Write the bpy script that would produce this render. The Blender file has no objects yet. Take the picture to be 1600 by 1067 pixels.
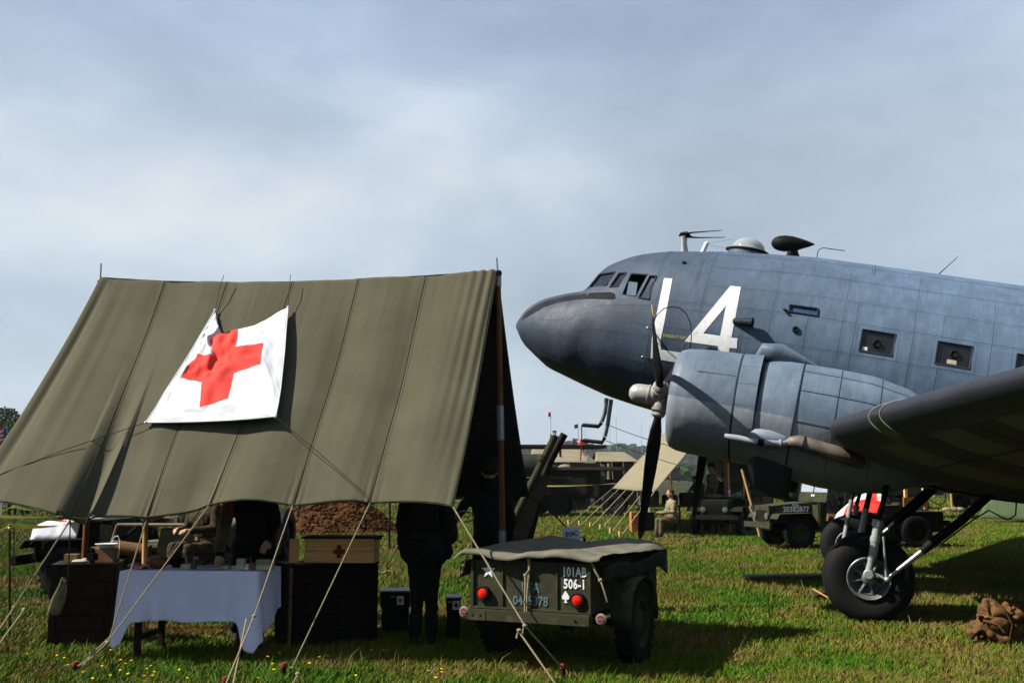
import bpy, bmesh, math, random
import numpy as np
from mathutils import Vector, Matrix, noise, geometry
from mathutils.bvhtree import BVHTree
random.seed(7); rng = np.random.default_rng(7)
V = Vector; R = math.radians; PI = math.pi
S = bpy.context.scene; COL = S.collection
# ------------------------------------------------------------------ camera, sky, sun, exposure
FPX = 1556.0; EYE = 1.6; TILT = math.atan(213.5/FPX)
cam_d = bpy.data.cameras.new('camera'); cam = bpy.data.objects.new('camera', cam_d); COL.objects.link(cam)
cam_d.sensor_width = 36; cam_d.lens = FPX/1600*36; cam_d.clip_end = 6000; cam_d.clip_start = .05
cam.location = (0, 0, EYE); cam.rotation_euler = (PI/2+TILT, 0, 0); S.camera = cam
SUN_EL = R(46.5); sxy = V((-.989, -.15)).normalized()
SUN_DIR = V((sxy.x*math.cos(SUN_EL), sxy.y*math.cos(SUN_EL), math.sin(SUN_EL)))
sd = bpy.data.lights.new('sun', 'SUN'); sd.energy = 4.8; sd.angle = R(.5); sd.color = (1, .95, .87)
so = bpy.data.objects.new('sun', sd); COL.objects.link(so); so.rotation_euler = SUN_DIR.to_track_quat('Z', 'Y').to_euler()
S.view_settings.view_transform = 'Standard'; S.view_settings.look = 'None'
S.view_settings.gamma = 1; S.view_settings.exposure = 1.5; S.view_settings.use_curve_mapping = False
w = bpy.data.worlds.new('World'); S.world = w; w.use_nodes = True
nt = w.node_tree; nt.nodes.clear(); L = nt.links.new
def wn(t, **k):
    n = nt.nodes.new(t)
    for a, b in k.items(): setattr(n, a, b)
    return n
out = wn('ShaderNodeOutputWorld')
sky = wn('ShaderNodeTexSky', sky_type='NISHITA', sun_disc=False, sun_elevation=SUN_EL, sun_rotation=math.atan2(sxy.x, sxy.y), air_density=1.2, dust_density=2)
b1 = wn('ShaderNodeBackground'); b1.inputs[1].default_value = .05; L(sky.outputs[0], b1.inputs[0])
tc = wn('ShaderNodeTexCoord'); mp = wn('ShaderNodeMapping'); mp.inputs['Scale'].default_value = (1.3, 1.3, 2.6); mp.inputs['Location'].default_value = (7.7, 4.1, .2)
L(tc.outputs['Generated'], mp.inputs[0])
n1 = wn('ShaderNodeTexNoise'); n1.inputs['Scale'].default_value = 1.7; n1.inputs['Detail'].default_value = 7; n1.inputs['Roughness'].default_value = .52; n1.inputs['Distortion'].default_value = .25
L(mp.outputs[0], n1.inputs['Vector'])
cr = wn('ShaderNodeValToRGB'); L(n1.outputs[0], cr.inputs[0])
e = cr.color_ramp.elements; e[0].position = .33; e[0].color = (.29, .345, .42, 1); e[1].position = .66; e[1].color = (.64, .68, .72, 1)
m_ = e = cr.color_ramp.elements.new(.5); m_.color = (.42, .485, .57, 1)
sx = wn('ShaderNodeSeparateXYZ'); L(tc.outputs['Generated'], sx.inputs[0])
cr2 = wn('ShaderNodeValToRGB'); L(sx.outputs[2], cr2.inputs[0])          # bluer with height, greyer near the horizon
e = cr2.color_ramp.elements; e[0].position = .0; e[0].color = (.72, .79, .83, 1); e[1].position = .6; e[1].color = (.72, .82, 1.0, 1)
m_ = cr2.color_ramp.elements.new(.13); m_.color = (.80, .855, .88, 1)
m_ = cr2.color_ramp.elements.new(.29); m_.color = (1.0, 1.0, .985, 1)
m_ = cr2.color_ramp.elements.new(.42); m_.color = (.86, .93, 1.04, 1)
mx = wn('ShaderNodeMixRGB', blend_type='MULTIPLY'); mx.inputs[0].default_value = 1; L(cr.outputs[0], mx.inputs[1]); L(cr2.outputs[0], mx.inputs[2])
b2 = wn('ShaderNodeBackground'); b2.inputs[1].default_value = .44; L(mx.outputs[0], b2.inputs[0])
ms = wn('ShaderNodeMixShader'); ms.inputs[0].default_value = .86; L(b1.outputs[0], ms.inputs[1]); L(b2.outputs[0], ms.inputs[2]); L(ms.outputs[0], out.inputs[0])
S.cycles.max_bounces = 5; S.cycles.diffuse_bounces = 2; S.cycles.glossy_bounces = 2; S.cycles.transparent_max_bounces = 12
S.cycles.use_denoising = True
# ------------------------------------------------------------------ picture-to-place helpers (used once, to measure where things stand)
CP = V((0, 0, EYE))
def ray(px, py):
    x = (px-800)/FPX; y = (533.5-py)/FPX
    return V((x, math.cos(TILT)-y*math.sin(TILT), math.sin(TILT)+y*math.cos(TILT)))
def W(px, py, Y):
    r = ray(px, py); return CP+r*(Y/r.y)
def G(px, py, z=0.):
    r = ray(px, py); return CP+r*((z-EYE)/r.z)
def proj(p):
    d = V(p)-CP; yc = d.y*math.cos(TILT)+d.z*math.sin(TILT); zc = -d.y*math.sin(TILT)+d.z*math.cos(TILT)
    return 800+FPX*d.x/yc, 533.5-FPX*zc/yc
# ------------------------------------------------------------------ materials
KA = .62
MATS = {}
def mat(name, col, rough=.7, metal=0., var=.25, scale=6., bump=.0, bscale=60., col2=None, streak=None, spec=.06, detail=4, sheen=0, stain=None):
    if name in MATS: return MATS[name]
    col = tuple(c*KA for c in col); col2 = col2 and tuple(c*KA for c in col2); stain = stain and (tuple(c*KA for c in stain[0]), stain[1])
    m = bpy.data.materials.new(name); m.use_nodes = True; t = m.node_tree; b = t.nodes['Principled BSDF']; l = t.links.new
    tc = t.nodes.new('ShaderNodeTexCoord'); mp = t.nodes.new('ShaderNodeMapping'); l(tc.outputs['Object'], mp.inputs[0])
    if streak: mp.inputs['Scale'].default_value = streak
    n = t.nodes.new('ShaderNodeTexNoise'); n.inputs['Scale'].default_value = scale; n.inputs['Detail'].default_value = detail; n.inputs['Roughness'].default_value = .62; l(mp.outputs[0], n.inputs['Vector'])
    r = t.nodes.new('ShaderNodeValToRGB'); l(n.outputs[0], r.inputs[0])
    c2 = col2 or tuple(min(1, c*(1+var)) for c in col); c1 = col if col2 else tuple(c*(1-var) for c in col)
    r.color_ramp.elements[0].position = .32; r.color_ramp.elements[1].position = .68
    r.color_ramp.elements[0].color = (*c1, 1); r.color_ramp.elements[1].color = (*c2, 1)
    src = r.outputs[0]
    if stain:
        n3 = t.nodes.new('ShaderNodeTexNoise'); n3.inputs['Scale'].default_value = stain[1]; n3.inputs['Detail'].default_value = 6; l(tc.outputs['Object'], n3.inputs['Vector'])
        r3 = t.nodes.new('ShaderNodeValToRGB'); r3.color_ramp.elements[0].position = .56; r3.color_ramp.elements[0].color = (0, 0, 0, 1); r3.color_ramp.elements[1].position = .72; l(n3.outputs[0], r3.inputs[0])
        mm = t.nodes.new('ShaderNodeMixRGB'); l(r3.outputs[0], mm.inputs[0]); l(src, mm.inputs[1]); mm.inputs[2].default_value = (*stain[0], 1); src = mm.outputs[0]
    l(src, b.inputs['Base Color']); b.inputs['Roughness'].default_value = rough; b.inputs['Metallic'].default_value = metal; b.inputs['Specular IOR Level'].default_value = spec
    if bump:
        n2 = t.nodes.new('ShaderNodeTexNoise'); n2.inputs['Scale'].default_value = bscale; n2.inputs['Detail'].default_value = 5; l(mp.outputs[0], n2.inputs['Vector'])
        bp = t.nodes.new('ShaderNodeBump'); bp.inputs['Strength'].default_value = bump; bp.inputs['Distance'].default_value = .01; l(n2.outputs[0], bp.inputs['Height']); l(bp.outputs[0], b.inputs['Normal'])
    MATS[name] = m; return m
def glass(name, tint=(.8, .85, .85), refl=.14, milk=0.):
    m = bpy.data.materials.new(name); m.use_nodes = True; t = m.node_tree; t.nodes.clear(); l = t.links.new
    o = t.nodes.new('ShaderNodeOutputMaterial'); a = t.nodes.new('ShaderNodeBsdfTransparent'); a.inputs[0].default_value = (*tint, 1)
    g = t.nodes.new('ShaderNodeBsdfGlossy'); g.inputs['Roughness'].default_value = .04; g.inputs[0].default_value = (.9, .9, .9, 1)
    f = t.nodes.new('ShaderNodeFresnel'); f.inputs[0].default_value = 1.5; ad = t.nodes.new('ShaderNodeMath'); ad.operation = 'ADD'; ad.inputs[1].default_value = refl*.5; l(f.outputs[0], ad.inputs[0])
    x = t.nodes.new('ShaderNodeMixShader'); l(ad.outputs[0], x.inputs[0]); l(a.outputs[0], x.inputs[1]); l(g.outputs[0], x.inputs[2]); src = x.outputs[0]
    if milk:
        d = t.nodes.new('ShaderNodeBsdfTranslucent'); d.inputs[0].default_value = (.6, .62, .62, 1); d2 = t.nodes.new('ShaderNodeBsdfDiffuse'); d2.inputs[0].default_value = (.4, .42, .42, 1); y0 = t.nodes.new('ShaderNodeMixShader'); l(d.outputs[0], y0.inputs[1]); l(d2.outputs[0], y0.inputs[2]); y = t.nodes.new('ShaderNodeMixShader'); y.inputs[0].default_value = milk; l(src, y.inputs[1]); l(y0.outputs[0], y.inputs[2]); src = y.outputs[0]
    l(src, o.inputs[0]); MATS[name] = m; return m
canvas = mat('olive canvas', (.088, .082, .050), .9, 0, .10, 1.6, .35, 220, spec=.08, stain=((.098, .094, .066), 1.4))
canvas_far = mat('pale khaki canvas', (.20, .175, .11), .9, 0, .12, 1.2, .2, 60, spec=.15)
canvas_grey = mat('grey green canvas', (.17, .18, .12), .9, 0, .2, 1.5, .2, 60, spec=.15)
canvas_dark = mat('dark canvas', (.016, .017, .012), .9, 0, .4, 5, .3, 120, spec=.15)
cover_m = mat('trailer cover canvas', (.13, .12, .085), .9, 0, .25, 5, .4, 160, spec=.15)
rope_m = mat('hemp rope', (.30, .24, .15), .9, 0, .35, 90, .5, 400, spec=.2)
rope_dark = mat('dark cord', (.02, .02, .017), .8, 0, .3, 60)
white_cloth = mat('white cotton', (.66, .68, .70), .85, 0, .04, 4, .35, 150, spec=.2)
red_cloth = mat('red cotton', (.78, .045, .03), .85, 0, .10, 9, .35, 150, spec=.2)
sheet_m = mat('blue white sheet', (.68, .70, .94), .85, 0, .06, 3, .2, 120, spec=.2)
wood_brown = mat('varnished pole wood', (.16, .06, .028), .45, 0, .4, 10, .1, 60, streak=(6, 6, .6))
wood_crate = mat('pine crate wood', (.80, .44, .17), .7, 0, .25, 9, .25, 80, streak=(.6, 5, 5))
wood_pale = mat('pale pole wood', (.50, .30, .12), .65, 0, .25, 8, .2, 60, streak=(6, 6, .5))
wood_dark = mat('dark chest wood', (.022, .012, .008), .6, 0, .5, 7, .25, 60, streak=(4, 4, .7))
steel_m = mat('worn grey steel', (.28, .30, .32), .4, .6, .25, 20, .1, 80)
chrome = mat('polished oleo steel', (.34, .35, .37), .38, .9, .1, 12)
olive = mat('olive drab paint', (.040, .042, .022), .62, 0, .25, 5, .1, 60, stain=((.085, .075, .045), 9))
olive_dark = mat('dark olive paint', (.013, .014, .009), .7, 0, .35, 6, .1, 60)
black_m = mat('matt black', (.007, .007, .008), .6, 0, .3, 12)
rubber = mat('tyre rubber', (.006, .006, .0065), .75, 0, .4, 18, .2, 90, spec=.12)
white_paint = mat('white stencil paint', (.78, .79, .78), .6, 0, .06, 12, stain=((.55, .57, .58), 14))
faded_blue = mat('faded blue stencil paint', (.10, .15, .16), .7, 0, .35, 25)
red_lens = mat('red lamp lens', (.62, .02, .01), .2, 0, .08, 20)
red_paint = mat('red paint', (.55, .05, .03), .5, 0, .2, 20)
yellow_paint = mat('yellow paint', (.70, .42, .03), .5, 0, .1, 20)
cream = mat('cream card', (.55, .50, .38), .8, 0, .15, 20)
leather = mat('brown leather', (.16, .075, .03), .55, 0, .4, 12, .3, 60)
skin_m = mat('skin', (.48, .27, .18), .6, 0, .08, 10)
khaki = mat('khaki wool', (.10, .078, .042), .9, 0, .2, 14, .3, 120, spec=.15)
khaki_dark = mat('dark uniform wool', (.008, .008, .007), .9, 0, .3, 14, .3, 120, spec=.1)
camo = mat('camouflage smock', (.05, .045, .025), .9, 0, .3, 9, .3, 90, col2=(.17, .13, .07), spec=.1)
boots_m = mat('black boots', (.015, .013, .012), .5, 0, .3, 10)
hair_m = mat('brown hair', (.05, .03, .018), .8, 0, .3, 60)
tape_m = mat('yellow barrier tape', (1., .85, .16), .5, 0, .1, 10)
enamel = mat('white enamel', (.62, .68, .72), .25, 0, .05, 10)
brown_cloth = mat('brown duck canvas', (.12, .060, .020), .85, 0, .25, 6, .5, 90, spec=.15)
glass_m = glass('clear glass'); glass_dark = mat('dark window glass', (.012, .014, .018), .3, 0, .2, 3, spec=.3)
# ------------------------------------------------------------------ objects
def tag(o, label=None, cat=None, group=None, kind=None):
    if label: o['label'] = label
    if cat: o['category'] = cat
    if group: o['group'] = group
    if kind: o['kind'] = kind
    return o
def thing(name, label, cat, loc=(0, 0, 0), rotz=0, group=None, M=None):
    o = bpy.data.objects.new(name, None); COL.objects.link(o); o.empty_display_size = .2
    if M is not None: o.matrix_world = M
    else: o.location = loc; o.rotation_euler = (0, 0, rotz); M = Matrix.Translation(V(loc)) @ Matrix.Rotation(rotz, 4, 'Z')
    INV[o.name] = M.inverted(); return tag(o, label, cat, group)
INV = {}
def copy_tree(o, parent=None):
    c = o.copy(); COL.objects.link(c); c.parent = parent
    if parent is None: INV[c.name] = INV.get(o.name, Matrix())
    for ch in [x for x in KIDS.get(o.name, [])]:
        k = copy_tree(ch, c); KIDS.setdefault(c.name, []).append(k)
    return c
KIDS = {}
class MB:
    def __init__(s): s.v = []; s.f = []; s.mi = []; s.cm = 0
    def add(s, vs, fs):
        b = len(s.v); s.v += [V(p) for p in vs]; s.f += [tuple(b+i for i in f) for f in fs]; s.mi += [s.cm]*len(fs); return s
    def box(s, c, d, rot=None, bev=0., taper=1.):
        x, y, z = d[0]/2, d[1]/2, d[2]/2; M = rot.to_3x3() if rot else Matrix.Identity(3); c = V(c)
        if bev <= 0:
            vs = [(-x, -y, -z), (x, -y, -z), (x, y, -z), (-x, y, -z), (-x*taper, -y*taper, z), (x*taper, -y*taper, z), (x*taper, y*taper, z), (-x*taper, y*taper, z)]
            return s.add([c+M@V(p) for p in vs], [(3, 2, 1, 0), (4, 5, 6, 7), (0, 1, 5, 4), (1, 2, 6, 5), (2, 3, 7, 6), (3, 0, 4, 7)])
        bm = bmesh.new(); bmesh.ops.create_cube(bm, size=1)
        for v in bm.verts:
            k = taper if v.co.z > 0 else 1; v.co = V((v.co.x*d[0]*k, v.co.y*d[1]*k, v.co.z*d[2]))
        bmesh.ops.bevel(bm, geom=bm.edges[:], offset=min(bev, min(d)*.45), segments=2, affect='EDGES')
        bm.verts.index_update(); vs = [c+M@v.co for v in bm.verts]; fs = [tuple(v.index for v in f.verts) for f in bm.faces]; bm.free(); return s.add(vs, fs)
    def tube(s, pts, r, n=8, caps=True, flat=None):
        pts = [V(p) for p in pts]; m = len(pts); rs = r if isinstance(r, (list, tuple)) else [r]*m
        b = []; prev = None
        for i, p in enumerate(pts):
            d = (pts[min(i+1, m-1)]-pts[max(i-1, 0)]); d = d.normalized() if d.length > 1e-9 else V((0, 0, 1))
            if prev is None: u = d.orthogonal().normalized()
            else:
                u = prev-d*prev.dot(d); u = u.normalized() if u.length > 1e-6 else d.orthogonal().normalized()
            prev = u; vv = d.cross(u)
            for k in range(n):
                a = 2*PI*k/n; b.append(p+(u*math.cos(a)+vv*math.sin(a)*(flat or 1))*rs[i])
        fs = [(i*n+k, i*n+(k+1) % n, (i+1)*n+(k+1) % n, (i+1)*n+k) for i in range(m-1) for k in range(n)]
        if caps: fs += [tuple(range(n-1, -1, -1)), tuple((m-1)*n+k for k in range(n))]
        return s.add(b, fs)
    def lathe(s, prof, o=(0, 0, 0), ax=(0, 0, 1), n=24, caps=True):
        ax = V(ax).normalized(); u = ax.orthogonal().normalized(); vv = ax.cross(u); o = V(o)
        b = [o+ax*h+(u*math.cos(2*PI*k/n)+vv*math.sin(2*PI*k/n))*max(r, 1e-4) for r, h in prof for k in range(n)]; m = len(prof)
        fs = [(i*n+k, i*n+(k+1) % n, (i+1)*n+(k+1) % n, (i+1)*n+k) for i in range(m-1) for k in range(n)]
        if caps: fs += [tuple(range(n-1, -1, -1)), tuple((m-1)*n+k for k in range(n))]
        return s.add(b, fs)
    def ball(s, c, r, n=12, m=8, rot=None):
        r = r if isinstance(r, (tuple, list)) else (r, r, r); c = V(c); M = rot.to_3x3() if rot else Matrix.Identity(3); b = []
        for i in range(m+1):
            t = PI*i/m
            for k in range(n): b.append(c+M@V((r[0]*max(math.sin(t), 1e-3)*math.cos(2*PI*k/n), r[1]*max(math.sin(t), 1e-3)*math.sin(2*PI*k/n), r[2]*math.cos(t))))
        return s.add(b, [(i*n+k, (i+1)*n+k, (i+1)*n+(k+1) % n, i*n+(k+1) % n) for i in range(m) for k in range(n)])
    def grid(s, P, nu, nv):
        b = [P(i/nu, j/nv) for j in range(nv+1) for i in range(nu+1)]
        return s.add(b, [(j*(nu+1)+i, j*(nu+1)+i+1, (j+1)*(nu+1)+i+1, (j+1)*(nu+1)+i) for j in range(nv) for i in range(nu)])
    def prism(s, poly, d, base=None):          # poly: 3D points, d: extrusion vector
        n = len(poly); d = V(d); return s.add([V(p) for p in poly]+[V(p)+d for p in poly], [tuple(range(n-1, -1, -1)), tuple(range(n, 2*n))]+[(i, (i+1) % n, n+(i+1) % n, n+i) for i in range(n)])
    def build(s, name, m, parent=None, world=False, smooth=False, sharp=None, solid=0., label=None, kind=None, subsurf=0, recalc=True):
        me = bpy.data.meshes.new(name); M = INV.get(parent.name) if (world and parent) else None
        if parent and world and M is None: M = INV[ROOTOF[parent.name]]
        vs = [tuple(M@v) for v in s.v] if M else [tuple(v) for v in s.v]
        me.from_pydata(vs, [], s.f)
        for k in (m if isinstance(m, (list, tuple)) else [m]): me.materials.append(k)
        if isinstance(m, (list, tuple)): me.polygons.foreach_set('material_index', s.mi)
        bm = bmesh.new(); bm.from_mesh(me); bmesh.ops.remove_doubles(bm, verts=bm.verts, dist=1e-5) if smooth else None
        if recalc: bmesh.ops.recalc_face_normals(bm, faces=bm.faces)
        bm.to_mesh(me); bm.free()
        if smooth: me.shade_smooth(); me.set_sharp_from_angle(angle=sharp or R(40))
        o = bpy.data.objects.new(name, me); COL.objects.link(o)
        if parent:
            o.parent = parent; KIDS.setdefault(parent.name, []).append(o); ROOTOF[o.name] = ROOTOF.get(parent.name, parent.name)
        if solid:
            md = o.modifiers.new('thickness', 'SOLIDIFY'); md.thickness = solid; md.offset = 0
        if subsurf:
            md = o.modifiers.new('sub', 'SUBSURF'); md.levels = md.render_levels = subsurf
        return tag(o, label=label, kind=kind)
ROOTOF = {}
_tmp = bpy.data.scenes.new('work')
def eval_mesh(o, others=()):       # evaluate one object's modifiers in a small scene of its own
    for q in [o, *others]: _tmp.collection.objects.link(q)
    vl = _tmp.view_layers[0]; vl.update(); dg = vl.depsgraph; dg.update(); me = bpy.data.meshes.new_from_object(o.evaluated_get(dg), depsgraph=dg)
    for q in [o, *others]: _tmp.collection.objects.unlink(q)
    return me
def text_mb(txt, size, M, spread=1., depth=.002, bold=.0):
    c = bpy.data.curves.new('t', 'FONT'); c.body = txt; c.size = size; c.extrude = depth; c.align_x = 'CENTER'; c.align_y = 'CENTER'; c.space_character = spread; c.offset = bold; c.resolution_u = 2
    o = bpy.data.objects.new('t', c); me = eval_mesh(o)
    mb = MB(); mb.add([M@v.co for v in me.vertices], [tuple(p.vertices) for p in me.polygons]); bpy.data.objects.remove(o); bpy.data.meshes.remove(me); return mb
def frame(o, x, y):          # matrix with origin o, x axis, y axis
    x = V(x).normalized(); z = x.cross(V(y)).normalized(); y = z.cross(x)
    return Matrix(((x.x, y.x, z.x, o[0]), (x.y, y.y, z.y, o[1]), (x.z, y.z, z.z, o[2]), (0, 0, 0, 1)))
def lerp(a, b, t): return a+(b-a)*t
def interp(x, xs, ys): return float(np.interp(x, xs, ys))
def sag(a, b, n=8, s=.0): return [V(a).lerp(V(b), i/n)-V((0, 0, s*4*(i/n)*(1-i/n))) for i in range(n+1)]
def rope_mb(pts, r=.006, n=6):
    mb = MB()
    if r < .004 or len(pts) < 2: return mb.tube(pts, r, n)
    mb.tube(pts, r, n); return mb
# ------------------------------------------------------------------ ground
def hum(x, y):
    d = math.hypot(x, y); return (noise.noise(V((x*.35, y*.35, 3)))*.035+noise.noise(V((x*.08, y*.08, 9)))*.06)*min(1, max(0, (d-4)/6))*(.35 if d < 40 else 1)
gm = bpy.data.materials.new('turf soil'); gm.use_nodes = True; t = gm.node_tree; b = t.nodes['Principled BSDF']; l = t.links.new
def turf_nodes(t, c_green, c_mid, c_dry):
    l = t.links.new; tc = t.nodes.new('ShaderNodeTexCoord')
    n = t.nodes.new('ShaderNodeTexNoise'); n.inputs['Scale'].default_value = .55; n.inputs['Detail'].default_value = 5; n.inputs['Roughness'].default_value = .65; l(tc.outputs['Object'], n.inputs['Vector'])
    n2 = t.nodes.new('ShaderNodeTexNoise'); n2.inputs['Scale'].default_value = 7; n2.inputs['Detail'].default_value = 4; l(tc.outputs['Object'], n2.inputs['Vector'])
    ad = t.nodes.new('ShaderNodeMath'); ad.operation = 'MULTIPLY_ADD'; ad.inputs[1].default_value = .35; l(n2.outputs[0], ad.inputs[0])
    m2 = t.nodes.new('ShaderNodeMath'); m2.operation = 'MULTIPLY'; m2.inputs[1].default_value = .72; l(n.outputs[0], m2.inputs[0]); l(m2.outputs[0], ad.inputs[2])
    r = t.nodes.new('ShaderNodeValToRGB'); l(ad.outputs[0], r.inputs[0]); e = r.color_ramp.elements
    e[0].position = .46; e[0].color = (*c_green, 1); e[1].position = .61; e[1].color = (*c_dry, 1); k = e.new(.53); k.color = (*c_mid, 1); return r, tc
r, tcn = turf_nodes(t, (.007, .015, .0015), (.014, .019, .003), (.030, .025, .008)); l(r.outputs[0], b.inputs['Base Color']); b.inputs['Roughness'].default_value = 1; b.inputs['Specular IOR Level'].default_value = .1
n = t.nodes.new('ShaderNodeTexNoise'); n.inputs['Scale'].default_value = 25; n.inputs['Detail'].default_value = 8; l(tcn.outputs['Object'], n.inputs['Vector'])
bp = t.nodes.new('ShaderNodeBump'); bp.inputs['Strength'].default_value = 1; bp.inputs['Distance'].default_value = .05; l(n.outputs[0], bp.inputs['Height']); l(bp.outputs[0], b.inputs['Normal'])
mb = MB(); xs = [-3500, -1500, -600, -250, -120, -60]+[i*.8 for i in range(-50, 51)]+[60, 120, 250, 600, 1500, 3500]; ys = [-500, -100, -20]+[i*.8 for i in range(-10, 75)]+[70, 90, 130, 200, 400, 900, 2000, 4500]
mb.add([V((x, y, hum(x, y) if abs(x) < 50 and 0 < y < 70 else -.03)) for y in ys for x in xs], [(j*len(xs)+i, j*len(xs)+i+1, (j+1)*len(xs)+i+1, (j+1)*len(xs)+i) for j in range(len(ys)-1) for i in range(len(xs)-1)])
ground = mb.build('ground', gm, smooth=True, kind='structure')
# grass blades, one mesh
grm = bpy.data.materials.new('grass blades'); grm.use_nodes = True; t = grm.node_tree; b = t.nodes['Principled BSDF']; l = t.links.new
r, tcn = turf_nodes(t, (.030, .086, .0015), (.062, .084, .004), (.105, .080, .020))
at_ = t.nodes.new('ShaderNodeAttribute'); at_.attribute_name = 'shade'; mul = t.nodes.new('ShaderNodeMixRGB'); mul.blend_type = 'MULTIPLY'; mul.inputs[0].default_value = 1; l(r.outputs[0], mul.inputs[1]); l(at_.outputs[0], mul.inputs[2])
l(mul.outputs[0], b.inputs['Base Color']); b.inputs['Roughness'].default_value = .75; b.inputs['Specular IOR Level'].default_value = .12
def grass_band(z0, z1, dens, hgt, wid, two):
    area = (z1-z0)*(z0+z1)*.545*1.08; N = int(dens*area); yy = np.sqrt(rng.uniform(z0*z0, z1*z1, N)); xx = rng.uniform(-.56, .56, N)*yy
    return xx, yy, np.full(N, hgt), np.full(N, wid)
gx = np.array([[hum(i*.8-40, j*.8) for i in range(101)] for j in range(95)])
def grass_mesh(bands, bent, label):
    X, Y, Hh, Wd = [np.concatenate([q[i] for q in bands]) for i in range(4)]; N = len(X)
    fi = np.clip((X+40)/.8, 0, 99.99); fj = np.clip(Y/.8, 0, 93.99); ii = fi.astype(int); jj = fj.astype(int); fi -= ii; fj -= jj
    Zg = gx[jj, ii]*(1-fi)*(1-fj)+gx[jj, ii+1]*fi*(1-fj)+gx[jj+1, ii]*(1-fi)*fj+gx[jj+1, ii+1]*fi*fj
    clump = np.sin(X*2.1+1.3*np.sin(Y*1.7))*np.sin(Y*2.6+1.1*np.sin(X*2.3)); fine = np.sin(X*9+2*np.sin(Y*7))*np.sin(Y*11+np.sin(X*8))
    Hh = Hh*(.75+.26*clump+.20*fine+rng.uniform(-.35, .55, N)); Hh = Hh*np.where(rng.uniform(0, 1, N) < .012, 2.1, 1); Hh = np.maximum(Hh, .018)
    ang = rng.uniform(0, 2*PI, N); lean = rng.uniform(.1, .95, N)*Hh; la = rng.uniform(0, 2*PI, N)
    dx = np.cos(ang)*Wd; dy = np.sin(ang)*Wd; lx = np.cos(la)*lean+.012; ly = np.sin(la)*lean
    if bent:
        P = np.zeros((N, 5, 3)); P[:, 2] = np.stack([X+dx*.7+lx*.4, Y+dy*.7+ly*.4, Zg+Hh*.6], 1); P[:, 3] = np.stack([X-dx*.7+lx*.4, Y-dy*.7+ly*.4, Zg+Hh*.6], 1); P[:, 4] = np.stack([X+lx*1.2, Y+ly*1.2, Zg+Hh], 1)
        k = 5; L_ = [0, 1, 2, 3, 3, 2, 4]; st = np.stack([np.arange(N)*7, np.arange(N)*7+4], 1).ravel()
    else:
        P = np.zeros((N, 3, 3)); P[:, 2] = np.stack([X+lx, Y+ly, Zg+Hh], 1); k = 3; L_ = [0, 1, 2]; st = np.arange(N)*3
    P[:, 0] = np.stack([X-dx, Y-dy, Zg-.01], 1); P[:, 1] = np.stack([X+dx, Y+dy, Zg-.01], 1)
    me = bpy.data.meshes.new('grass'); me.vertices.add(N*k); me.vertices.foreach_set('co', P.ravel())
    lo = (np.arange(N)[:, None]*k+np.array(L_)[None]).ravel(); me.loops.add(len(lo)); me.loops.foreach_set('vertex_index', lo); me.polygons.add(len(st)); me.polygons.foreach_set('loop_start', st); me.update(calc_edges=True)
    ca = me.color_attributes.new('shade', 'FLOAT_COLOR', 'POINT'); sh = 1+rng.uniform(-.4, .4, N)*np.clip(12/Y, .35, 1); wr = np.where(rng.uniform(0, 1, N) < .12, 1.5, 1.0); ca.data.foreach_set('color', np.repeat(np.stack([sh*wr, sh, sh, np.ones(N)], 1), k, 0).ravel())
    me.materials.append(grm); go = bpy.data.objects.new('grass', me); COL.objects.link(go); tag(go, label, 'grass', kind='stuff')
grass_mesh([grass_band(5.6, 9.5, 4700, .058, .0040, 1), grass_band(9.5, 13, 2400, .058, .0055, 1)], True, 'short green and yellowing field grass in the foreground')
grass_mesh([grass_band(13, 22, 1150, .06, .008, 0), grass_band(22, 40, 430, .06, .014, 0), grass_band(40, 80, 50, .09, .04, 0)], False, 'short green grass stretching across the airfield beyond the trailer')

dm_ = mat('dead brown litter', (.13, .062, .018), .9, 0, .5, 9)
for (px, py, rx, ry, n_, lb) in [(310, 988, .75, .22, 5200, 'patch of dead reddish brown grass litter under the table'), (1045, 932, .7, .8, 3800, 'dry brown patch in the grass right of the trailer'), (1240, 985, .9, .5, 2600, 'dry brown patch in the grass between the trailer and the aircraft wheel')]:
    c_ = G(px, py); vs = []; 
    for k in range(n_):
        a = random.random()*6.283; q = random.random()**.7; x, y = c_.x+math.cos(a)*q*rx, c_.y+math.sin(a)*q*ry; z = hum(x, y)+random.uniform(.0, .045); d = random.random()*6.283; l_ = random.uniform(.02, .05); vs += [(x, y, z), (x+.004, y+.003, z+.002), (x+math.cos(d)*l_, y+math.sin(d)*l_, z+random.uniform(-.005, .03))]
    mb = MB(); mb.add(vs, [(3*k, 3*k+1, 3*k+2) for k in range(n_)]); tag(mb.build('dead_grass', dm_, recalc=False), lb, 'grass', kind='stuff')
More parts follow.
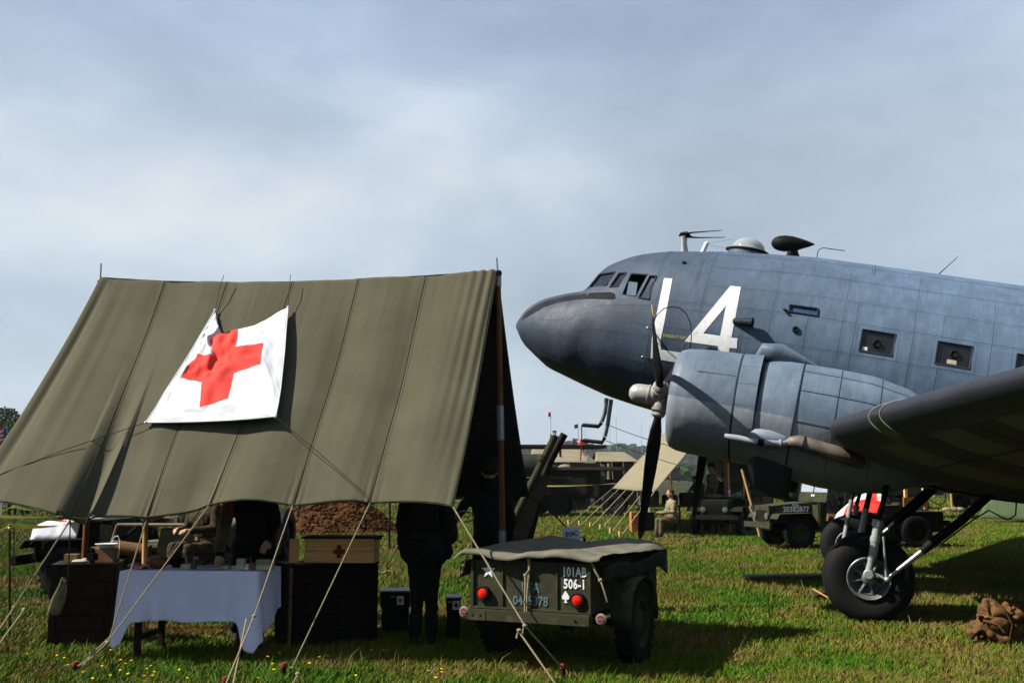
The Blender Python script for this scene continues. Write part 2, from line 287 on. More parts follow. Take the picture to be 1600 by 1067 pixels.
# ================================================================== AIRCRAFT (local axes: x aft, y away from the camera side, z up; origin on the centreline at the propeller disc)
PSI = R(16.8); AL = R(12.1)
hubw = W(1035, 607, 12.3); awv = V((math.sin(PSI), math.cos(PSI), 0)); Ow = hubw+awv*2.82
PM = Matrix.Translation(Ow) @ Matrix.Rotation(-PSI, 4, 'Z') @ Matrix.Rotation(AL, 4, 'Y'); PMI = PM.inverted()
def LP(px, py, lat):      # point on the plane y=-lat under a pixel, local
    o = PMI@CP; d = PMI.to_3x3()@ray(px, py); return o+d*((-lat-o.y)/d.y)
plane = thing('transport_aircraft', 'large blue grey twin engined wartime transport aircraft marked L4 parked nose left on the grass', 'aircraft', M=PM)
def plane_mat(name, ca, cb, cc=None, zcut=None, slope=0., x0=-1.5, x1=2.5, rough=.5):
    ca = tuple(c*KA for c in ca); cb = tuple(c*KA for c in cb); cc = cc and tuple(c*KA for c in cc)
    m = bpy.data.materials.new(name); m.use_nodes = True; t = m.node_tree; b = t.nodes['Principled BSDF']; l = t.links.new
    N = lambda ty, **k: (lambda n: ([setattr(n, a, v) for a, v in k.items()], n)[1])(t.nodes.new(ty))
    tc = N('ShaderNodeTexCoord'); sp = N('ShaderNodeSeparateXYZ'); l(tc.outputs['Object'], sp.inputs[0])
    n = N('ShaderNodeTexNoise'); n.inputs['Scale'].default_value = 1.1; n.inputs['Detail'].default_value = 6; l(tc.outputs['Object'], n.inputs['Vector'])
    mr = N('ShaderNodeMapRange'); mr.inputs[1].default_value = x0; mr.inputs[2].default_value = x1; l(sp.outputs[0], mr.inputs[0])
    ad = N('ShaderNodeMath', operation='MULTIPLY_ADD'); ad.inputs[1].default_value = .5; l(n.outputs[0], ad.inputs[0]); s2 = N('ShaderNodeMath', operation='SUBTRACT'); l(mr.outputs[0], s2.inputs[0]); s2.inputs[1].default_value = .25; l(s2.outputs[0], ad.inputs[2]); ad.use_clamp = True
    mx = N('ShaderNodeMixRGB'); l(ad.outputs[0], mx.inputs[0]); mx.inputs[1].default_value = (*ca, 1); mx.inputs[2].default_value = (*cb, 1); src = mx.outputs[0]
    # vertical weather streaks and patches
    mp = N('ShaderNodeMapping'); mp.inputs['Scale'].default_value = (22, 6, 1.1); l(tc.outputs['Object'], mp.inputs[0])
    ns = N('ShaderNodeTexNoise'); ns.inputs['Scale'].default_value = 1; ns.inputs['Detail'].default_value = 6; ns.inputs['Roughness'].default_value = .7; l(mp.outputs[0], ns.inputs['Vector'])
    rs = N('ShaderNodeMapRange'); rs.inputs[1].default_value = .3; rs.inputs[2].default_value = .7; rs.inputs[3].default_value = .86; rs.inputs[4].default_value = 1.14; l(ns.outputs[0], rs.inputs[0])
    np_ = N('ShaderNodeTexNoise'); np_.inputs['Scale'].default_value = 3.1; np_.inputs['Detail'].default_value = 7; np_.inputs['Roughness'].default_value = .7; l(tc.outputs['Object'], np_.inputs['Vector'])
    rp = N('ShaderNodeMapRange'); rp.inputs[1].default_value = .3; rp.inputs[2].default_value = .7; rp.inputs[3].default_value = .78; rp.inputs[4].default_value = 1.22; l(np_.outputs[0], rp.inputs[0])
    mm = N('ShaderNodeMath', operation='MULTIPLY'); l(rs.outputs[0], mm.inputs[0]); l(rp.outputs[0], mm.inputs[1])
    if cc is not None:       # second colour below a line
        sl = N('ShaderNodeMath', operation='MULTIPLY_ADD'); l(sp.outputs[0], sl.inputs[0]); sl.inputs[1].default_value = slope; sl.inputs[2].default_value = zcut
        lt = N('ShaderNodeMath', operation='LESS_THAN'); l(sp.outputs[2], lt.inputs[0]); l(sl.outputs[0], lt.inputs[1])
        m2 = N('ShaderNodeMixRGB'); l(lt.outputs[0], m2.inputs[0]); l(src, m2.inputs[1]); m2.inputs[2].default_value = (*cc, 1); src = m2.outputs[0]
    m3 = N('ShaderNodeMixRGB', blend_type='MULTIPLY'); m3.inputs[0].default_value = 1; l(src, m3.inputs[1]); l(mm.outputs[0], m3.inputs[2]); src = m3.outputs[0]
    # dark grime flecks
    ng = N('ShaderNodeTexNoise'); ng.inputs['Scale'].default_value = 8; ng.inputs['Detail'].default_value = 8; ng.inputs['Roughness'].default_value = .75; l(tc.outputs['Object'], ng.inputs['Vector'])
    rg = N('ShaderNodeMapRange'); rg.inputs[1].default_value = .66; rg.inputs[2].default_value = .78; rg.inputs[3].default_value = 0; rg.inputs[4].default_value = .6; l(ng.outputs[0], rg.inputs[0])
    m4 = N('ShaderNodeMixRGB'); l(rg.outputs[0], m4.inputs[0]); l(src, m4.inputs[1]); m4.inputs[2].default_value = (.02, .025, .03, 1); l(m4.outputs[0], b.inputs['Base Color'])
    rr = N('ShaderNodeMapRange'); rr.inputs[1].default_value = .3; rr.inputs[2].default_value = .7; rr.inputs[3].default_value = rough-.08; rr.inputs[4].default_value = rough+.15; l(np_.outputs[0], rr.inputs[0]); l(rr.outputs[0], b.inputs['Roughness'])
    nb = N('ShaderNodeTexNoise'); nb.inputs['Scale'].default_value = 2.6; nb.inputs['Detail'].default_value = 3; l(tc.outputs['Object'], nb.inputs['Vector'])
    bp = N('ShaderNodeBump'); bp.inputs['Strength'].default_value = .5; bp.inputs['Distance'].default_value = .035; l(nb.outputs[0], bp.inputs['Height']); l(bp.outputs[0], b.inputs['Normal'])
    b.inputs['Specular IOR Level'].default_value = .28; return m
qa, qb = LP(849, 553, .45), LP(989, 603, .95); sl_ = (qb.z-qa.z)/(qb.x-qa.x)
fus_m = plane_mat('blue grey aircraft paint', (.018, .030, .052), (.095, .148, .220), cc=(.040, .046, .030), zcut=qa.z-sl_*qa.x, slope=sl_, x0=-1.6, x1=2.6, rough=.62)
nac_m = plane_mat('nacelle paint', (.085, .115, .15), (.12, .165, .22), cc=(.20, .225, .255), zcut=-.09, slope=.0, x0=0, x1=2)
wing_top_m = plane_mat('wing upper paint', (.06, .085, .12), (.08, .11, .15)); boot_m = mat('de-icer boot rubber', (.013, .014, .020), .55, 0, .3, 3, .25, 14, spec=.3)
plane_black = mat('anti glare paint', (.018, .018, .022), .8, 0, .3, 5, .1, 50)
seam_m = mat('panel joint', (.03, .042, .06), .7, 0, .2, 8); inner_m = mat('cabin interior', (.018, .022, .016), .9, 0, .3, 3)
# ---- fuselage skin
ST = [-2.93, -2.91, -2.88, -2.78, -2.66, -2.46, -2.2, -1.83, -1.74, -1.63, -1.45, -1.26, -1.0, -.67, .04, .54, 1.43, 2.21, 5, 8, 11, 14, 16.2, 16.6]
TP = [.74, .81, .88, 1.02, 1.14, 1.25, 1.35, 1.46, 1.72, 1.88, 2.0, 2.10, 2.18, 2.25, 2.35, 2.40, 2.465, 2.47, 2.47, 2.46, 2.42, 2.36, 2.32, 2.1]
BS = [-2.93, -2.9, -2.74, -2.28, -1.71, -1.26, -.81, -.5, .2, 1.2, 2.5, 5, 8, 11, 14, 16.2, 16.6]; BT = [.70, .64, .44, .15, .0, -.11, -.17, -.20, -.26, -.29, -.30, -.30, -.1, .4, 1.1, 1.75, 1.95]
WS = [-2.93, -2.91, -2.79, -2.46, -1.85, -1.25, -.5, .5, 1.5, 6, 8, 11, 14, 16.6]; WD = [.02, .1, .33, .58, .84, 1.02, 1.14, 1.21, 1.23, 1.23, 1.15, .85, .42, .08]
def sm(x, xs, ys):     # smooth monotone sampling
    return (interp(x-.05, xs, ys)+2*interp(x, xs, ys)+interp(x+.05, xs, ys))/4
def fus(s_, th, inset=0.):     # th: 0 = top, +90deg = camera side
    tp = sm(s_, ST, TP); bt = sm(s_, BS, BT); hw = sm(s_, WS, WD)
    mid = bt+(tp-bt)*.47; c = math.cos(th); si = math.sin(th)
    if -1.97 < s_ < -.73:                           # canopy narrower than the nose below it
        k = max(0, 1-((s_+1.35)/.62)**2)**2*max(0, c)**2; hw = hw*(1-.26*k)
    z = mid+(tp-mid if c > 0 else mid-bt)*c; y = -hw*math.copysign(abs(si)**.94, si)
    k = 1-inset/max(hw, .05) if inset else 1
    return V((s_+(inset if s_ < -2.6 and inset else 0), y*k, mid+(z-mid)*k))
NS_ = [-2.93, -2.915, -2.895, -2.87, -2.83, -2.78, -2.7]+[x*.1 for x in range(-26, 50)]+[5+i*.5 for i in range(24)]
NA = 84
def shell():
    mb = MB(); n = len(NS_)
    for ins in (0, .05):
        b0 = len(mb.v)
        for s_ in NS_:
            for k in range(NA): mb.v.append(fus(s_, 2*PI*k/NA, ins))
        for i in range(n-1):
            for k in range(NA):
                f = (b0+i*NA+k, b0+i*NA+(k+1) % NA, b0+(i+1)*NA+(k+1) % NA, b0+(i+1)*NA+k); mb.f.append(f if ins == 0 else f[::-1]); mb.mi.append(0 if ins == 0 else 1)
        mb.f.append(tuple(b0+k for k in range(NA-1, -1, -1)) if ins == 0 else tuple(b0+k for k in range(NA))); mb.mi.append(0 if ins == 0 else 1)
        e = b0+(n-1)*NA; mb.f.append(tuple(e+k for k in range(NA)) if ins == 0 else tuple(e+k for k in range(NA-1, -1, -1))); mb.mi.append(0 if ins == 0 else 1)
    return mb
sh0 = MB(); sh0.grid(lambda u, v: fus(NS_[min(len(NS_)-1, round(u*(len(NS_)-1)))], 2*PI*v), len(NS_)-1, 160)
BV = BVHTree.FromPolygons([tuple(v) for v in sh0.v], sh0.f)
def on_skin(px, py, off=.004, bv=None, lat=1.2):
    o = PMI@CP; d = (PMI.to_3x3()@ray(px, py)).normalized(); h = (bv or BV).ray_cast(o, d)
    if h[0] is None: return LP(px, py, lat)
    nrm = h[1] if h[1].dot(d) < 0 else -h[1]; return h[0]+nrm*off
def decal(polys, name, m, parent, off=.004, bv=None, maxe=6, lat=1.2, label=None):
    tri = geometry.tessellate_polygon([[V((x, y, 0)) for x, y in p] for p in polys]); pts = [V((x, y, 0)) for p in polys for x, y in p]
    bm = bmesh.new(); vs = [bm.verts.new(p) for p in pts]
    for a, b_, c in tri:
        try: bm.faces.new((vs[a], vs[b_], vs[c]))
        except ValueError: pass
    for _ in range(6):
        es = [e for e in bm.edges if e.calc_length() > maxe]
        if not es: break
        bmesh.ops.subdivide_edges(bm, edges=es, cuts=1); bmesh.ops.triangulate(bm, faces=bm.faces[:])
    mb = MB(); bm.verts.index_update(); mb.add([on_skin(v.co.x, v.co.y, off, bv, lat) for v in bm.verts], [tuple(v.index for v in f.verts) for f in bm.faces]); bm.free()
    return mb.build(name, m, parent, smooth=True, label=label)
# window openings cut right through the skin
P1 = [(940, 431), (966, 430), (956, 454), (925, 456)]; P2 = [(970, 430), (982, 430), (972.5, 454), (959, 454)]
P3 = [(988, 430), (1016.5, 434), (1001, 470), (978, 466.5)]; P4 = [(1018.5, 435), (1029, 435.6), (1020, 474), (1003.5, 471)]
CW = [(-.0, 0)]
def win_poly(i): s0 = 2.215+.945*i; return [(s0, 1.365), (s0+.42, 1.365), (s0+.42, 1.065), (s0, 1.065)]
def cutter(poly, y0, y1):
    mb = MB(); mb.prism([V((p[0], y0, p[1])) for p in poly], (0, y1-y0, 0)); return mb
cuts = []
def px_poly(P, lat): return [(LP(x, y, lat).x, LP(x, y, lat).z) for x, y in P]
fpoly = [(px_poly(P1, .35), .05), (px_poly(P2, .52), .3), (px_poly(P3, .64), .35), (px_poly(P4, .70), .35)]
far_poly = lambda pl: [(pl[0][0]-.09, pl[0][1]+.10), (pl[1][0]-.05, pl[1][1]+.10), (pl[2][0]-.05, pl[2][1]+.02), (pl[3][0]-.09, pl[3][1]+.02)]
for pl, y0 in fpoly: cuts += [cutter(far_poly(pl), y0, 2), cutter(pl, -y0, -2)]
for i in range(7): cuts += [cutter(win_poly(i), -.9, -1.6), cutter(win_poly(i), .9, 1.6)]
SMW = [(LP(x, y, 1.1).x, LP(x, y, 1.1).z) for x, y in [(1234, 477), (1278, 483), (1277, 495), (1233, 488)]]; cuts += [cutter(SMW, -.8, -1.6)]
allc = MB()
for c in cuts: allc.add(c.v, c.f)
fo = shell().build('fuselage', [fus_m, inner_m], plane, recalc=False); co = allc.build('cut', inner_m); co.matrix_world = PM; bpy.context.view_layer.update()
md = fo.modifiers.new('b', 'BOOLEAN'); md.object = co; md.operation = 'DIFFERENCE'; md.solver = 'FAST'
me = eval_mesh(fo, [co, plane]); fo.modifiers.clear(); fo.data = me; bpy.data.objects.remove(co)
me.shade_smooth(); me.set_sharp_from_angle(angle=R(32))
# glass and frames
def lat_at(s_, z):     # half width of the skin at a station and height
    best = min(range(1, 180), key=lambda k: abs(fus(s_, R(k)).z-z)); return -fus(s_, R(best)).y
def pane(poly, side, g, inset=.02, name='window'):
    pts = [V((p[0], -side*(lat_at(p[0], p[1])-inset), p[1])) for p in poly]; mb = MB(); mb.prism(pts, (0, side*.008, 0)); f = MB()
    n = len(pts)
    for i in range(n): a, b_ = pts[i], pts[(i+1) % n]; f.tube([a-V((0, side*.022, 0)), b_-V((0, side*.022, 0))], .011, 6)
    fr = f.build('window_frame', seam_m, plane); return mb.build(name, g, fr)
for pl, y0 in fpoly[:2]:
    for sd_ in (1, -1): pane(pl if sd_ > 0 else far_poly(pl), sd_, glass_m, .015, 'windshield_pane')
for sd_ in (1, -1):
    pane(fpoly[3][0] if sd_ > 0 else far_poly(fpoly[3][0]), sd_, glass_m, .015, 'cockpit_pane')
    half = [fpoly[2][0][0], tuple((a+b_)/2 for a, b_ in zip(fpoly[2][0][0], fpoly[2][0][1])), tuple((a+b_)/2 for a, b_ in zip(fpoly[2][0][3], fpoly[2][0][2])), fpoly[2][0][3]]
    f = MB(); pts = [V((p[0], -sd_*(lat_at(p[0], p[1])-.01), p[1])) for p in fpoly[2][0]]
    for i in range(4): f.tube([pts[i], pts[(i+1) % 4]], .013, 6)
    f.build('window_frame', seam_m, plane, label='thin dark frame of the slid open cockpit window')
for i in range(7):
    for sd_ in (1, -1): pane(win_poly(i), sd_, glass_dark, .025, 'cabin_window')
pane(SMW, 1, mat('blue tinted window', (.05, .08, .16), .15, 0, .2, 8), .012, 'cabin_window')
for i, (x, y, cx, cy, w_, h_) in enumerate([(1370, 537, 1351, 546, 8, 9), (1491, 553, 1487, 567, 14, 10)]):
    p = on_skin(x, y, .0); d = V((0, -1, 0)); mb = MB(); mb.lathe([(.055, 0), (.055, .02), (.04, .028), (.03, .02), (.0, .02)], p+V((0, .02, 0)), d, 20); mb.build('window_port', black_m, plane, smooth=True)
    q = on_skin(cx, cy, .0); a = w_/128/2*1.05; hh = h_/118/2; mb = MB(); mb.box(q+V((0, .028, 0)), (2*a, .004, 2*hh)); mb.build('window_card', cream if i else white_paint, plane)
# cockpit inside
mb = MB(); mb.box((-.7, 0, 1.05), (1.3, 1.6, .04)); mb.build('cockpit_floor', inner_m, plane)
mb = MB(); mb.lathe([(.0, 0), (1.05, 0), (1.05, .03), (0, .03)], (.12, 0, 1.1), (1, 0, 0), 28); mb.build('bulkhead', inner_m, plane)
for y in (-.42, .42):
    mb = MB(); mb.box((-.62, y, 1.2), (.42, .38, .12), bev=.04); mb.box((-.42, y, 1.36), (.1, .38, .34), bev=.04); mb.build('pilot_seat', leather, plane, smooth=True)
mb = MB(); mb.box((-1.38, 0, 1.45), (.2, .9, .16), bev=.03); mb.build('instrument_panel', black_m, plane)
# anti glare panel, markings
decal([[(815, 500), (822, 489), (838, 477), (858, 469), (888, 462.5), (925, 457.5), (955, 456.5), (961, 459), (962, 467), (955, 468), (925, 467), (900, 468), (870, 473), (850, 480), (830, 492)]], 'anti_glare_panel', plane_black, plane, .003)
z4 = lambda P: [(900+x/5.3333, 400+y/5.3333) for x, y in P]
decal([z4([(735, 185), (803, 190), (770, 370), (735, 560), (705, 700), (708, 780), (930, 812), (1000, 822), (1000, 905), (840, 887), (622, 850), (632, 700), (645, 610), (690, 400)])], 'letter_l', white_paint, plane, .004)
decal([z4([(1287, 250), (1373, 260), (1345, 420), (1295, 680), (1345, 685), (1340, 770), (1280, 765), (1262, 880), (1172, 870), (1185, 750), (905, 712)]), z4([(1250, 415), (1202, 665), (1060, 645)])], 'number_four', white_paint, plane, .004)
tm = text_mb('EMERGENCY EXIT', 7.2, Matrix.Identity(4), 1.0, 0); me_ = MB()
for v in tm.v: me_.v.append(on_skin(1054+v.x*.62, 526.2-v.y*.9+v.x*.62*.115, .005))
me_.f = tm.f; me_.mi = tm.mi; me_.build('exit_marking', mat('yellow green stencil', (.45, .45, .12), .6), plane)
# panel joints and rivets
def skin_line(pts, name='panel_joint', r=.0019, m=seam_m, parent=plane):
    mb = MB(); mb.tube(pts, r, 5); return mb.build(name, m, parent)
def th_of(z_, s_): return R(min(range(1, 179), key=lambda k: abs(fus(s_, R(k)).z-z_)))
riv = MB()
def rivets(f, n):
    for i in range(n):
        p = f(i/max(1, n-1)); q = f(min(1, (i+.5)/n)); o = 5e-3; riv.add([p+V((o, 0, 0)), p+V((0, 0, o)), p-V((o, 0, 0)), p-V((0, 0, o)), p+V((0, -.004, .001))], [(0, 1, 4), (1, 2, 4), (2, 3, 4), (3, 0, 4)])
lines = [(1349, 441), (1349, 473), (1349, 508), (1349, 556), (1300, 412)]
Z_ = []
for px, py in lines:
    p = on_skin(px, py); th = math.atan2(-p.y, p.z-1.03); Z_.append(th)
    T = lambda s_: th_of(p.z, 2.4)
    th0 = T(0)
    skin_line([fus(-1.0+i*.2 if py > 500 else .1+i*.2, th0) for i in range(60)])
    rivets(lambda u, th0=th0: fus((-.8 if py > 500 else .2)+u*5.4, th0+.02)+V((0, -.001, 0)), 150)
for th0 in (R(78), R(98), R(118), R(136)):
    skin_line([fus(-2.75+i*.12, th0) for i in range(25)]); rivets(lambda u, th0=th0: fus(-2.4+u*2.2, th0+.025), 60)
for s_, a0, a1 in [(-2.53, 0, 180), (-2.0, 20, 140), (-.6, 60, 150), (-.68, 10, 60), (-1.12, 0, 42), (-.12, 35, 62), (.05, 20, 82), (1.02, 28, 95), (.65, 80, 110), (1.95, 35, 95), (1.5, 60, 120), (2.22, 8, 36), (2.12, 60, 125), (2.85, 30, 110), (3.2, 60, 120), (3.8, 30, 115), (4.35, 60, 120), (4.8, 30, 110), (5.8, 10, 120), (6.8, 10, 120), (7.8, 10, 120)]:
    skin_line([fus(s_, R(a0+(a1-a0)*i/24)) for i in range(25)]); rivets(lambda u, s_=s_, a0=a0, a1=a1: fus(s_+.03, R(a0+(a1-a0)*u))+V((0, -.001, 0)), 46)
for i in range(3):
    wp = win_poly(i); c = [V((p[0], 0, p[1])) for p in wp]; ex = .055
    q = [(wp[0][0]-ex, wp[0][1]+ex), (wp[1][0]+ex, wp[1][1]+ex), (wp[2][0]+ex, wp[2][1]-ex), (wp[3][0]-ex, wp[3][1]-ex)]
    for k in range(4):
        a, b_ = q[k], q[(k+1) % 4]; rivets(lambda u, a=a, b_=b_: V((lerp(a[0], b_[0], u), -lat_at(lerp(a[0], b_[0], u), lerp(a[1], b_[1], u))-.001, lerp(a[1], b_[1], u))), 18)
# ladder studs, port, breather horn, hoop
for x, y in [(1020, 515), (1012, 560)]:
    p = on_skin(x, y, 0); mb = MB(); mb.tube([p, p+V((-.06, -.09, 0))], .014, 8); mb.ball(p+V((-.06, -.09, 0)), .022, 8, 6); mb.build('step_stud', steel_m, plane, smooth=True)
p = on_skin(1243, 515, 0); mb = MB(); mb.lathe([(.05, 0), (.05, .02), (.035, .03), (.03, .01), (.0, .01)], p, (0, -1, .1), 18); mb.build('drain_port', seam_m, plane, smooth=True)
p = on_skin(1069, 411, .004); mb = MB(); mb.lathe([(.0, 0), (.035, 0), (.03, .012), (0, .014)], p, (0, -.6, .8), 12); mb.build('filler_cap', black_m, plane)
p = on_skin(1228, 485, .0); mb = MB(); mb.tube([p, p+V((-.02, -.05, 0))], .02, 8); mb.build('vent_stub', black_m, plane)
a = on_skin(1150, 503, .05); b_ = on_skin(1177, 507, .11); mb = MB(); mb.tube([a-V((.02, -.05, 0)), a.lerp(b_, .6), b_, b_+V((.012, 0, 0))], [.045, .052, .066, .045], 16); mb.build('breather_pipe', mat('breather pipe paint', (.015, .02, .03), .6), plane, smooth=True)
hp = [(1022, 530), (1024, 512), (1031, 497), (1042, 487), (1054, 484), (1066, 486), (1076, 495), (1083, 510), (1084, 530), (1082, 552), (1080, 562)]
mb = MB(); mb.tube([on_skin(x, y, 0)+V((0, -.28 if 0 < i < 10 else -.02, 0)) for i, (x, y) in enumerate(hp)], .007, 6); mb.build('aerial_hoop', black_m, plane, smooth=True)
# roof fittings
def C0(px, py, lat=0.): return LP(px, py, lat)
mb = MB(); mb.tube([C0(1070, 398), C0(1069, 380), C0(1069, 370)], [.07, .05, .055], 12, flat=.6); mast = mb.build('aerial_mast', mat('grey white paint', (.50, .50, .48), .6, 0, .25, 9), plane, smooth=True)
mb = MB(); mb.tube([C0(1061, 369.5), C0(1064, 366), C0(1073, 365), C0(1079, 369), C0(1070, 371)], [.01, .03, .035, .03, .02], 10); mb.tube([C0(1070, 366, .03), C0(1082, 363.5, .03), C0(1128, 360, .12)], [.022, .012, .005], 8); mb.tube([C0(1072, 370), C0(1090, 371.5, -.05), C0(1133, 371, -.12)], [.02, .011, .005], 8); mb.build('aerial_rods', black_m, mast, smooth=True)
mb = MB(); mb.tube([C0(1097, 396), C0(1104, 381)], .036, 12); mb.ball(C0(1104, 381), .036, 12, 6); mb.build('stub_aerial', white_paint, plane, smooth=True)
mb = MB(); mb.tube(sag(C0(1105, 380), C0(1147, 373.5), 5), .002, 4); mb.tube(sag(C0(1108, 383), C0(1140, 389), 5), .002, 4); mb.build('aerial_wire', black_m, plane)
c = C0(1168, 398); mb = MB(); mb.lathe([(.30, -.06), (.29, .03), (.275, .035), (.27, .03)], c, (0, 0, 1), 32, False); d_ = mb.build('dome_ring', fus_m, plane, smooth=True)
mb = MB(); mb.lathe([(.295, .02), (.31, .03), (.31, .055), (.26, .06)], c, (0, 0, 1), 32, False); mb.ball(c+V((-.29, 0, .05)), (.05, .03, .035)); mb.build('dome_gasket', black_m, plane, smooth=True)
mb = MB(); mb.lathe([(.255*math.cos(a), .05+.205*math.sin(a)) for a in [i*PI/20 for i in range(11)]], c, (0, 0, 1), 32, False); mb.build('astrodome', glass('dome perspex', (.9, .92, .93), .12, .45), plane, smooth=True)
a, b_ = C0(1205, 380), C0(1274, 382); ax = (b_-a); mb = MB(); mb.lathe([(r_, ax.length*h) for h, r_ in [(0, .0), (.02, .045), (.08, .085), (.18, .112), (.32, .122), (.48, .112), (.65, .085), (.82, .05), (.94, .02), (1, .0)]], a+V((0, 0, .0)), ax, 24); lp = mb.build('loop_aerial_fairing', black_m, plane, smooth=True)
q = C0(1239, 391); mb = MB(); mb.tube([C0(1239, 401), q, q+V((0, 0, .05))], [.125, .085, .12], 16, flat=.55); mb.build('fairing_pylon', black_m, lp, smooth=True)
mb = MB(); mb.tube([C0(1276, 406), C0(1278, 393), C0(1281, 389), C0(1287, 387.5), C0(1320, 392)], .006, 6); mb.build('pitot_hook', black_m, plane, smooth=True)
mb = MB(); mb.tube([C0(1463, 432), C0(1497, 401)], [.008, .004], 6); mb.build('whip_aerial', black_m, plane)
# pitot masts under the nose
pip = mat('pitot tube grey', (.30, .33, .36), .4, .3, .2, 12); k5 = .35
for pts, lat, w_ in [([(948, 622), (945, 645), (940, 659)], k5, [(940, 660), (935, 666), (912, 664)]), ([(955, 624), (950, 660), (945, 682)], -.05, [(945, 683), (941, 691), (912, 688)])]:
    mb = MB(); mb.tube([LP(x, y, lat) for x, y in pts], .035, 12, flat=.7); pm = mb.build('pitot_mast', pip, plane, smooth=True)
    mb = MB(); mb.tube([LP(x, y, lat) for x, y in w_]+[LP(w_[-1][0]-3, w_[-1][1]+1, lat)], [.03, .032, .03, .02], 12); mb.build('pitot_head', black_m, pm, smooth=True)
mb = MB(); mb.tube([LP(909, 665, k5), LP(909, 690, .1), LP(907, 720, .1)], .011, 6, flat=.4); mb.build('warning_ribbon', mat('orange red ribbon', (.65, .08, .02), .8), plane)
mb = MB(); mb.tube(sag(LP(948, 663, k5), LP(1060, 700, .2), 8, .02), .005, 5); mb.tube(sag(LP(946, 688, 0), LP(1090, 735, .2), 8, .02), .005, 5); mb.build('tie_down_line', rope_dark, plane)
# tail fin and tailplanes (beyond the frame)
def aero(sec, n=14, y0=0, ymul=1):
    mb = MB(); P = []
    for (le, te, y, z, th) in sec:
        for k in range(2*n):
            t_ = k/n if k < n else (2*n-k)/n; x = (1-math.cos(PI*t_))/2; h = th*2.2*(.63*math.sqrt(x)-.3*x-.33*x*x) if x < 1 else 0; P.append((le+(te-le)*x, y, z, h*(1 if k < n else -1)))
    return P, 2*n
def vert_fin():
    P, m = aero([(12.4, 16.2, 0, 2.2, .3), (14.6, 17.2, 0, 4.6, .14), (15.4, 16.8, 0, 4.9, .04)]); mb = MB(); mb.add([V((x, h, z)) for x, y, z, h in P], [(i*m+k, i*m+(k+1) % m, (i+1)*m+(k+1) % m, (i+1)*m+k) for i in range(2) for k in range(m)]+[tuple(2*m+k for k in range(m))]); return mb
vert_fin().build('tail_fin', wing_top_m, plane, smooth=True)
for sd_ in (1, -1):
    P, m = aero([(13.2, 15.9, -.2*sd_, 1.9, .3), (14.4, 15.9, -3.9*sd_, 1.95, .12), (14.9, 15.6, -4.1*sd_, 1.95, .03)]); mb = MB(); mb.add([V((x, y, z+h)) for x, y, z, h in P], [(i*m+k, i*m+(k+1) % m, (i+1)*m+(k+1) % m, (i+1)*m+k) for i in range(2) for k in range(m)]+[tuple(2*m+k for k in range(m))]); mb.build('tailplane', wing_top_m, plane, smooth=True)
# ---- wings
under_m = bpy.data.materials.new('wing under paint'); under_m.use_nodes = True; t = under_m.node_tree; b = t.nodes['Principled BSDF']; l = t.links.new
tc = t.nodes.new('ShaderNodeTexCoord'); sp = t.nodes.new('ShaderNodeSeparateXYZ'); l(tc.outputs['Object'], sp.inputs[0])
ab = t.nodes.new('ShaderNodeMath'); ab.operation = 'ABSOLUTE'; l(sp.outputs[1], ab.inputs[0])
mr = t.nodes.new('ShaderNodeMapRange'); mr.inputs[1].default_value = 4.75; mr.inputs[2].default_value = 4.75+5*.62; l(ab.outputs[0], mr.inputs[0])
r_ = t.nodes.new('ShaderNodeValToRGB'); r_.color_ramp.interpolation = 'CONSTANT'; l(mr.outputs[0], r_.inputs[0]); el = r_.color_ramp.elements
DK = (.007, .008, .009, 1); WH_SHADE = (.085, .095, .045, 1); el[0].position = 0; el[0].color = DK; el[1].position = .001; el[1].color = WH_SHADE  # white stripes coloured dark olive, putting underwing shade and grass bounce into them
for i, c_ in enumerate([DK, WH_SHADE, DK, WH_SHADE]): q = el.new(.2*(i+1)); q.color = c_
q = el.new(.999); q.color = DK
nn = t.nodes.new('ShaderNodeTexNoise'); nn.inputs['Scale'].default_value = 5; nn.inputs['Detail'].default_value = 6; l(tc.outputs['Object'], nn.inputs['Vector']); ml = t.nodes.new('ShaderNodeMixRGB'); ml.blend_type = 'MULTIPLY'; ml.inputs[0].default_value = .6; l(r_.outputs[0], ml.inputs[1]); l(nn.outputs[0], ml.inputs[2]); l(ml.outputs[0], b.inputs['Base Color']); b.inputs['Roughness'].default_value = .7
WSEC = [(2.02, 6.3, 1.0, -.14, .62), (2.02, 6.3, 4.2, -.14, .62), (2.32, 6.25, 5.3, -.04, .58), (3.3, 6.1, 8.9, .28, .42), (4.3, 5.95, 12.6, .61, .25), (4.8, 5.85, 13.9, .72, .14), (5.2, 5.7, 14.4, .76, .04)]
def wing_pt(y_, t_, up):
    ys_ = [s_[2] for s_ in WSEC]; le = interp(y_, ys_, [s_[0] for s_ in WSEC]); te = interp(y_, ys_, [s_[1] for s_ in WSEC]); z = interp(y_, ys_, [s_[3] for s_ in WSEC]); th = interp(y_, ys_, [s_[4] for s_ in WSEC])
    x = t_*t_; h = th*2.2*(.63*math.sqrt(max(x, 0))-.3*x-.33*x*x) if x < 1 else 0
    return V((le+(te-le)*x, y_, z+h*(1.05 if up else -.95)-.035*(te-le)*x))
YS = [1.0, 2, 3, 4.2]+[4.2+.35*i for i in range(1, 28)]+[13.9, 14.2, 14.4]
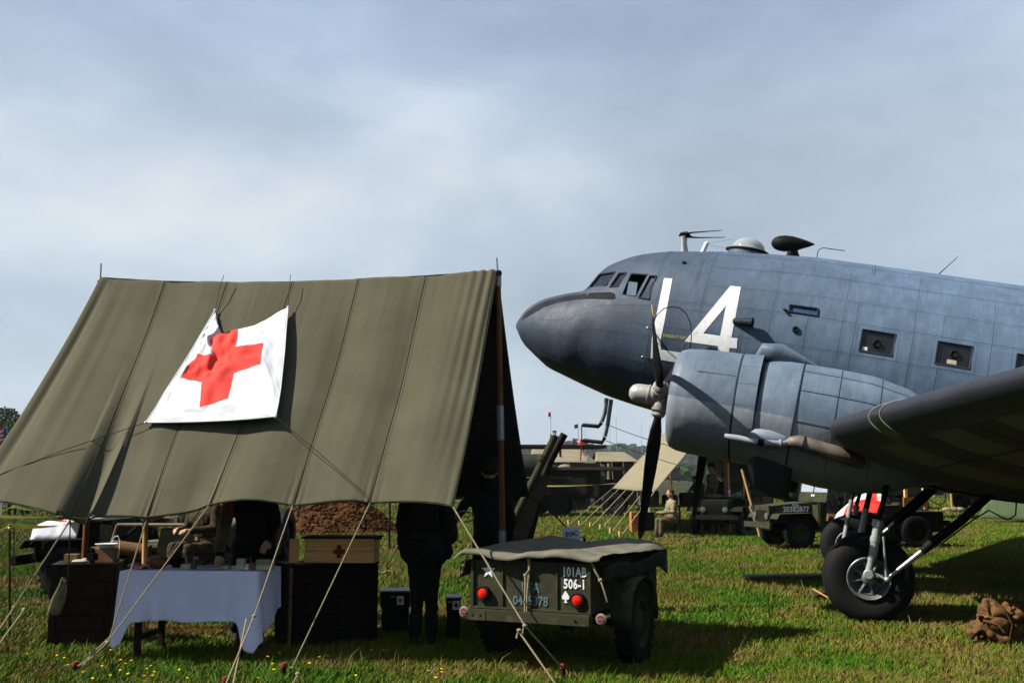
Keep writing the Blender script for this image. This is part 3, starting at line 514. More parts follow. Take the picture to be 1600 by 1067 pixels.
for sd_ in (1, -1):
    mb = MB(); n = 22
    for yy in YS:
        for k in range(2*n): t_ = k/n if k <= n else (2*n-k)/n; p = wing_pt(yy, t_, k <= n); mb.v.append(V((p.x, -sd_*yy, p.z)))
    for i in range(len(YS)-1):
        for k in range(2*n):
            mb.f.append((i*2*n+k, i*2*n+(k+1) % (2*n), (i+1)*2*n+(k+1) % (2*n), (i+1)*2*n+k)); tt = (k+.5)/n if k < n else (2*n-k-.5)/n
            mb.mi.append(2 if tt < .27 else (0 if k < n else 1))
    mb.f.append(tuple((len(YS)-1)*2*n+k for k in range(2*n))); mb.mi.append(0)
    wg = mb.build('wing', [wing_top_m, under_m, boot_m], plane, smooth=True)
    for y_ in (5.35, 5.62):      # bright ribs either side of the landing light bay
        mb = MB(); mb.tube([V((p.x, -sd_*y_, p.z))+V((-.006, 0, 0)) for p in [wing_pt(y_, abs(t_), t_ < 0) for t_ in [i/20*.46-.24 for i in range(21)]]], .0055, 6); mb.build('light_bay_rib', mat('pale rib paint', (.22, .23, .16), .5), wg)
    mb = MB(); mb.grid(lambda u, v: V((0, 0, 0))+(lambda p: V((p.x-.004, -sd_*(5.36+.25*u), p.z)))(wing_pt(5.36+.25*u, abs((v-.5)*.56), v < .5)), 4, 16); mb.build('landing_light_cover', glass_dark, wg, smooth=True)
    for y_ in (6.0, 6.9, 7.8, 8.7, 9.6, 10.6):
        mb = MB(); mb.tube([V((p.x, -sd_*y_, p.z-.001)) for p in [wing_pt(y_, .3+.69*i/14, False) for i in range(15)]], .005, 5); mb.build('panel_joint', seam_m, wg)
    for t_ in (.45, .62, .8):
        mb = MB(); mb.tube([V((p.x, -sd_*y_, p.z-.001)) for y_ in [4.3+i*.7 for i in range(14)] for p in [wing_pt(y_, t_, False)]], .009, 5); mb.build('panel_joint', seam_m, wg)
# wing root fairing
# ---- engines
zc = LP(1110, 634, 3.5).z
def engine(sd_):
    yc = -2.82*sd_; ax = V((1, 0, .045)).normalized(); O_ = V((0, yc, -.10))
    def ring(prof, name, m, n=64, parent=plane, **k):
        mb = MB(); mb.lathe(prof, O_, ax, n, False); return mb.build(name, m, parent, smooth=True, **k)
    cw = ring([(.48, .30), (.52, .20), (.56, .17), (.60, .20), (.628, .28), (.643, .42), (.65, .6), (.652, .93), (.638, .93), (.63, .6), (.60, .32), (.52, .30)], 'engine_cowling', nac_m)
    ring([(.505, .225), (.52, .185), (.533, .176), (.525, .168), (.50, .18), (.49, .22)], 'cowling_lip', mat('dull red lip paint', (.28, .03, .02), .6))
    ring([(.654, .925), (.656, .93), (.654, .945), (.63, .945)], 'cowling_band', seam_m)
    for i in range(16):          # cowl gills
        a0 = 2*PI*i/16+.003; a1 = 2*PI*(i+1)/16-.003; mb = MB()
        u0 = ax.orthogonal().normalized(); v0 = ax.cross(u0)
        def Pg(u, v, r0): a = lerp(a0, a1, u); return O_+ax*(.95+.23*v)+(u0*math.cos(a)+v0*math.sin(a))*(r0+.014*v)
        mb.grid(lambda u, v: Pg(u, v, .653), 5, 2); mb.grid(lambda u, v: Pg(u, v, .643), 5, 2); mb.build('cowl_gill', nac_m, plane, smooth=True)
    ring([(.61, .9), (.60, 1.15), (.58, 1.22)], 'firewall', black_m)
    # nacelle body: oval sections blending into the wing
    SX = [1.17, 1.19, 1.3, 1.45, 1.62, 2.0, 2.4, 2.8, 3.0, 3.3]; HT = [.58, .63, .66, .68, .685, .69, .68, .60, .51, .34]; HB = [.58, .63, .66, .68, .70, .72, .70, .62, .5, .4]; HW = [.58, .63, .645, .65, .66, .62, .55, .44, .36, .24]
    mb = MB(); n = 56; xs_ = [1.17, 1.18, 1.2]+[1.25+.07*i for i in range(30)]
    for x in xs_:
        ht, hb, hw = interp(x, SX, HT), interp(x, SX, HB), interp(x, SX, HW)
        for k in range(n):
            a = 2*PI*k/n; c_, s_ = math.cos(a), math.sin(a); mb.v.append(V((x, yc+hw*s_, -.085+(ht if c_ > 0 else hb)*c_)))
    mb.f += [(i*n+k, i*n+(k+1) % n, (i+1)*n+(k+1) % n, (i+1)*n+k) for i in range(len(xs_)-1) for k in range(n) if not (-.98 < math.cos(2*PI*(k+.5)/n) < -.0 and False)]; mb.mi = [0]*len(mb.f)
    nb = mb.build('nacelle', nac_m, plane, smooth=True)
    for x in (1.62, 2.05, 2.5):
        ht, hb, hw = interp(x, SX, HT), interp(x, SX, HB), interp(x, SX, HW); mb = MB(); mb.tube([V((x, yc-sd_*hw*math.sin(a)*1.002, -.085+(ht if math.cos(a) > 0 else hb)*math.cos(a)*1.002)) for a in [i*PI/20*.8 for i in range(21)]], .011 if x < 1.7 else .004, 5); mb.build('panel_joint', seam_m, nb)
    for a_ in (R(35), R(62), R(93)):
        mb = MB(); pts = []
        for i in range(22):
            x = 1.64+i*.062; ht, hb, hw = interp(x, SX, HT), interp(x, SX, HB), interp(x, SX, HW); pts.append(V((x, yc-sd_*hw*math.sin(a_)*1.002, -.085+(ht if math.cos(a_) > 0 else hb)*math.cos(a_)*1.002)))
        mb.tube(pts, .004, 5); mb.build('panel_joint', seam_m, nb)
        if sd_ == 1: rivets(lambda u, pts=pts: pts[min(21, int(u*21))].lerp(pts[min(21, int(u*21)+1)], u*21-int(u*21))+V((0, 0, .02)), 60)
    for a_ in (R(60),):
        mb = MB(); mb.tube([O_+ax*x+V((0, -sd_*.652*math.sin(a_), .652*math.cos(a_))) for x in [.45+i*.05 for i in range(10)]], .003, 5); mb.build('panel_joint', seam_m, cw)
    # undercarriage bay fairing under the nacelle, open behind
    mb = MB(); n = 28
    for x, hb, hw in [(1.18, .60, .5), (1.3, .86, .5), (1.5, .93, .5), (1.7, .93, .48)]:
        for k in range(n+1): a = PI/2+PI*k/n; mb.v.append(V((x, yc+hw*math.sin(2*PI-a+PI) if False else yc+hw*math.cos(a-PI/2), -.1-hb*math.sin(a-PI/2))))
    mb.f += [(i*(n+1)+k, i*(n+1)+k+1, (i+1)*(n+1)+k+1, (i+1)*(n+1)+k) for i in range(3) for k in range(n)]; mb.mi = [0]*len(mb.f); mb.build('wheel_bay_fairing', mat('bay fairing paint', (.03, .04, .045), .5, 0, .3, 4), plane, smooth=True, solid=.01)
    # air scoop on top, oil cooler bulge, exhaust
    mb = MB(); mb.tube([V((1.02, yc+.25*sd_, .60)), V((1.1, yc+.25*sd_, .66)), V((1.3, yc+.25*sd_, .66)), V((1.75, yc+.25*sd_, .60))], [.02, .10, .12, .03], 16, flat=1.6); mb.build('air_scoop', nac_m, nb, smooth=True)
    # engine
    mb = MB(); mb.lathe([(0, .02), (.09, .05), (.13, .12), (.2, .2), (.24, .3), (.24, .5), (0, .5)], O_, ax, 24); cc_ = mb.build('crankcase', mat('grey crankcase enamel', (.12, .13, .14), .4), plane, smooth=True)
    u0 = ax.orthogonal().normalized(); v0 = ax.cross(u0)
    for i in range(9):
        a = 2*PI*i/9; d_ = u0*math.cos(a)+v0*math.sin(a); mb = MB(); c_ = O_+ax*.4
        mb.lathe([(.075 if j % 2 else .09, .22+j*.018) for j in range(18)], c_, d_, 12); mb.build('cylinder', steel_m, cc_)
    mb = MB(); mb.lathe([(.0, .62), (.62, .62), (.62, .64), (0, .64)], O_, ax, 32); mb.build('baffle', black_m, plane)
    # propeller
    hubm = mat('propeller hub aluminium', (.42, .41, .37), .42, .35, .15, 9, .1, 60)
    mb = MB(); mb.lathe([(0, -.40), (.05, -.392), (.09, -.365), (.112, -.325), (.12, -.28), (.12, -.16), (.128, -.155), (.128, -.135), (.118, -.13), (.118, -.08), (.10, -.06), (.10, .05), (.06, .16)], O_, ax, 28); hb_ = mb.build('propeller_hub', hubm, plane, smooth=True)
    for bi, ang in enumerate((180, 60, 300)):
        a = R(ang)*sd_; rad = (V((0, 0, 1))*math.cos(a)+V((0, -1, 0))*math.sin(a)); rad = (rad-ax*rad.dot(ax)).normalized(); tan = ax.cross(rad)
        mb = MB(); mb.lathe([(.085, .06), (.10, .10), (.10, .17), (.07, .20), (.085, .215), (.085, .235), (.06, .26)], O_, rad, 18); mb.build('blade_collar', mat('dull collar steel', (.30, .29, .27), .5, .3, .3, 14), hb_, smooth=True)
        SR = [.22, .3, .42, .6, .9, 1.2, 1.45, 1.6, 1.7, 1.755, 1.77]; CH = [.045, .05, .078, .10, .108, .098, .082, .088, .068, .035, .008]; TH = [.045, .043, .032, .022, .016, .011, .008, .006, .005, .004, .003]; TW = [62, 60, 56, 48, 36, 28, 23, 20, 19, 18, 18]
        for part_, r0, r1 in (('propeller_blade', .22, 1.66), ('blade_tip', 1.66, 1.77)):
            rr_ = sorted(set([r for r in SR if r0 <= r <= r1]+[r0, r1])); mb = MB(); n = 16
            for r in rr_:
                c_, th_, tw = interp(r, SR, CH), interp(r, SR, TH), R(interp(r, SR, TW)); cd = (tan*math.cos(tw)+ax*math.sin(tw)); nd = rad.cross(cd)
                for k in range(n): q = 2*PI*k/n; mb.v.append(O_+rad*r+cd*c_*math.cos(q)+nd*th_*math.sin(q))
            mb.f += [(i*n+k, i*n+(k+1) % n, (i+1)*n+(k+1) % n, (i+1)*n+k) for i in range(len(rr_)-1) for k in range(n)]+[tuple(range(n)), tuple((len(rr_)-1)*n+k for k in range(n))]; mb.mi = [0]*len(mb.f)
            if part_ == 'propeller_blade': bl = mb.build(part_, black_m, plane, smooth=True)
            else: mb.build(part_, (yellow_paint if ang != 180 else mat('dull red tip paint', (.12, .01, .01), .6)), bl, smooth=True)
    # main wheel and legs
    wc = PMI@(PM@LP(1355, 897, 3.02)); wcw = PM@wc; off = awv*(.2 if sd_ == 1 else 0)
    base = PM@LP(1356, 893, 2.86); cw_ = V((base.x, base.y, .487)) if sd_ == 1 else V((base.x, base.y, .487))+awv*5.68
    side_ = -awv*sd_       # outboard direction
    mb = MB(); T_ = [(.24, -.17), (.30, -.20), (.42, -.215), (.50, -.20), (.55, -.15), (.565, -.12), (.56, -.105), (.575, -.06), (.567, -.05), (.567, -.035), (.578, -.02), (.578, .02), (.567, .035), (.567, .05), (.575, .06), (.56, .105), (.565, .12), (.55, .15), (.50, .20), (.42, .215), (.30, .20), (.24, .17)]
    mb.lathe([(r*.87, h*.92) for r, h in T_], cw_, awv, 72, False)
    for v in mb.v:
        if v.z < .012: v.z = .012
        elif v.z < .12: k = (.12-v.z)/.12; d_ = (v-cw_).dot(awv); v += awv*d_*.12*k
    ty = mb.build('main_tyre', rubber, plane, world=True, smooth=True, sharp=R(60))
    rimm = mat('wheel rim grey', (.17, .175, .18), .45, .5, .3, 14)
    mb = MB(); mb.lathe([(.235, .185), (.24, .20), (.23, .21), (.212, .20), (.205, .17), (.185, .15), (.175, .16), (.165, .15), (.155, .09), (.08, .06)], cw_, side_, 48, False); mb.lathe([(.255, -.185), (.262, -.20), (.25, -.215), (.22, -.17), (.17, -.09), (.08, -.06)], cw_, side_, 48, False); rm = mb.build('wheel_rim', rimm, ty, world=True, smooth=True)
    mb = MB()
    e1 = side_.cross(V((0, 0, 1))); 
    for i in range(8):
        a = 2*PI*i/8+.2; d_ = V((0, 0, 1))*math.cos(a)+e1*math.sin(a); mb.tube([cw_+side_*.12+d_*.05, cw_+side_*.16+d_*.14, cw_+side_*.14+d_*.188], [.03, .016, .022], 8)
    mb.lathe([(0, .24), (.035, .24), (.045, .22), (.075, .20), (.08, .14), (.09, .1), (0, .1)], cw_, side_, 20); mb.build('wheel_spokes', rimm, rm, world=True, smooth=True)
    # legs: points measured on the near wheel, mirrored for the far one
    def Q(px, py, lat): p = LP(px, py, lat); return p if sd_ == 1 else V((p.x, -p.y, p.z))
    lo = 3.12
    for la in ([lo] if sd_ == -1 else [lo]):
        mb = MB(); mb.tube([Q(1356, 900, lo), Q(1361, 876, lo)], [.045, .035], 12); mb.tube([Q(1361, 876, lo), Q(1363, 868, lo)], .042, 12); mb.tube([Q(1363, 872, lo), Q(1371, 820, lo)], .046, 16); mb.tube([Q(1367, 846, lo), Q(1368, 838, lo)], .055, 16); mb.tube([Q(1370.5, 822, lo), Q(1372, 812, lo)], .058, 16); mb.lathe([(.0, 0), (.055, 0), (.06, .05), (.045, .07), (0, .07)], Q(1357, 897, lo)+V((0, .02*sd_, 0)), (0, -sd_, 0), 16); lg = mb.build('oleo_leg', mat('oleo grey paint', (.36, .38, .36), .4, .3, .15, 14), plane, smooth=True)
        mb = MB(); mb.tube([Q(1372, 812, lo), Q(1380, 785, lo), Q(1388, 742, 3.0), Q(1394, 700, 2.95)], [.035, .03, .036, .036], 12); mb.build('leg_upper', black_m, plane, smooth=True)
        mb = MB(); mb.tube([Q(1348, 822, 2.5), Q(1353, 795, 2.5), Q(1362, 757, 2.55), Q(1368, 715, 2.6)], [.03, .034, .03, .03], 12); mb.build('leg_upper', black_m, plane, smooth=True)
        mb = MB(); mb.tube([Q(1348, 822, 2.5), Q(1353, 794, 2.5)], .036, 12); mb.tube([Q(1335, 893, 2.5), Q(1348, 822, 2.5)], .04, 12); mb.build('oleo_leg', mat('oleo grey paint', (.36, .38, .36)), plane, smooth=True)
        mb = MB(); mb.tube([Q(1385, 903, 3.14), Q(1381, 846, 3.14), Q(1380.5, 838, 3.14)], [.014, .012, .018], 8); mb.tube([Q(1362, 893, 3.12), Q(1386, 906, 3.12)], .016, 8); mb.ball(Q(1386, 905, 3.14), .03); mb.build('torque_link', mat('oleo grey paint', (.36, .38, .36)), plane, smooth=True)
        for l2 in (3.12, 2.72):
            mb = MB(); mb.tube([Q(1388, 902, l2), Q(1445, 858, l2)], [.022, .036], 10); mb.build('drag_strut', chrome, plane, smooth=True)
            mb = MB(); mb.tube([Q(1440, 862, l2), Q(1450, 853, l2), Q(1500, 815, l2), Q(1620, 705, l2)], [.04, .052, .05, .045], 10); mb.build('drag_strut_upper', black_m, plane, smooth=True)
        mb = MB(); mb.tube([Q(1470, 850, 3.1), Q(1520, 812, 3.1), Q(1545, 797, 3.1), Q(1562, 806, 3.1), Q(1575, 812, 3.1), Q(1587, 804, 3.1), Q(1588, 785, 3.1), Q(1585, 775, 3.1), Q(1600, 762, 3.1)], .009, 6); mb.build('brake_hose', black_m, plane, smooth=True)
        # underwing exhaust and pipe
    mb = MB(); mb.tube([Q(1133, 681, 3.45), Q(1150, 684, 3.48), Q(1186, 691, 3.5), Q(1222, 693, 3.5), Q(1232, 692, 3.45)], [.03, .038, .036, .034, .03], 12); mb.tube([Q(1217, 693, 3.5), Q(1221, 693, 3.5)], .05, 12); nbp = mb.build('drain_pipe', mat('pale grey pipe paint', (.26, .29, .33), .4), plane, smooth=True)
    mb = MB(); mb.tube([Q(1184, 690.6, 3.5), Q(1194, 692, 3.5)], .040, 12); mb.build('pipe_clamp', black_m, nbp)
    mb = MB(); mb.tube([Q(1226, 693, 3.42), Q(1236, 690, 3.45), Q(1246, 690, 3.45), Q(1300, 706, 3.4), Q(1338, 719, 3.35), Q(1347, 724, 3.3)], [.04, .065, .082, .092, .088, .06], 16, flat=.9); ex = mb.build('exhaust_pipe', mat('scorched exhaust steel', (.16, .13, .105), .6, .3, .35, 6, .2, 40), plane, smooth=True)
    mb = MB(); mb.tube([Q(1254, 693, 3.45), Q(1255.5, 693.4, 3.45)], .091, 16); mb.build('exhaust_clamp', seam_m, ex)
    mb = MB(); mb.tube([Q(1168, 676, 3.35), Q(1180, 678, 3.38), Q(1200, 681, 3.38), Q(1226, 684, 3.36)], [.03, .10, .115, .10], 16, flat=.8); mb.build('oil_cooler_fairing', mat('pale nacelle paint', (.20, .235, .28), .45, 0, .12, 4), plane, smooth=True)
engine(1); engine(-1)
rv = riv.build('rivets', mat('rivet heads', (.05, .07, .10), .5), plane, kind='stuff')
def on_fus_rivet(): pass
# ================================================================== MAIN TENT
RX = [157, 257, 355, 457, 560, 665, 778]; EX = [-62, 110, 229, 326, 457, 578, 708]
def ridge_pt(u):       # u in panels 0..6
    px = interp(u, range(7), RX); py = interp(px, [157, 250, 350, 450, 540, 650, 778], [433, 438.5, 441, 440, 437, 431, 423]); return W(px, py, interp(px, [157, 778], [10.6, 10.25]))
def eave_pt(u):
    px = interp(u, range(7), EX); py = interp(px, [-62, 0, 60, 110, 145, 170, 200, 229, 275, 300, 326, 360, 390, 425, 457, 518, 550, 578, 645, 680, 708], [790, 781, 796, 812, 808, 807, 809, 812, 803, 797, 790, 786, 784, 786, 790, 784, 783, 786, 785, 788, 792]); return W(px, py, interp(px, [-62, 110, 578, 708], [8.85, 8.72, 8.70, 8.58]))
RR = V((.37, 1.05, 0))
def rear_eave(u): p = ridge_pt(u); return V((p.x+.34, p.y+1.15, 1.35+.05*math.cos(u*2*PI)))
tent = thing('ridge_tent', 'large open sided olive canvas ridge tent with a red cross flag on its roof', 'tent', (G(787, 850).x-2.4, 10.3, 0))
TN = (eave_pt(5)-ridge_pt(5)).cross(ridge_pt(1)-ridge_pt(5)).normalized(); TN = TN if TN.y < 0 else -TN
def front(u, v):       # u 0..6, v 0 ridge..1 eave
    a, b_ = ridge_pt(u), eave_pt(u); p = a.lerp(b_, v); k = u-math.floor(u)
    p = p-V((0, 0, 1))*.16*math.sin(PI*v)*.6                                # slack between ridge and eave
    d = .028*math.sin(PI*k)*math.sin(PI*min(1, v*1.1))                       # cloth bellies between seams
    d += .003*noise.noise(V((u*7, v*2.2, 0)))+.002*noise.noise(V((u*26, v*1.5, 4)))*max(0, .9-v)+.06*noise.noise(V((u*1.3, v*2, 8)))
    e = abs(u-1)                                                             # gathered folds running into the first guy point
    if v > .35: d += .085*((v-.35)/.65)**1.4*math.cos(min(1, abs(u-1.12)/.22)*PI)*(1 if abs(u-1.12) < .22 else 0)*-1
    d += .035*math.exp(-((u-.12)/.05)**2)*-1*math.sin(PI*min(1, v*1.05))**.5+.012*math.exp(-((u-.3)/.06)**2)*math.sin(PI*v)+.006*math.exp(-((u-.52)/.05)**2)*math.sin(PI*v*.9)
    for c_ in (0, 2, 3, 4, 5, 6): 
        q = abs(u-c_); d += .008*math.exp(-(q/.10)**2)*max(0, (v-.82)/.18)*math.sin(u*70)   # puckers at each guy point
    d += .02*math.sin(u*48+6*v)*math.exp(-((6-u)/.35)**2)*(1-v)*.6
    return p+TN*d
mb = MB(); NU, NV = 312, 90
mb.grid(lambda u, v: front(u*6, v), NU, NV)
fr = mb.build('canvas_front', canvas, tent, world=True, smooth=True, solid=.005, sharp=R(80))
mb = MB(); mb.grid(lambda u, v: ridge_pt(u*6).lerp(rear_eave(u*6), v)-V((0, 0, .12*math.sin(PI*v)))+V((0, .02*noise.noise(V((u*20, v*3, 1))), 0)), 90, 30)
mb.build('canvas_rear', canvas_dark, tent, world=True, smooth=True, solid=.005)  # rear panel coloured near black: the tent's inner shade is put into its canvas
sm_ = mat('canvas seam thread', (.055, .053, .03), .9, 0, .2, 30)
for k in range(1, 6):
    mb = MB(); mb.tube([front(k, v/40)+TN*.004 for v in range(41)], .0055, 5, flat=.6); mb.tube([front(k+.035, v/40)+TN*.003 for v in range(41)], .0022, 4); mb.build('canvas_seam', sm_, tent, world=True)
mb = MB(); mb.tube([front(u/30*6, .995)+TN*.003 for u in range(31)], .007, 6); mb.build('eave_hem', sm_, tent, world=True)
mb = MB(); mb.tube([front(6, v/40)+TN*.003+V((-.02, 0, 0)) for v in range(41)], .006, 6); mb.build('edge_hem', sm_, tent, world=True)
def pole(top, foot, tip, bands):
    top, foot = V(top), V(foot); mb = MB(); mb.tube([foot, top], .030, 16); p = mb.build('tent_pole', wood_brown, tent, world=True, smooth=True)
    mb = MB(); mb.tube([top, tip], .009, 8); mb.build('pole_spike', steel_m, p, world=True)
    for a, b_ in bands: mb = MB(); mb.tube([foot.lerp(top, a), foot.lerp(top, b_)], .036, 16); mb.build('pole_sleeve', steel_m, p, world=True, smooth=True)
tr = ridge_pt(6); fr_ = W(788, 900, tr.y); fr_.z = 0; pole(tr-V((0, 0, .04)), fr_, W(776, 403, tr.y), [(.975, .995), (.50, .585), (.0, .35)] if False else [(.965, .995), (.535, .63), (.17, .29)])
tl = ridge_pt(0); pole(tl-V((0, 0, .04)), (tl.x, tl.y, 0), W(158, 412, tl.y), [(.5, .6)])
mb = MB(); mb.tube([ridge_pt(u*6/12)-V((0, 0, .075)) for u in range(13)], .028, 10); mb.build('ridge_pole', wood_brown, tent, world=True, smooth=True)
mb = MB(); mb.lathe([(.0, 0), (.03, 0), (.03, .03), (0, .03)], W(780, 428, tr.y)-V((0, .02, 0)), (0, -1, 0), 16); mb.build('ridge_cap', black_m, tent, world=True)
p = W(228, 800, 9.8); mb = MB(); mb.tube([V((p.x+.03, p.y, 0)), V((p.x, p.y, p.z))], .026, 12); mb.build('eave_pole', wood_pale, tent, world=True, smooth=True)
peg_n = [0]
def peg(p, label, m=mat('rusty peg head', (.20, .04, .02), .7), h=.11, r=.02, grp='tent pegs along the front of the red cross tent', lean=(0, 0)):
    t_ = thing('tent_peg', label, 'tent peg', (p.x, p.y, 0), 0, grp); mb = MB(); mb.tube([(0, 0, -.05), (lean[0], lean[1], h)], [r*.8, r], 10); mb.build('stake', wood_dark, t_)
    mb = MB(); mb.lathe([(0, 0), (r*1.3, 0), (r*1.45, .02), (r*1.1, .035), (0, .038)], (lean[0], lean[1], h-.01), (0, 0, 1), 12); mb.build('stake_head', m, t_, smooth=True); return V((p.x+lean[0], p.y+lean[1], h*.6))
def guy(pts, r=.0065, knot=None, m=rope_m, name='guy_rope'):
    mb = MB(); q = [V(p) for p in pts]; mb.tube(q, r, 6); o = mb.build(name, m, tent, world=True)
    if knot is not None:
        k = V(knot); mb = MB(); mb.ball(k, (.02, .02, .014), 8, 6); mb.tube([k, k+V((-.015, 0, -.03)), k+V((-.02, -.01, -.06))], [.008, .007, .01], 5); mb.build('rope_knot', m, o, world=True)
    return o
def line_at(px, py, a, b_):     # the point over a line in plan between a and b under a pixel
    t_ = min(1, max(0, (px-proj(a)[0])/(proj(b_)[0]-proj(a)[0]))) if abs(proj(b_)[0]-proj(a)[0]) > 6 else min(1, max(0, (py-proj(a)[1])/(proj(b_)[1]-proj(a)[1]))); return W(px, py, lerp(a.y, b_.y, t_))
e = [eave_pt(k) for k in range(7)]
g2 = G(117, 1060); pk = peg(g2, 'red capped tent peg left of the table holding two joined guy ropes')
k2 = line_at(172, 994, e[2], pk); k3 = line_at(168, 1003, e[3], pk)
guy([e[2], k2, pk]); guy([e[3], k3, pk+V((.02, 0, 0))], knot=k3); guy([k3, W(140, 1030, 8.1), pk+V((.01, 0, .03))], .0055, knot=W(143, 1020, 8.2))
guy([W(315, 793, 8.8), W(268, 862, 10.4), G(245, 905)], .004)
g1 = G(-40, 1040); p1 = peg(g1, 'tent peg at the far left corner of the tent', grp=None)
k1 = line_at(22, 948, e[1], p1); guy([e[1], k1, W(-6, 990, 8.4)], knot=k1); guy([W(38, 951, 8.8), W(-6, 1012, 8.2)], .006, knot=W(37, 952, 8.8))
guy([e[1], e[1]+V((-.01, .05, -.5)), W(103, 958, 9.2)], .006, m=rope_dark, knot=W(104, 908, 9.2))
g4 = G(352, 1085); p4 = peg(g4, 'tent peg in front of the table below the frame edge', grp=None); k4 = line_at(397, 962, e[4], p4); guy([e[4], k4], knot=k4); guy([k4, G(348, 1080, .05)]); guy([k4+V((-.06, 0, -.02)), G(362, 1080, .05)])
g5 = G(443, 1062); p5 = peg(g5, 'red capped tent peg in the grass in front of the dark chest'); guy([e[5], line_at(453, 1050, e[5], p5)+V((0, 0, 0)), p5], knot=line_at(455, 1044, e[5], p5)); guy([W(466, 1053, 7.9), W(452, 1075, 7.7)], .005, knot=W(465, 1052, 7.9))
g6 = G(880, 1064); p6 = peg(g6, 'red capped tent peg in the grass in front of the trailer'); k6 = W(820, 977, 8.10); guy([e[6], k6], .0075); mb = MB(); mb.lathe([(.018, -.006), (.025, 0), (.018, .006)], k6, (.5, -.5, 0), 12); guy([k6, p6+V((0, 0, .03))], .0075, knot=k6); guy([W(812, 988, 8.10), G(868, 1068, .05)], .0075, knot=W(811, 984, 8.10))
cv = e[6]+V((.03, .02, -.03)); mb = MB(); mb.tube([cv+V((.07+.08*math.cos(a), 0, -.05+.045*math.sin(a))) for a in [i*2*PI/16 for i in range(17)]], .006, 6); mb.build('coiled_cord', rope_dark, tent, world=True, smooth=True)
# rear guys and small stakes
r5 = rear_eave(5.1); pp = G(617, 912); guy([rear_eave(4.4), W(604, 885, 12.4)], .006, m=rope_dark, knot=W(606, 887, 12.4)); q = thing('tent_peg', 'dark stake with a frayed rope end in the lawn behind the tent', 'tent peg', (pp.x, pp.y, 0)); mb = MB(); mb.tube([(0, 0, 0), (-.02, 0, .2)], .02, 8); mb.build('stake', wood_brown, q); mb = MB(); mb.tube([(-.02, 0, .17), (-.1, 0, .2), (-.2, 0, .16), (-.28, 0, .2)], .012, 6); mb.build('rope_end', rope_m, q)
pp = G(608, 858); q = thing('iron_stake', 'thin black upright stake on the lawn beside the earth mound', 'stake', (pp.x, pp.y, 0)); mb = MB(); mb.tube([(0, 0, 0), (0, 0, 1.12)], .022, 8); mb.build('shaft', black_m, q); mb = MB(); mb.ball((0, 0, 1.13), .028, 8, 6); mb.build('cap', black_m, q)
guy([rear_eave(6), W(851, 788, 13.5), W(889, 828, 15.5)], .010, m=rope_dark); pp = G(891, 866); pp = W(891, 832, 15.6); q = thing('anchor_post', 'short brown post behind the trailer with a black cable to it', 'post', (pp.x, pp.y, 0)); mb = MB(); mb.box((0, 0, pp.z/2), (.05, .05, pp.z), bev=.006); mb.build('post', wood_brown, q); mb = MB(); mb.box((0, -.0, pp.z), (.12, .06, .09), bev=.01); mb.build('clamp', red_paint if False else wood_brown, q)
# ---- red cross flag
def tentY(px, py, off):
    a = ridge_pt(3); r_ = ray(px, py); k = (a-CP).dot(TN)/r_.dot(TN); return CP+r_*k+TN*off
CU = [0, .22, .37, .63, .78, 1]
CPX = [[(338, 490), (343, 515), (351, 531), (385, 519), (412, 507), (452, 485)], [(317, 527), (325, 533), (331, 537), (376, 523), (405, 521), (450, 518)], [(297, 562), (313, 562), (338, 567), (373, 554), (416, 547), (448, 558)],
       [(262, 618), (288, 601), (320, 608), (371, 597), (413, 584), (443, 620)], [(248, 643), (276, 644), (318, 649), (363, 637), (405, 641), (440, 645)], [(232, 668), (275, 669.5), (313, 670), (365, 670), (398, 669), (437, 667)]]
# push the cross's outer corners to their own rows
CPX[1][2] = (331, 537); CPX[4][2] = (318, 649)
def flag_px(u, v):
    i = min(4, max(k for k in range(5) if CU[k] <= u+1e-9)); j = min(4, max(k for k in range(5) if CU[k] <= v+1e-9)); a = (u-CU[i])/(CU[i+1]-CU[i]); b_ = (v-CU[j])/(CU[j+1]-CU[j])
    q = [[V((*CPX[j+y][i+x], 0)) for x in (0, 1)] for y in (0, 1)]; return q[0][0].lerp(q[0][1], a).lerp(q[1][0].lerp(q[1][1], a), b_)
us = sorted(set([round(CU[i]+(CU[i+1]-CU[i])*k/14, 5) for i in range(5) for k in range(15)]))
flag = thing('red_cross_flag', 'white flag with a red cross hung by its corners on the tent roof', 'flag', tentY(345, 668, .1))
mb = MB()
for v in us:
    for u in us:
        p = flag_px(u, v); off = .04+.08*u*v+.03*v+.04*math.sin(PI*u)*math.sin(PI*v)
        w_ = .020*noise.noise(V((u*5+v*3, v*5-u*2, 5)))+.020*noise.noise(V((u*13, v*11, 2)))*math.exp(-((u-.4)**2+(v-.4)**2)/.12)*2+.010*abs(noise.noise(V(((u-v)*14, (u+v)*3, 7))))+.008*noise.noise(V((u*32, v*30, 2)))*math.exp(-((u-.45)**2+(v-.45)**2)/.08)+.006*noise.noise(V((u*18, v*20, 9)))
        w_ += .045*math.exp(-((u-.26-.25*v)/.035)**2)*max(0, 1-v*1.6)-.06*math.exp(-((u-.30-.25*v)/.04)**2)*max(0, 1-v*1.6)
        w_ += .02*math.sin(9*u)*max(0, v-.75)*2
        ed = min(1, min(u, 1-u, v+.15, 1-v)/.06)
        off = .045+.08*u*v+.03*v+.04*math.sin(PI*u)*math.sin(PI*v); mb.v.append(tentY(p.x, p.y, off+w_*1.05*max(0, ed)))
n = len(us)
for j in range(n-1):
    for i in range(n-1):
        mb.f.append((j*n+i, j*n+i+1, (j+1)*n+i+1, (j+1)*n+i)); uc, vc = (us[i]+us[i+1])/2, (us[j]+us[j+1])/2
        mb.mi.append(1 if (.37 < uc < .63 and .22 < vc < .78) or (.37 < vc < .63 and .22 < uc < .78) else 0)
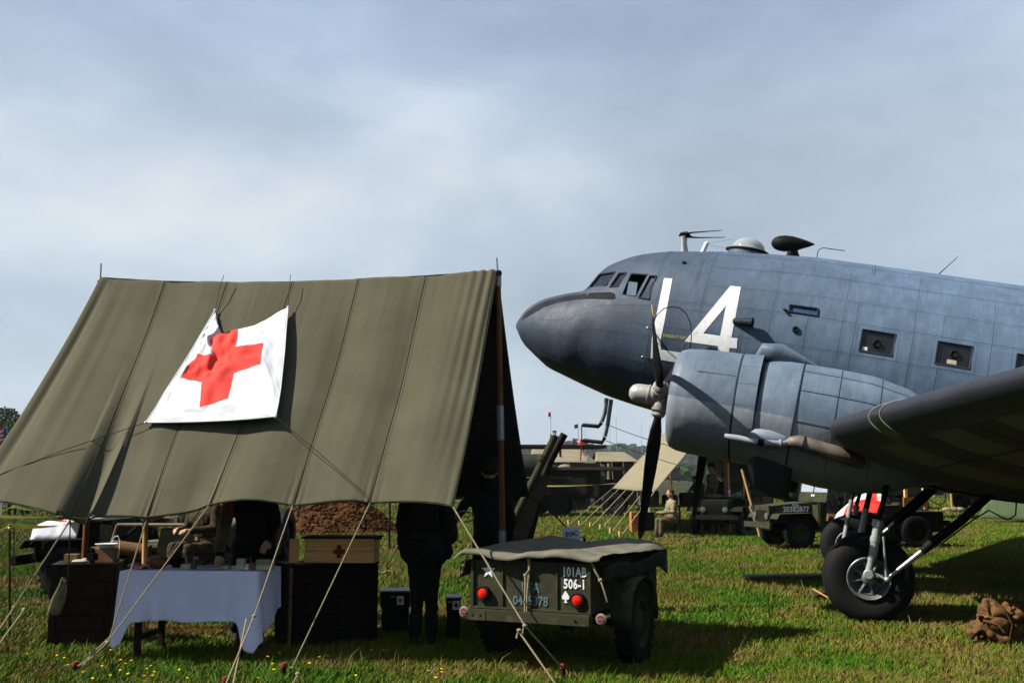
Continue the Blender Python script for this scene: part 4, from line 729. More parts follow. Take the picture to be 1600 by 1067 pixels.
# the top arm of the cross reaches close to the upper edge
for q, f in enumerate(mb.f):
    i, j = q % (n-1), q//(n-1); uc, vc = (us[i]+us[i+1])/2, (us[j]+us[j+1])/2
    if .375 < uc < .63 and .03 < vc < .22: mb.mi[q] = 1 if vc > .06 else 0
mb.build('flag_cloth', [white_cloth, red_cloth], flag, world=True, smooth=True, solid=.003, sharp=R(80))
def fp(u, v): p = flag_px(u, v); return tentY(p.x, p.y, .047+.08*u*v+.03*v)
mb = MB()
for a, b_ in [((0, 0), (0, 1)), ((0, 1), (1, 1)), ((1, 1), (1, 0))]: mb.tube([fp(lerp(a[0], b_[0], i/30), lerp(a[1], b_[1], i/30)) for i in range(31)], .007, 6)
mb.build('flag_hem', white_cloth, flag, world=True, smooth=True)
for (u, v), (tx, ty), off in [((0, 1), (-10, 760), .03), ((1, 1), (578, 786), .03), ((0, 0), (354, 442), .02), ((1, 0), (458, 441), .02)]:
    a = fp(u, v); b_ = tentY(tx, ty, off+.09); mb = MB(); mb.tube([a, a.lerp(b_, .5)+TN*.02, b_], .0035, 5); mb.build('flag_cord', rope_dark if v else sm_, flag, world=True); mb = MB(); mb.ball(a, .016, 8, 6); mb.build('corner_knot', white_cloth, flag, world=True)
# ================================================================== TABLE AND CHESTS
TF = 9.0
a_ = W(188, 893, 9.08); b_ = W(402, 896, 8.96); th_ = .775; a_.z = b_.z = th_
td = (b_-a_).normalized(); tb = V((-td.y, td.x, 0)); DEP = .62; LEN = (b_-a_).length
table = thing('trestle_table', 'dark wooden table hidden under the blue white cloth', 'table', ((a_+b_)/2+tb*DEP/2)-V((0, 0, th_)), math.atan2(td.y, td.x))
mb = MB(); mb.box((0, 0, .745), (LEN-.03, DEP-.03, .035), bev=.005); mb.build('tabletop', wood_dark, table)
for sx_ in (-1, 1):
    for sy_ in (-1, 1): mb = MB(); mb.box((sx_*(LEN/2-.16), sy_*(DEP/2-.07), .364), (.05, .05, .728)); mb.build('leg', wood_dark, table)
    mb = MB(); mb.box((sx_*(LEN/2-.16), 0, .2), (.04, DEP-.2, .05)); mb.build('crossbar', wood_dark, table)
cl = thing('tablecloth', 'pale blue white cloth hanging over the table of exhibits with long pointed corners', 'tablecloth', table.location[:], math.atan2(td.y, td.x))
def cloth_mesh():
    mb = MB(); hx, hy = LEN/2, DEP/2; N1, N2 = 120, 34
    def Pt(u, v):          # u round the front three sides, v top edge..hem
        s_ = u*(2*DEP+LEN); hem = .42
        if s_ < DEP: x, y, n_ = -hx, hy-s_, V((-1, 0, 0)); c_ = s_/DEP; hem = .40+.26*c_**3
        elif s_ < DEP+LEN: x, y, n_ = -hx+(s_-DEP), -hy, V((0, -1, 0)); c_ = (s_-DEP)/LEN; hem = .43+.23/(1+math.exp((c_-.06)/.014))+.25/(1+math.exp((1-c_-.10)/.014))+.008*math.sin(c_*14)
        else: x, y, n_ = hx, -hy+(s_-DEP-LEN), V((1, 0, 0)); c_ = 1-(s_-DEP-LEN)/DEP; hem = .62-.25*(1-c_)
        cor = max(math.exp(-((s_-DEP)/.10)**2), math.exp(-((s_-DEP-LEN)/.10)**2)); nn = n_ if cor < .02 else (n_*(1-.0)+V((math.copysign(1, x), -1, 0)).normalized()*cor*.15)
        out_ = .006+v*(.012+.02*cor)+v*.017*math.sin(s_*26+math.sin(s_*7)*2)*(.5+.5*v)+v*.014*noise.noise(V((s_*14, v*2, 1)))
        return V((x, y, th_+.006-hem*v))+nn*out_
    mb.grid(Pt, 200, N2); mb.grid(lambda u, v: V((-hx+2*hx*u, -hy+2*hy*v, th_+.006+.003*noise.noise(V((u*8, v*5, 0))))), 30, 12); return mb
cloth_mesh().build('cloth', sheet_m, cl, smooth=True, solid=.003, sharp=R(60))
def on_table(x, y=0.): return table.location+td*x+tb*y+V((0, 0, th_+.012))
def item(name, label, cat, p, rz=0, group=None): return thing(name, label, cat, p, rz+math.atan2(td.y, td.x), group)
def tx(px): return lerp(-LEN/2, LEN/2, (px-188)/(402-188))
def smallbox(px, w_, h_, d_, m, label, name='box', cat='box', z=0, y=-.12, lid=None, group='small boxes and books set out on the table'):
    t_ = item(name, label, cat, on_table(tx(px), y)+V((0, 0, z)), random.uniform(-.1, .1), group); mb = MB(); mb.box((0, 0, h_/2), (w_, d_, h_), bev=.004); mb.build('body', m, t_)
    mb = MB(); mb.box((0, 0, h_-.008), (w_+.004, d_+.004, .014), bev=.003); mb.build('lid', lid or m, t_); return t_
card = mat('cream carton', (.42, .38, .28), .8, 0, .15, 12); tin = mat('olive tin', (.07, .075, .04), .5, 0, .2, 12)
smallbox(279, .085, .045, .09, card, 'lower cream carton standing left of the green tin on the table', group=None)
smallbox(291, .035, .085, .05, tin, 'narrow olive tin standing beside the left cream carton', 'tin', 'tin', group=None)
smallbox(341, .07, .03, .08, card, 'flat cream carton under the uniformed hand on the table', group=None)
smallbox(365, .075, .05, .08, card, 'lower cream carton of the stack right of the middle', group=None)
smallbox(365, .072, .045, .075, mat('grey carton', (.30, .30, .24), .8), 'grey green carton on top of the middle cream carton', z=.051, group=None)
smallbox(374, .045, .025, .05, white_paint, 'lower small white packet beside the carton stack', 'packet', 'packet', group=None)
smallbox(375, .04, .024, .05, cream, 'upper small white packet beside the carton stack', 'packet', 'packet', z=.026, group=None)
smallbox(385, .05, .06, .07, leather, 'brown leather case between the packets and the long carton', 'case', 'case', group=None)
smallbox(403, .145, .045, .1, card, 'long lower cream carton at the right end of the table', group=None)
smallbox(403, .145, .045, .1, mat('khaki carton', (.22, .20, .12), .8), 'long khaki carton on top of the cream one at the right end', z=.046, group=None)
t_ = item('instrument_tray', 'low steel tray of small surgical instruments on the table', 'tray', on_table(tx(318), -.1)); mb = MB(); mb.box((0, 0, .012), (.24, .16, .02), bev=.004); mb.build('tray', steel_m, t_)
for i in range(9): mb = MB(); x = -.1+i*.025; mb.tube([(x, -.06, .026), (x+.01, .05, .03)], .003, 5); mb.ball((x, -.065, .03), .009, 6, 5); mb.build('instrument', chrome, t_)
t_ = item('field_satchel', 'tan leather satchel slumped at the left of the table', 'bag', on_table(tx(226), -.05)); mb = MB(); mb.ball((0, 0, .055), (.11, .09, .06), 16, 10); mb.ball((.03, -.02, .085), (.07, .07, .03), 12, 8); mb.build('bag', leather, t_, smooth=True); mb = MB(); mb.tube([(-.1, -.03, .05), (-.03, -.09, .06), (.08, -.085, .03)], .008, 6, flat=.5); mb.build('strap', wood_brown, t_)
t_ = item('folded_cloth', 'pink and cream folded cloth beside the leather satchel', 'cloth', on_table(tx(204), -.1)); mb = MB(); mb.grid(lambda u, v: V((-.09+.18*u, -.08+.16*v, .02+.02*noise.noise(V((u*4, v*4, 3)))+.015*math.sin(u*9))), 14, 12); mb.build('cloth', mat('pink cloth', (.5, .22, .2), .9, 0, .4, 8), t_, smooth=True, solid=.02)
t_ = item('binocular_case', 'dark rounded case behind the satchel on the table', 'case', on_table(tx(252), .02)); mb = MB(); mb.box((0, 0, .06), (.14, .09, .12), bev=.03); mb.build('case', black_m, t_, smooth=True); mb = MB(); mb.tube([(-.07, 0, .08), (-.03, 0, .16), (.04, 0, .15), (.07, 0, .08)], .006, 6); mb.build('strap', leather, t_)
# left chest with its load
def crate(name, label, cat, corner_l, corner_r, h, dep, m, planks=5, group=None, lid=True):
    a, b_ = V(corner_l), V(corner_r); a.z = b_.z = 0; d = (b_-a).normalized(); L_ = (b_-a).length; t_ = thing(name, label, cat, (a+b_)/2, math.atan2(d.y, d.x), group)
    ph = h/planks
    for k in range(planks):
        mb = MB(); mb.box((0, .01, ph*(k+.5)), (L_-.02, .02, ph-.006), bev=.003); mb.build('plank', m, t_)
        mb = MB(); mb.box((-L_/2+.01, dep/2, ph*(k+.5)), (.02, dep-.02, ph-.006), bev=.003); mb.build('plank', m, t_); mb = MB(); mb.box((L_/2-.01, dep/2, ph*(k+.5)), (.02, dep-.02, ph-.006), bev=.003); mb.build('plank', m, t_)
        mb = MB(); mb.box((0, dep-.01, ph*(k+.5)), (L_-.04, .02, ph-.006)); mb.build('plank', m, t_)
    if lid:
        for k in range(3): mb = MB(); mb.box((0, dep*(k+.5)/3, h+.012), (L_+.02, dep/3-.004, .022), bev=.003); mb.build('lid_board', m, t_)
    for s_ in (-1, 1): mb = MB(); mb.box((s_*(L_/2-.04), -.008, h/2), (.05, .018, h-.01)); mb.build('batten', m, t_)
    return t_
c1 = crate('wooden_chest', 'tall dark wooden chest left of the table with a canvas bag hung on it', 'chest', G(72, 1014), G(176, 1010), .76, .5, wood_dark, 5)
CF = c1.location.copy(); cd = V((math.cos(c1.rotation_euler.z), math.sin(c1.rotation_euler.z), 0)); cb = V((-cd.y, cd.x, 0))
def on_chest(px, y): return W(px, 892, CF.y)*1 if False else V((W(px, 892, CF.y+y).x, CF.y+y, .787))
t_ = thing('carton', 'open brown cardboard carton on the dark chest', 'carton', on_chest(166, .22)); mb = MB(); mb.box((0, 0, .065), (.19, .16, .13), bev=.003); mb.build('body', mat('brown cardboard', (.24, .14, .07), .85, 0, .12, 8), t_); mb = MB(); mb.box((-.11, 0, .13), (.06, .16, .004), Matrix.Rotation(.5, 3, 'Y').to_4x4()); mb.build('flap', MATS['brown cardboard'], t_)
t_ = thing('enamel_basin', 'white enamel basin on top of the brown carton', 'basin', on_chest(164, .22)+V((0, 0, .132))); mb = MB(); mb.lathe([(.0, 0), (.06, 0), (.095, .035), (.108, .04), (.108, .044), (.09, .04), (.055, .008), (0, .008)], (0, 0, 0), (0, 0, 1), 24, False); mb.build('basin', enamel, t_, smooth=True)
t_ = thing('stirrup_hose', 'thin white hose arching from the enamel basin', 'hose', on_chest(172, .2)+V((0, 0, .18))); mb = MB(); mb.tube([(0, 0, 0), (.02, 0, .06), (.06, 0, .07), (.085, 0, .02), (.085, -.02, -.08), (.08, -.04, -.14)], .006, 6); mb.build('hose', white_cloth, t_, smooth=True)
t_ = thing('canteen', 'rounded black flask with cover on the front of the dark chest', 'flask', on_chest(143, .06)); mb = MB(); mb.box((0, 0, .06), (.11, .07, .125), bev=.03); mb.build('body', black_m, t_, smooth=True); mb = MB(); mb.tube([(0, 0, .12), (0, 0, .145)], .016, 10); mb.build('cap', black_m, t_)
t_ = thing('carton', 'small tan box near the left end of the dark chest', 'carton', on_chest(112, .14)); mb = MB(); mb.box((0, 0, .04), (.13, .09, .08), bev=.003); mb.build('body', mat('brown cardboard', (.24, .14, .07)), t_)
t_ = thing('folded_bandage', 'crumpled white bandages on the dark chest', 'bandage', on_chest(124, .08)); mb = MB(); mb.ball((0, 0, .015), (.08, .05, .02), 14, 8); mb.ball((.04, .03, .025), (.04, .03, .02), 10, 6); mb.build('bandage', mat('grey lint', (.4, .38, .32), .9, 0, .2, 20), t_, smooth=True)
bp_ = W(92, 930, CF.y-.06); t_ = thing('canvas_bag', 'small khaki canvas bag hanging from the front of the dark chest', 'bag', (bp_.x, bp_.y, 0)); zb = bp_.z
mb = MB(); mb.tube([(.035, 0, zb+.17), (.03, 0, zb+.08), (.0, 0, zb-.05), (-.03, 0, zb-.16), (-.035, 0, zb-.18)], [.02, .045, .075, .07, .03], 14, flat=.45); mb.build('bag', mat('khaki bag canvas', (.20, .19, .12), .9, 0, .3, 12, .4, 60), t_, smooth=True)
mb = MB(); mb.tube([(.04, -.01, zb+.17), (.085, -.02, zb+.05), (.05, -.02, zb-.03), (.02, -.03, zb+.02)], .012, 6, flat=.5); mb.build('strap', MATS['khaki bag canvas'], t_, smooth=True)
# kit stand with netted helmet and pack
q_ = G(152, 912); t_ = thing('kit_stand', 'wooden stand carrying a dark pack and netted helmet behind the chest', 'kit stand', (q_.x, 10.3, 0)); s_ = 10.3/1556
for dx_ in (-.03, .045): mb = MB(); mb.box((dx_, 0, .5), (.045, .03, 1.0)); mb.build('upright', wood_pale, t_)
mb = MB(); mb.box((0, 0, .03), (.5, .35, .06)); mb.build('base', wood_pale, t_)
mb = MB(); mb.ball((.03, 0, 1.03), (.15, .14, .17), 18, 12); mb.ball((-.04, -.03, 1.12), (.12, .12, .08), 16, 8); mb.build('pack', khaki_dark, t_, smooth=True)
mb = MB(); mb.ball((.0, -.02, 1.2), (.125, .14, .1), 18, 10); mb.build('helmet', olive_dark, t_, smooth=True)
mb = MB()
for k in range(10): a = k*PI/5; mb.tube([(.0+.13*math.cos(a)*math.sin(b_), -.02+.145*math.sin(a)*math.sin(b_), 1.2+.105*math.cos(b_)) for b_ in [0, .4, .8, 1.2, 1.55]], .003, 4)
mb.build('helmet_net', rope_m, t_, kind='stuff'); mb = MB(); mb.tube([(-.1, -.12, 1.22), (-.13, -.14, 1.12), (-.16, -.13, 1.04)], .016, 6, flat=.4); mb.tube([(-.02, -.15, 1.2), (-.1, -.17, 1.12), (-.15, -.15, 1.0)], .016, 6, flat=.4); mb.build('web_strap', rope_m, t_, smooth=True)
# right chest, box with the red cross
c2 = crate('wooden_chest', 'tall black wooden chest right of the table under the red cross box', 'chest', G(452, 1016), G(590, 1004), .76, .5, mat('black chest wood', (.008, .0065, .005), .7, 0, .4, 7, .2, 60), 5)
mb = MB(); L2 = (G(452, 1016)-G(590, 1004)).length; mb.box((-L2/2-.012, -.02, .38), (.022, .05, .76), bev=.003); mb.build('corner_post', mat('worn oak edge', (.16, .10, .05), .7, 0, .3, 8), c2)
px0 = W(458, 893, c2.location.y); px1 = W(584, 895, c2.location.y+.02); bl_ = thing('medical_box', 'yellow pine box with a faded red cross on its side and dark canvas top', 'box', ((px0.x+px1.x)/2, c2.location.y+.02, .785), -.03); bw = px1.x-px0.x; bh = .232
for k in range(2):
    mb = MB(); mb.box((.05, 0, bh*(.25+.5*k)), (bw-.10, .018, bh/2-.004), bev=.003); mb.build('plank', wood_crate, bl_); mb = MB(); mb.box((.05, .34, bh*(.25+.5*k)), (bw-.10, .018, bh/2-.004), bev=.003); mb.build('plank', wood_crate, bl_)
    for sx_ in (-1, 1): mb = MB(); mb.box((.05+sx_*(bw/2-.055), .17, bh*(.25+.5*k)), (.016, .32, bh/2-.004)); mb.build('plank', wood_crate, bl_)
    mb = MB(); mb.box((-bw/2+.0, -.012, bh*(.25+.5*k)), (.105, .012, bh/2-.004), Matrix.Rotation(-.25, 3, 'Z').to_4x4(), bev=.003); mb.build('end_plank', wood_crate, bl_)
mb = MB(); mb.box((.05, .17, bh+.008), (bw-.02, .37, .02), bev=.006); mb.ball((.05+bw/2-.0, .0, bh+.008), (.03, .03, .02), 10, 6); mb.build('canvas_top', canvas_dark, bl_, smooth=True)
mb = MB(); mb.box((.05, -.0105, bh*.47), (.115, .003, .045)); mb.box((.05, -.0107, bh*.47), (.045, .003, .125)); mb.build('red_cross', mat('faded red paint', (.24, .035, .015), .8, 0, .3, 30), bl_)
mb = MB(); 
for sx_ in (-1, 1):
    for kz in (.06, .11, .17, .21): mb.lathe([(0, 0), (.004, 0), (.004, .002), (0, .002)], (.05+sx_*(bw/2-.075), -.0095, kz), (0, -1, 0), 6)
mb.build('nails', black_m, bl_, kind='stuff')
# medical chests on the grass
def medbox(px0, px1, ptop, pbot, Y, label, cross, top=(.11, .14, .18)):
    a, b_ = W(px0, pbot, Y), W(px1, pbot, Y); w_ = b_.x-a.x; h_ = W(px0, ptop, Y).z-a.z; t_ = thing('medical_chest', label, 'chest', ((a.x+b_.x)/2, Y, 0), .05); z0 = a.z
    mb = MB(); mb.box((0, .15, z0+h_/2), (w_, .3, h_), bev=.006); mb.build('case', olive_dark, t_); mb = MB(); mb.box((0, .15, z0+h_+.008), (w_+.01, .31, .016), bev=.004); mb.build('lid', mat('blue grey lid', top, .4, 0, .2, 8), t_)
    if z0 > .05: mb = MB(); mb.box((0, .15, z0/2), (w_*.9, .28, z0-.004), bev=.005); mb.build('lower_case', black_m, t_)
    mb = MB(); mb.box((w_*.18, -.003, z0+h_*.5), (.07, .004, .085)); mb.build('badge', white_paint, t_); mb = MB(); c_ = (w_*.18, -.0065, z0+h_*.5); mb.box(c_, (.05, .003, .017)); mb.box((c_[0], c_[1]-.0005, c_[2]), (.017, .003, .05)); mb.build('cross', cross, t_)
    mb = MB(); mb.tube([(-.05, -.002, z0+h_*.8), (-.05, -.03, z0+h_*.75), (.03, -.03, z0+h_*.75), (.03, -.002, z0+h_*.8)], .005, 6); mb.build('handle', steel_m, t_)
medbox(594, 640, 925, 950, 10.6, 'dark medical chest with a small white badge and red cross beside the standing figure', red_paint)
medbox(697, 720, 935, 955, 10.2, 'dark chest with a white badge and black cross just left of the trailer', black_m)
# ================================================================== TRAILER
Pl = V((-.344, 8.66, 0)); Pr = V((.642, 8.22, 0)); tdir = (Pr-Pl).normalized(); trl = thing('cargo_trailer', 'small olive drab military cargo trailer with canvas cover, star and red lamps', 'trailer', (Pl+Pr)/2, math.atan2(tdir.y, tdir.x))
# local axes: x along the tail panel to the right, y away from the camera, z up
BW = (Pr-Pl).length; BL = 1.85; TM_ = trl.matrix_world if False else Matrix.Translation((Pl+Pr)/2)@Matrix.Rotation(math.atan2(tdir.y, tdir.x), 4, 'Z'); TI = TM_.inverted()
def onT(px, py, yoff=0.): o = TI@CP; d = TI.to_3x3()@ray(px, py); return o+d*((yoff-o.y)/d.y)
zs0 = onT(738, 950).z; zt = onT(830, 877).z; zb_ = (onT(738, 967).z+onT(922, 978).z)/2; zsill = (onT(738, 951).z+onT(921, 958).z)/2
mb = MB(); mb.box((0, .012, (zsill+zt)/2), (BW-.06, .02, zt-zsill)); 
tg = mb.build('tail_panel', olive, trl)
for x in (-BW/2+.015, BW/2-.015): mb = MB(); mb.box((x, -.004, (zsill+zt)/2), (.035, .03, zt-zsill), bev=.006); mb.build('corner_rib', olive, trl)
for x in (onT(786, 900).x, onT(871, 900).x): mb = MB(); mb.box((x, -.006, (zsill+zt)/2), (.018, .016, zt-zsill-.02), bev=.005); mb.build('panel_rib', olive, trl)
mb = MB(); mb.box((0, -.03, (zsill+zb_)/2), (BW+.01, .08, zsill-zb_), bev=.008); mb.build('rear_sill', olive, trl)
mb = MB(); mb.box((0, -.01, zsill+.01), (BW, .035, .022), bev=.008); mb.build('panel_lip', olive, trl)
for x in (-BW/2+.05, -BW/2+.12, BW/2-.12): mb = MB(); mb.lathe([(0, 0), (.011, 0), (.009, .008), (0, .009)], (x, -.07, (zsill+zb_)/2), (0, -1, 0), 6); mb.build('bolt', black_m, trl)
mb = MB(); mb.box((-BW/2+.09, -.072, (zsill+zb_)/2), (.16, .006, .085), bev=.003); mb.build('bracket_plate', olive, trl)
for x in (-BW/2, BW/2): mb = MB(); mb.box((x, BL/2, (zb_+zt)/2+.05), (.02, BL, zt-zb_-.1)); mb.build('side_panel', olive, trl); [((lambda q: q.box((x*1.02, .2+k*.45, (zb_+zt)/2+.05), (.03, .03, zt-zb_-.14)))(m2 := MB()), m2.build('side_rib', olive, trl)) for k in range(4)]
mb = MB(); mb.box((0, BL, (zb_+zt)/2+.05), (BW, .02, zt-zb_-.1)); mb.build('front_panel', olive, trl); mb = MB(); mb.box((0, BL/2, zb_+.06), (BW, BL, .02)); mb.build('floor', olive, trl)
for x in (-.3, .3): mb = MB(); mb.box((x, BL/2, zb_-.0), (.06, BL, .08)); mb.build('chassis_rail', olive_dark, trl)
mb = MB(); mb.tube([(-.6, BL*.46, .345), (.6, BL*.46, .345)], .03, 12); mb.build('axle', olive_dark, trl)
mb = MB(); mb.tube([(-.3, BL, .42), (0, BL+.75, .42)], .03, 8); mb.tube([(.3, BL, .42), (0, BL+.75, .42)], .03, 8); mb.lathe([(.05, -.015), (.065, 0), (.05, .015), (.035, 0)], (0, BL+.8, .42), (0, 0, 1), 16, False); mb.build('drawbar', olive_dark, trl)
def wheel_parts(parent, c, axd, r=.365, w_=.155, tread=True, dark=False, inner=olive):
    c = V(c); axd = V(axd); mb = MB(); rr_ = r
    mb.lathe([(r*.58, -w_*.42), (r*.75, -w_*.52), (r*.92, -w_*.48), (r*.97, -w_*.38), (r*.975, 0), (r*.97, w_*.38), (r*.92, w_*.48), (r*.75, w_*.52), (r*.58, w_*.42)], c, axd, 36, False)
    e1 = V((0, 0, 1)); e2 = axd.cross(e1)
    if tread:
        for k in range(26):
            for s_ in (-1, 1):
                a = 2*PI*(k+(.5 if s_ > 0 else 0))/26; rad = e1*math.cos(a)+e2*math.sin(a); tan = axd.cross(rad); Mx = Matrix((rad, tan, axd)).transposed().to_4x4(); mb.box(c+rad*(r*.975)+axd*s_*w_*.27, (r*.07, r*.11, w_*.46), Mx)
    ty = mb.build('tyre', rubber, parent, smooth=True, sharp=R(35))
    mb = MB(); mb.lathe([(r*.6, w_*.40), (r*.57, w_*.46), (r*.53, w_*.40), (r*.5, w_*.15), (r*.33, w_*.12), (r*.28, w_*.3), (r*.15, w_*.38), (0, w_*.38)], c, axd, 28, False); mb.lathe([(r*.6, -w_*.40), (r*.55, -w_*.42), (r*.5, -w_*.1), (0, -w_*.1)], c, axd, 28, False)
    for k in range(5): a = 2*PI*k/5; mb.lathe([(0, w_*.12), (.012, w_*.12), (.012, w_*.2), (0, w_*.2)], c+(e1*math.cos(a)+e2*math.sin(a))*r*.42, axd, 6)
    mb.build('rim', inner, ty, smooth=True, sharp=R(30)); return ty
for s_ in (-1, 1):
    wheel_parts(trl, (s_*(BW/2+.095), BL*.46, .36), (s_, 0, 0), .36)
    mb = MB(); mb.grid(lambda u, v: V((s_*(BW/2+.0+.19*v), BL*.46+.40*math.cos(PI*(1-u)), .36+.40*math.sin(PI*u)**.6-(.02*v*v))), 24, 3); mb.build('mudguard', olive, trl, smooth=True, solid=.006)
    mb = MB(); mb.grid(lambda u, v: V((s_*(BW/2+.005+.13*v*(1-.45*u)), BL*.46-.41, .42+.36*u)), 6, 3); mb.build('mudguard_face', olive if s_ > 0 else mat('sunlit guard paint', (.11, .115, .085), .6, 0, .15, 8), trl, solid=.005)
mb = MB()
for s_, (px_, py_) in ((-1, (726, 955)), (1, (940, 967))):
    p = onT(px_, py_, -.02); t2 = MB(); t2.lathe([(0, 0), (.042, 0), (.046, .012), (.04, .02), (0, .02)], p, (0, -1, 0), 20); rf = t2.build('reflector', mat('reflector rim', (.25, .24, .22), .4, .2), trl, smooth=True); t2 = MB(); t2.lathe([(0, .021), (.032, .021), (.03, .026), (0, .027)], p, (0, -1, 0), 20); t2.build('reflector_lens', mat('dull red reflector', (.22, .05, .04), .3, 0, .3, 20), rf); t2 = MB(); t2.box(p+V((0, -.028, .0)), (.05, .004, .008)); t2.build('reflector_bar', steel_m, rf)
for px_, py_ in ((757, 926), (904, 937)):
    p = onT(px_, py_, 0); t2 = MB(); t2.lathe([(0, 0), (.062, 0), (.064, .035), (.056, .045), (.05, .04), (0, .04)], p, (0, -1, 0), 28); lp = t2.build('lamp_housing', olive_dark, trl, smooth=True)
    t2 = MB(); t2.lathe([(.0, .041), (.043, .041), (.040, .050), (.028, .055), (0, .06)], p, (0, -1, 0), 24); t2.build('lamp_lens', red_lens, lp, smooth=True)
def star(c, r, m, parent, name='star', y=-.0045, rot=0):
    mb = MB(); pts = [V((c.x+(r if k % 2 == 0 else r*.39)*math.sin(PI*k/5+rot), y, c.z+(r if k % 2 == 0 else r*.39)*math.cos(PI*k/5+rot))) for k in range(10)]; mb.prism(pts, (0, .0035, 0)); return mb.build(name, m, parent)
star(onT(763.5, 891), .068, white_paint, trl)
MXZ = lambda c: Matrix(((1, 0, 0, c.x), (0, 0, 1, c.y), (0, 1, 0, c.z), (0, 0, 0, 1)))
def stencil(txt, c, size, m, parent, name, sp=1., y=-.0035, gaps=True, squash=1., bold=.0):
    M = Matrix(((1, 0, 0, c.x), (0, 0, -1, y), (0, 1, 0, c.z), (0, 0, 0, 1))) @ Matrix.Diagonal((squash, 1, 1, 1)); mb = text_mb(txt, size, M, sp, .0012, bold); return mb.build(name, m, parent)
stencil('101AB', onT(897.5, 894), .105, white_paint, trl, 'unit_lettering', 1.0, squash=.74, bold=.003)
stencil('506-1', onT(898, 913), .105, white_paint, trl, 'unit_lettering', 1.05, squash=.76, bold=.003)
stencil('USA', onT(829, 918), .11, faded_blue, trl, 'faded_lettering', 1.0, squash=.8, bold=.002)
stencil('0485378', onT(829, 939), .105, faded_blue, trl, 'faded_lettering', 1.0, squash=.86, bold=.002)
c_ = onT(884, 933); mb = MB(); sp_pts = [(0, .055), (.018, .03), (.032, .008), (.03, -.01), (.016, -.018), (.006, -.012), (.008, -.03), (.016, -.042), (-.016, -.042), (-.008, -.03), (-.006, -.012), (-.016, -.018), (-.03, -.01), (-.032, .008), (-.018, .03)]
mb.prism([V((c_.x+x, -.0045, c_.z+z)) for x, z in sp_pts], (0, .0035, 0)); mb.build('spade_mark', white_paint, trl)
# canvas cover with a wavy skirt
def cov(u, v):      # u across, v front..back on top, negative v hangs
    x = lerp(-BW/2-.14, BW/2+.10, u); wv = .022*math.sin(u*11+.6)+.018*noise.noise(V((u*4, v*3, 2)))
    return x, wv
mb = MB()
def Pc(u, v):
    x, wv = cov(u, v); dist = v*(BL+.34)-.05        # along y incl. skirts
    edge = max(0, abs(u-.5)-.43)/.07; z = zt+.075+wv*(1-edge)-.09*edge**1.3*(v if u > .5 else .5)
    if dist < .01: z -= (.01-dist)*.75; yy = -.04+dist*.25-.012*math.sin(u*20)
    elif dist > BL+.1: z -= (dist-BL-.1)*1.2; yy = BL+.1
    else: yy = dist
    z -= .05*math.sin(PI*min(1, max(0, dist/BL)))*math.sin(PI*u)
    return V((x, yy-.02, z+.012*noise.noise(V((u*9, v*9, 5)))))
mb.grid(Pc, 90, 60); mb.build('canvas_cover', cover_m, trl, smooth=True, solid=.006, sharp=R(80))
for s_ in (-1, 1):
    mb = MB(); mb.grid(lambda u, v: V((s_*(BW/2+.11+.012*math.sin(u*30)), u*BL, zt-.03-.13*v+.02*math.sin(u*9))), 40, 4); mb.build('cover_skirt', canvas_dark if s_ > 0 else cover_m, trl, smooth=True, solid=.005)  # right skirt coloured near black, its shade put into the colour
def trope(pts, r=.009, knots=()):
    P_ = [onT(x, y, -.02-.02*(i % 2)) for i, (x, y) in enumerate(pts)]; mb = MB(); mb.tube(P_, r, 7); 
    for k in range(14): q = P_[0].lerp(P_[-1], k/13) if len(P_) == 2 else None
    o = mb.build('lashing_rope', rope_m, trl, smooth=True)
    for k in knots: mb = MB(); mb.ball(P_[k], (.02, .016, .02), 8, 6); mb.build('rope_knot', rope_m, o)
trope([(826, 873), (827, 890), (821, 898), (821, 930), (820, 970)], .011, (0, 2)); trope([(827, 890), (824, 930), (823, 968)], .010)
trope([(923, 876), (930, 892), (938, 906)], .009, (0, 2)); trope([(938, 906), (943, 920), (949, 940)], .007)
trope([(731, 866), (724, 882), (722, 895)], .009, (1,))
c_ = W(993, 905, 9.45); 
for (x0, y0, x1, y1) in [(990, 885, 989, 905), (997, 885, 996, 905)]: pass
# EVAC sign
sg = W(893, 834, 10.7); t_ = thing('evac_sign', 'small pale grey sign reading EVAC behind the trailer', 'sign', (sg.x, sg.y, 0), .12)
mb = MB(); mb.box((0, 0, sg.z), (.185, .016, .145), Matrix.Rotation(-.12, 3, 'Y').to_4x4(), bev=.003); bd = mb.build('board', mat('grey sign paint', (.50, .54, .62), .6, 0, .08, 8), t_); mb = MB(); mb.box((0, .02, sg.z/2), (.03, .025, sg.z)); mb.build('stake', wood_dark, t_)
M = Matrix.Translation((0, -.0095, sg.z))@Matrix.Rotation(-.12, 4, 'Y')@Matrix(((1, 0, 0, 0), (0, 0, -1, 0), (0, 1, 0, 0), (0, 0, 0, 1)))@Matrix.Diagonal((.72, 1, 1, 1)); text_mb('EVAC', .072, M, 1.0, .001, .002).build('lettering', black_m, bd)
mb = MB(); mb.tube([(.08, 0, sg.z-.05), (.12, 0, sg.z-.03), (.15, 0, sg.z-.06)], .008, 6); mb.ball((.14, 0, sg.z-.06), .018, 8, 6); mb.build('tie', black_m, bd)
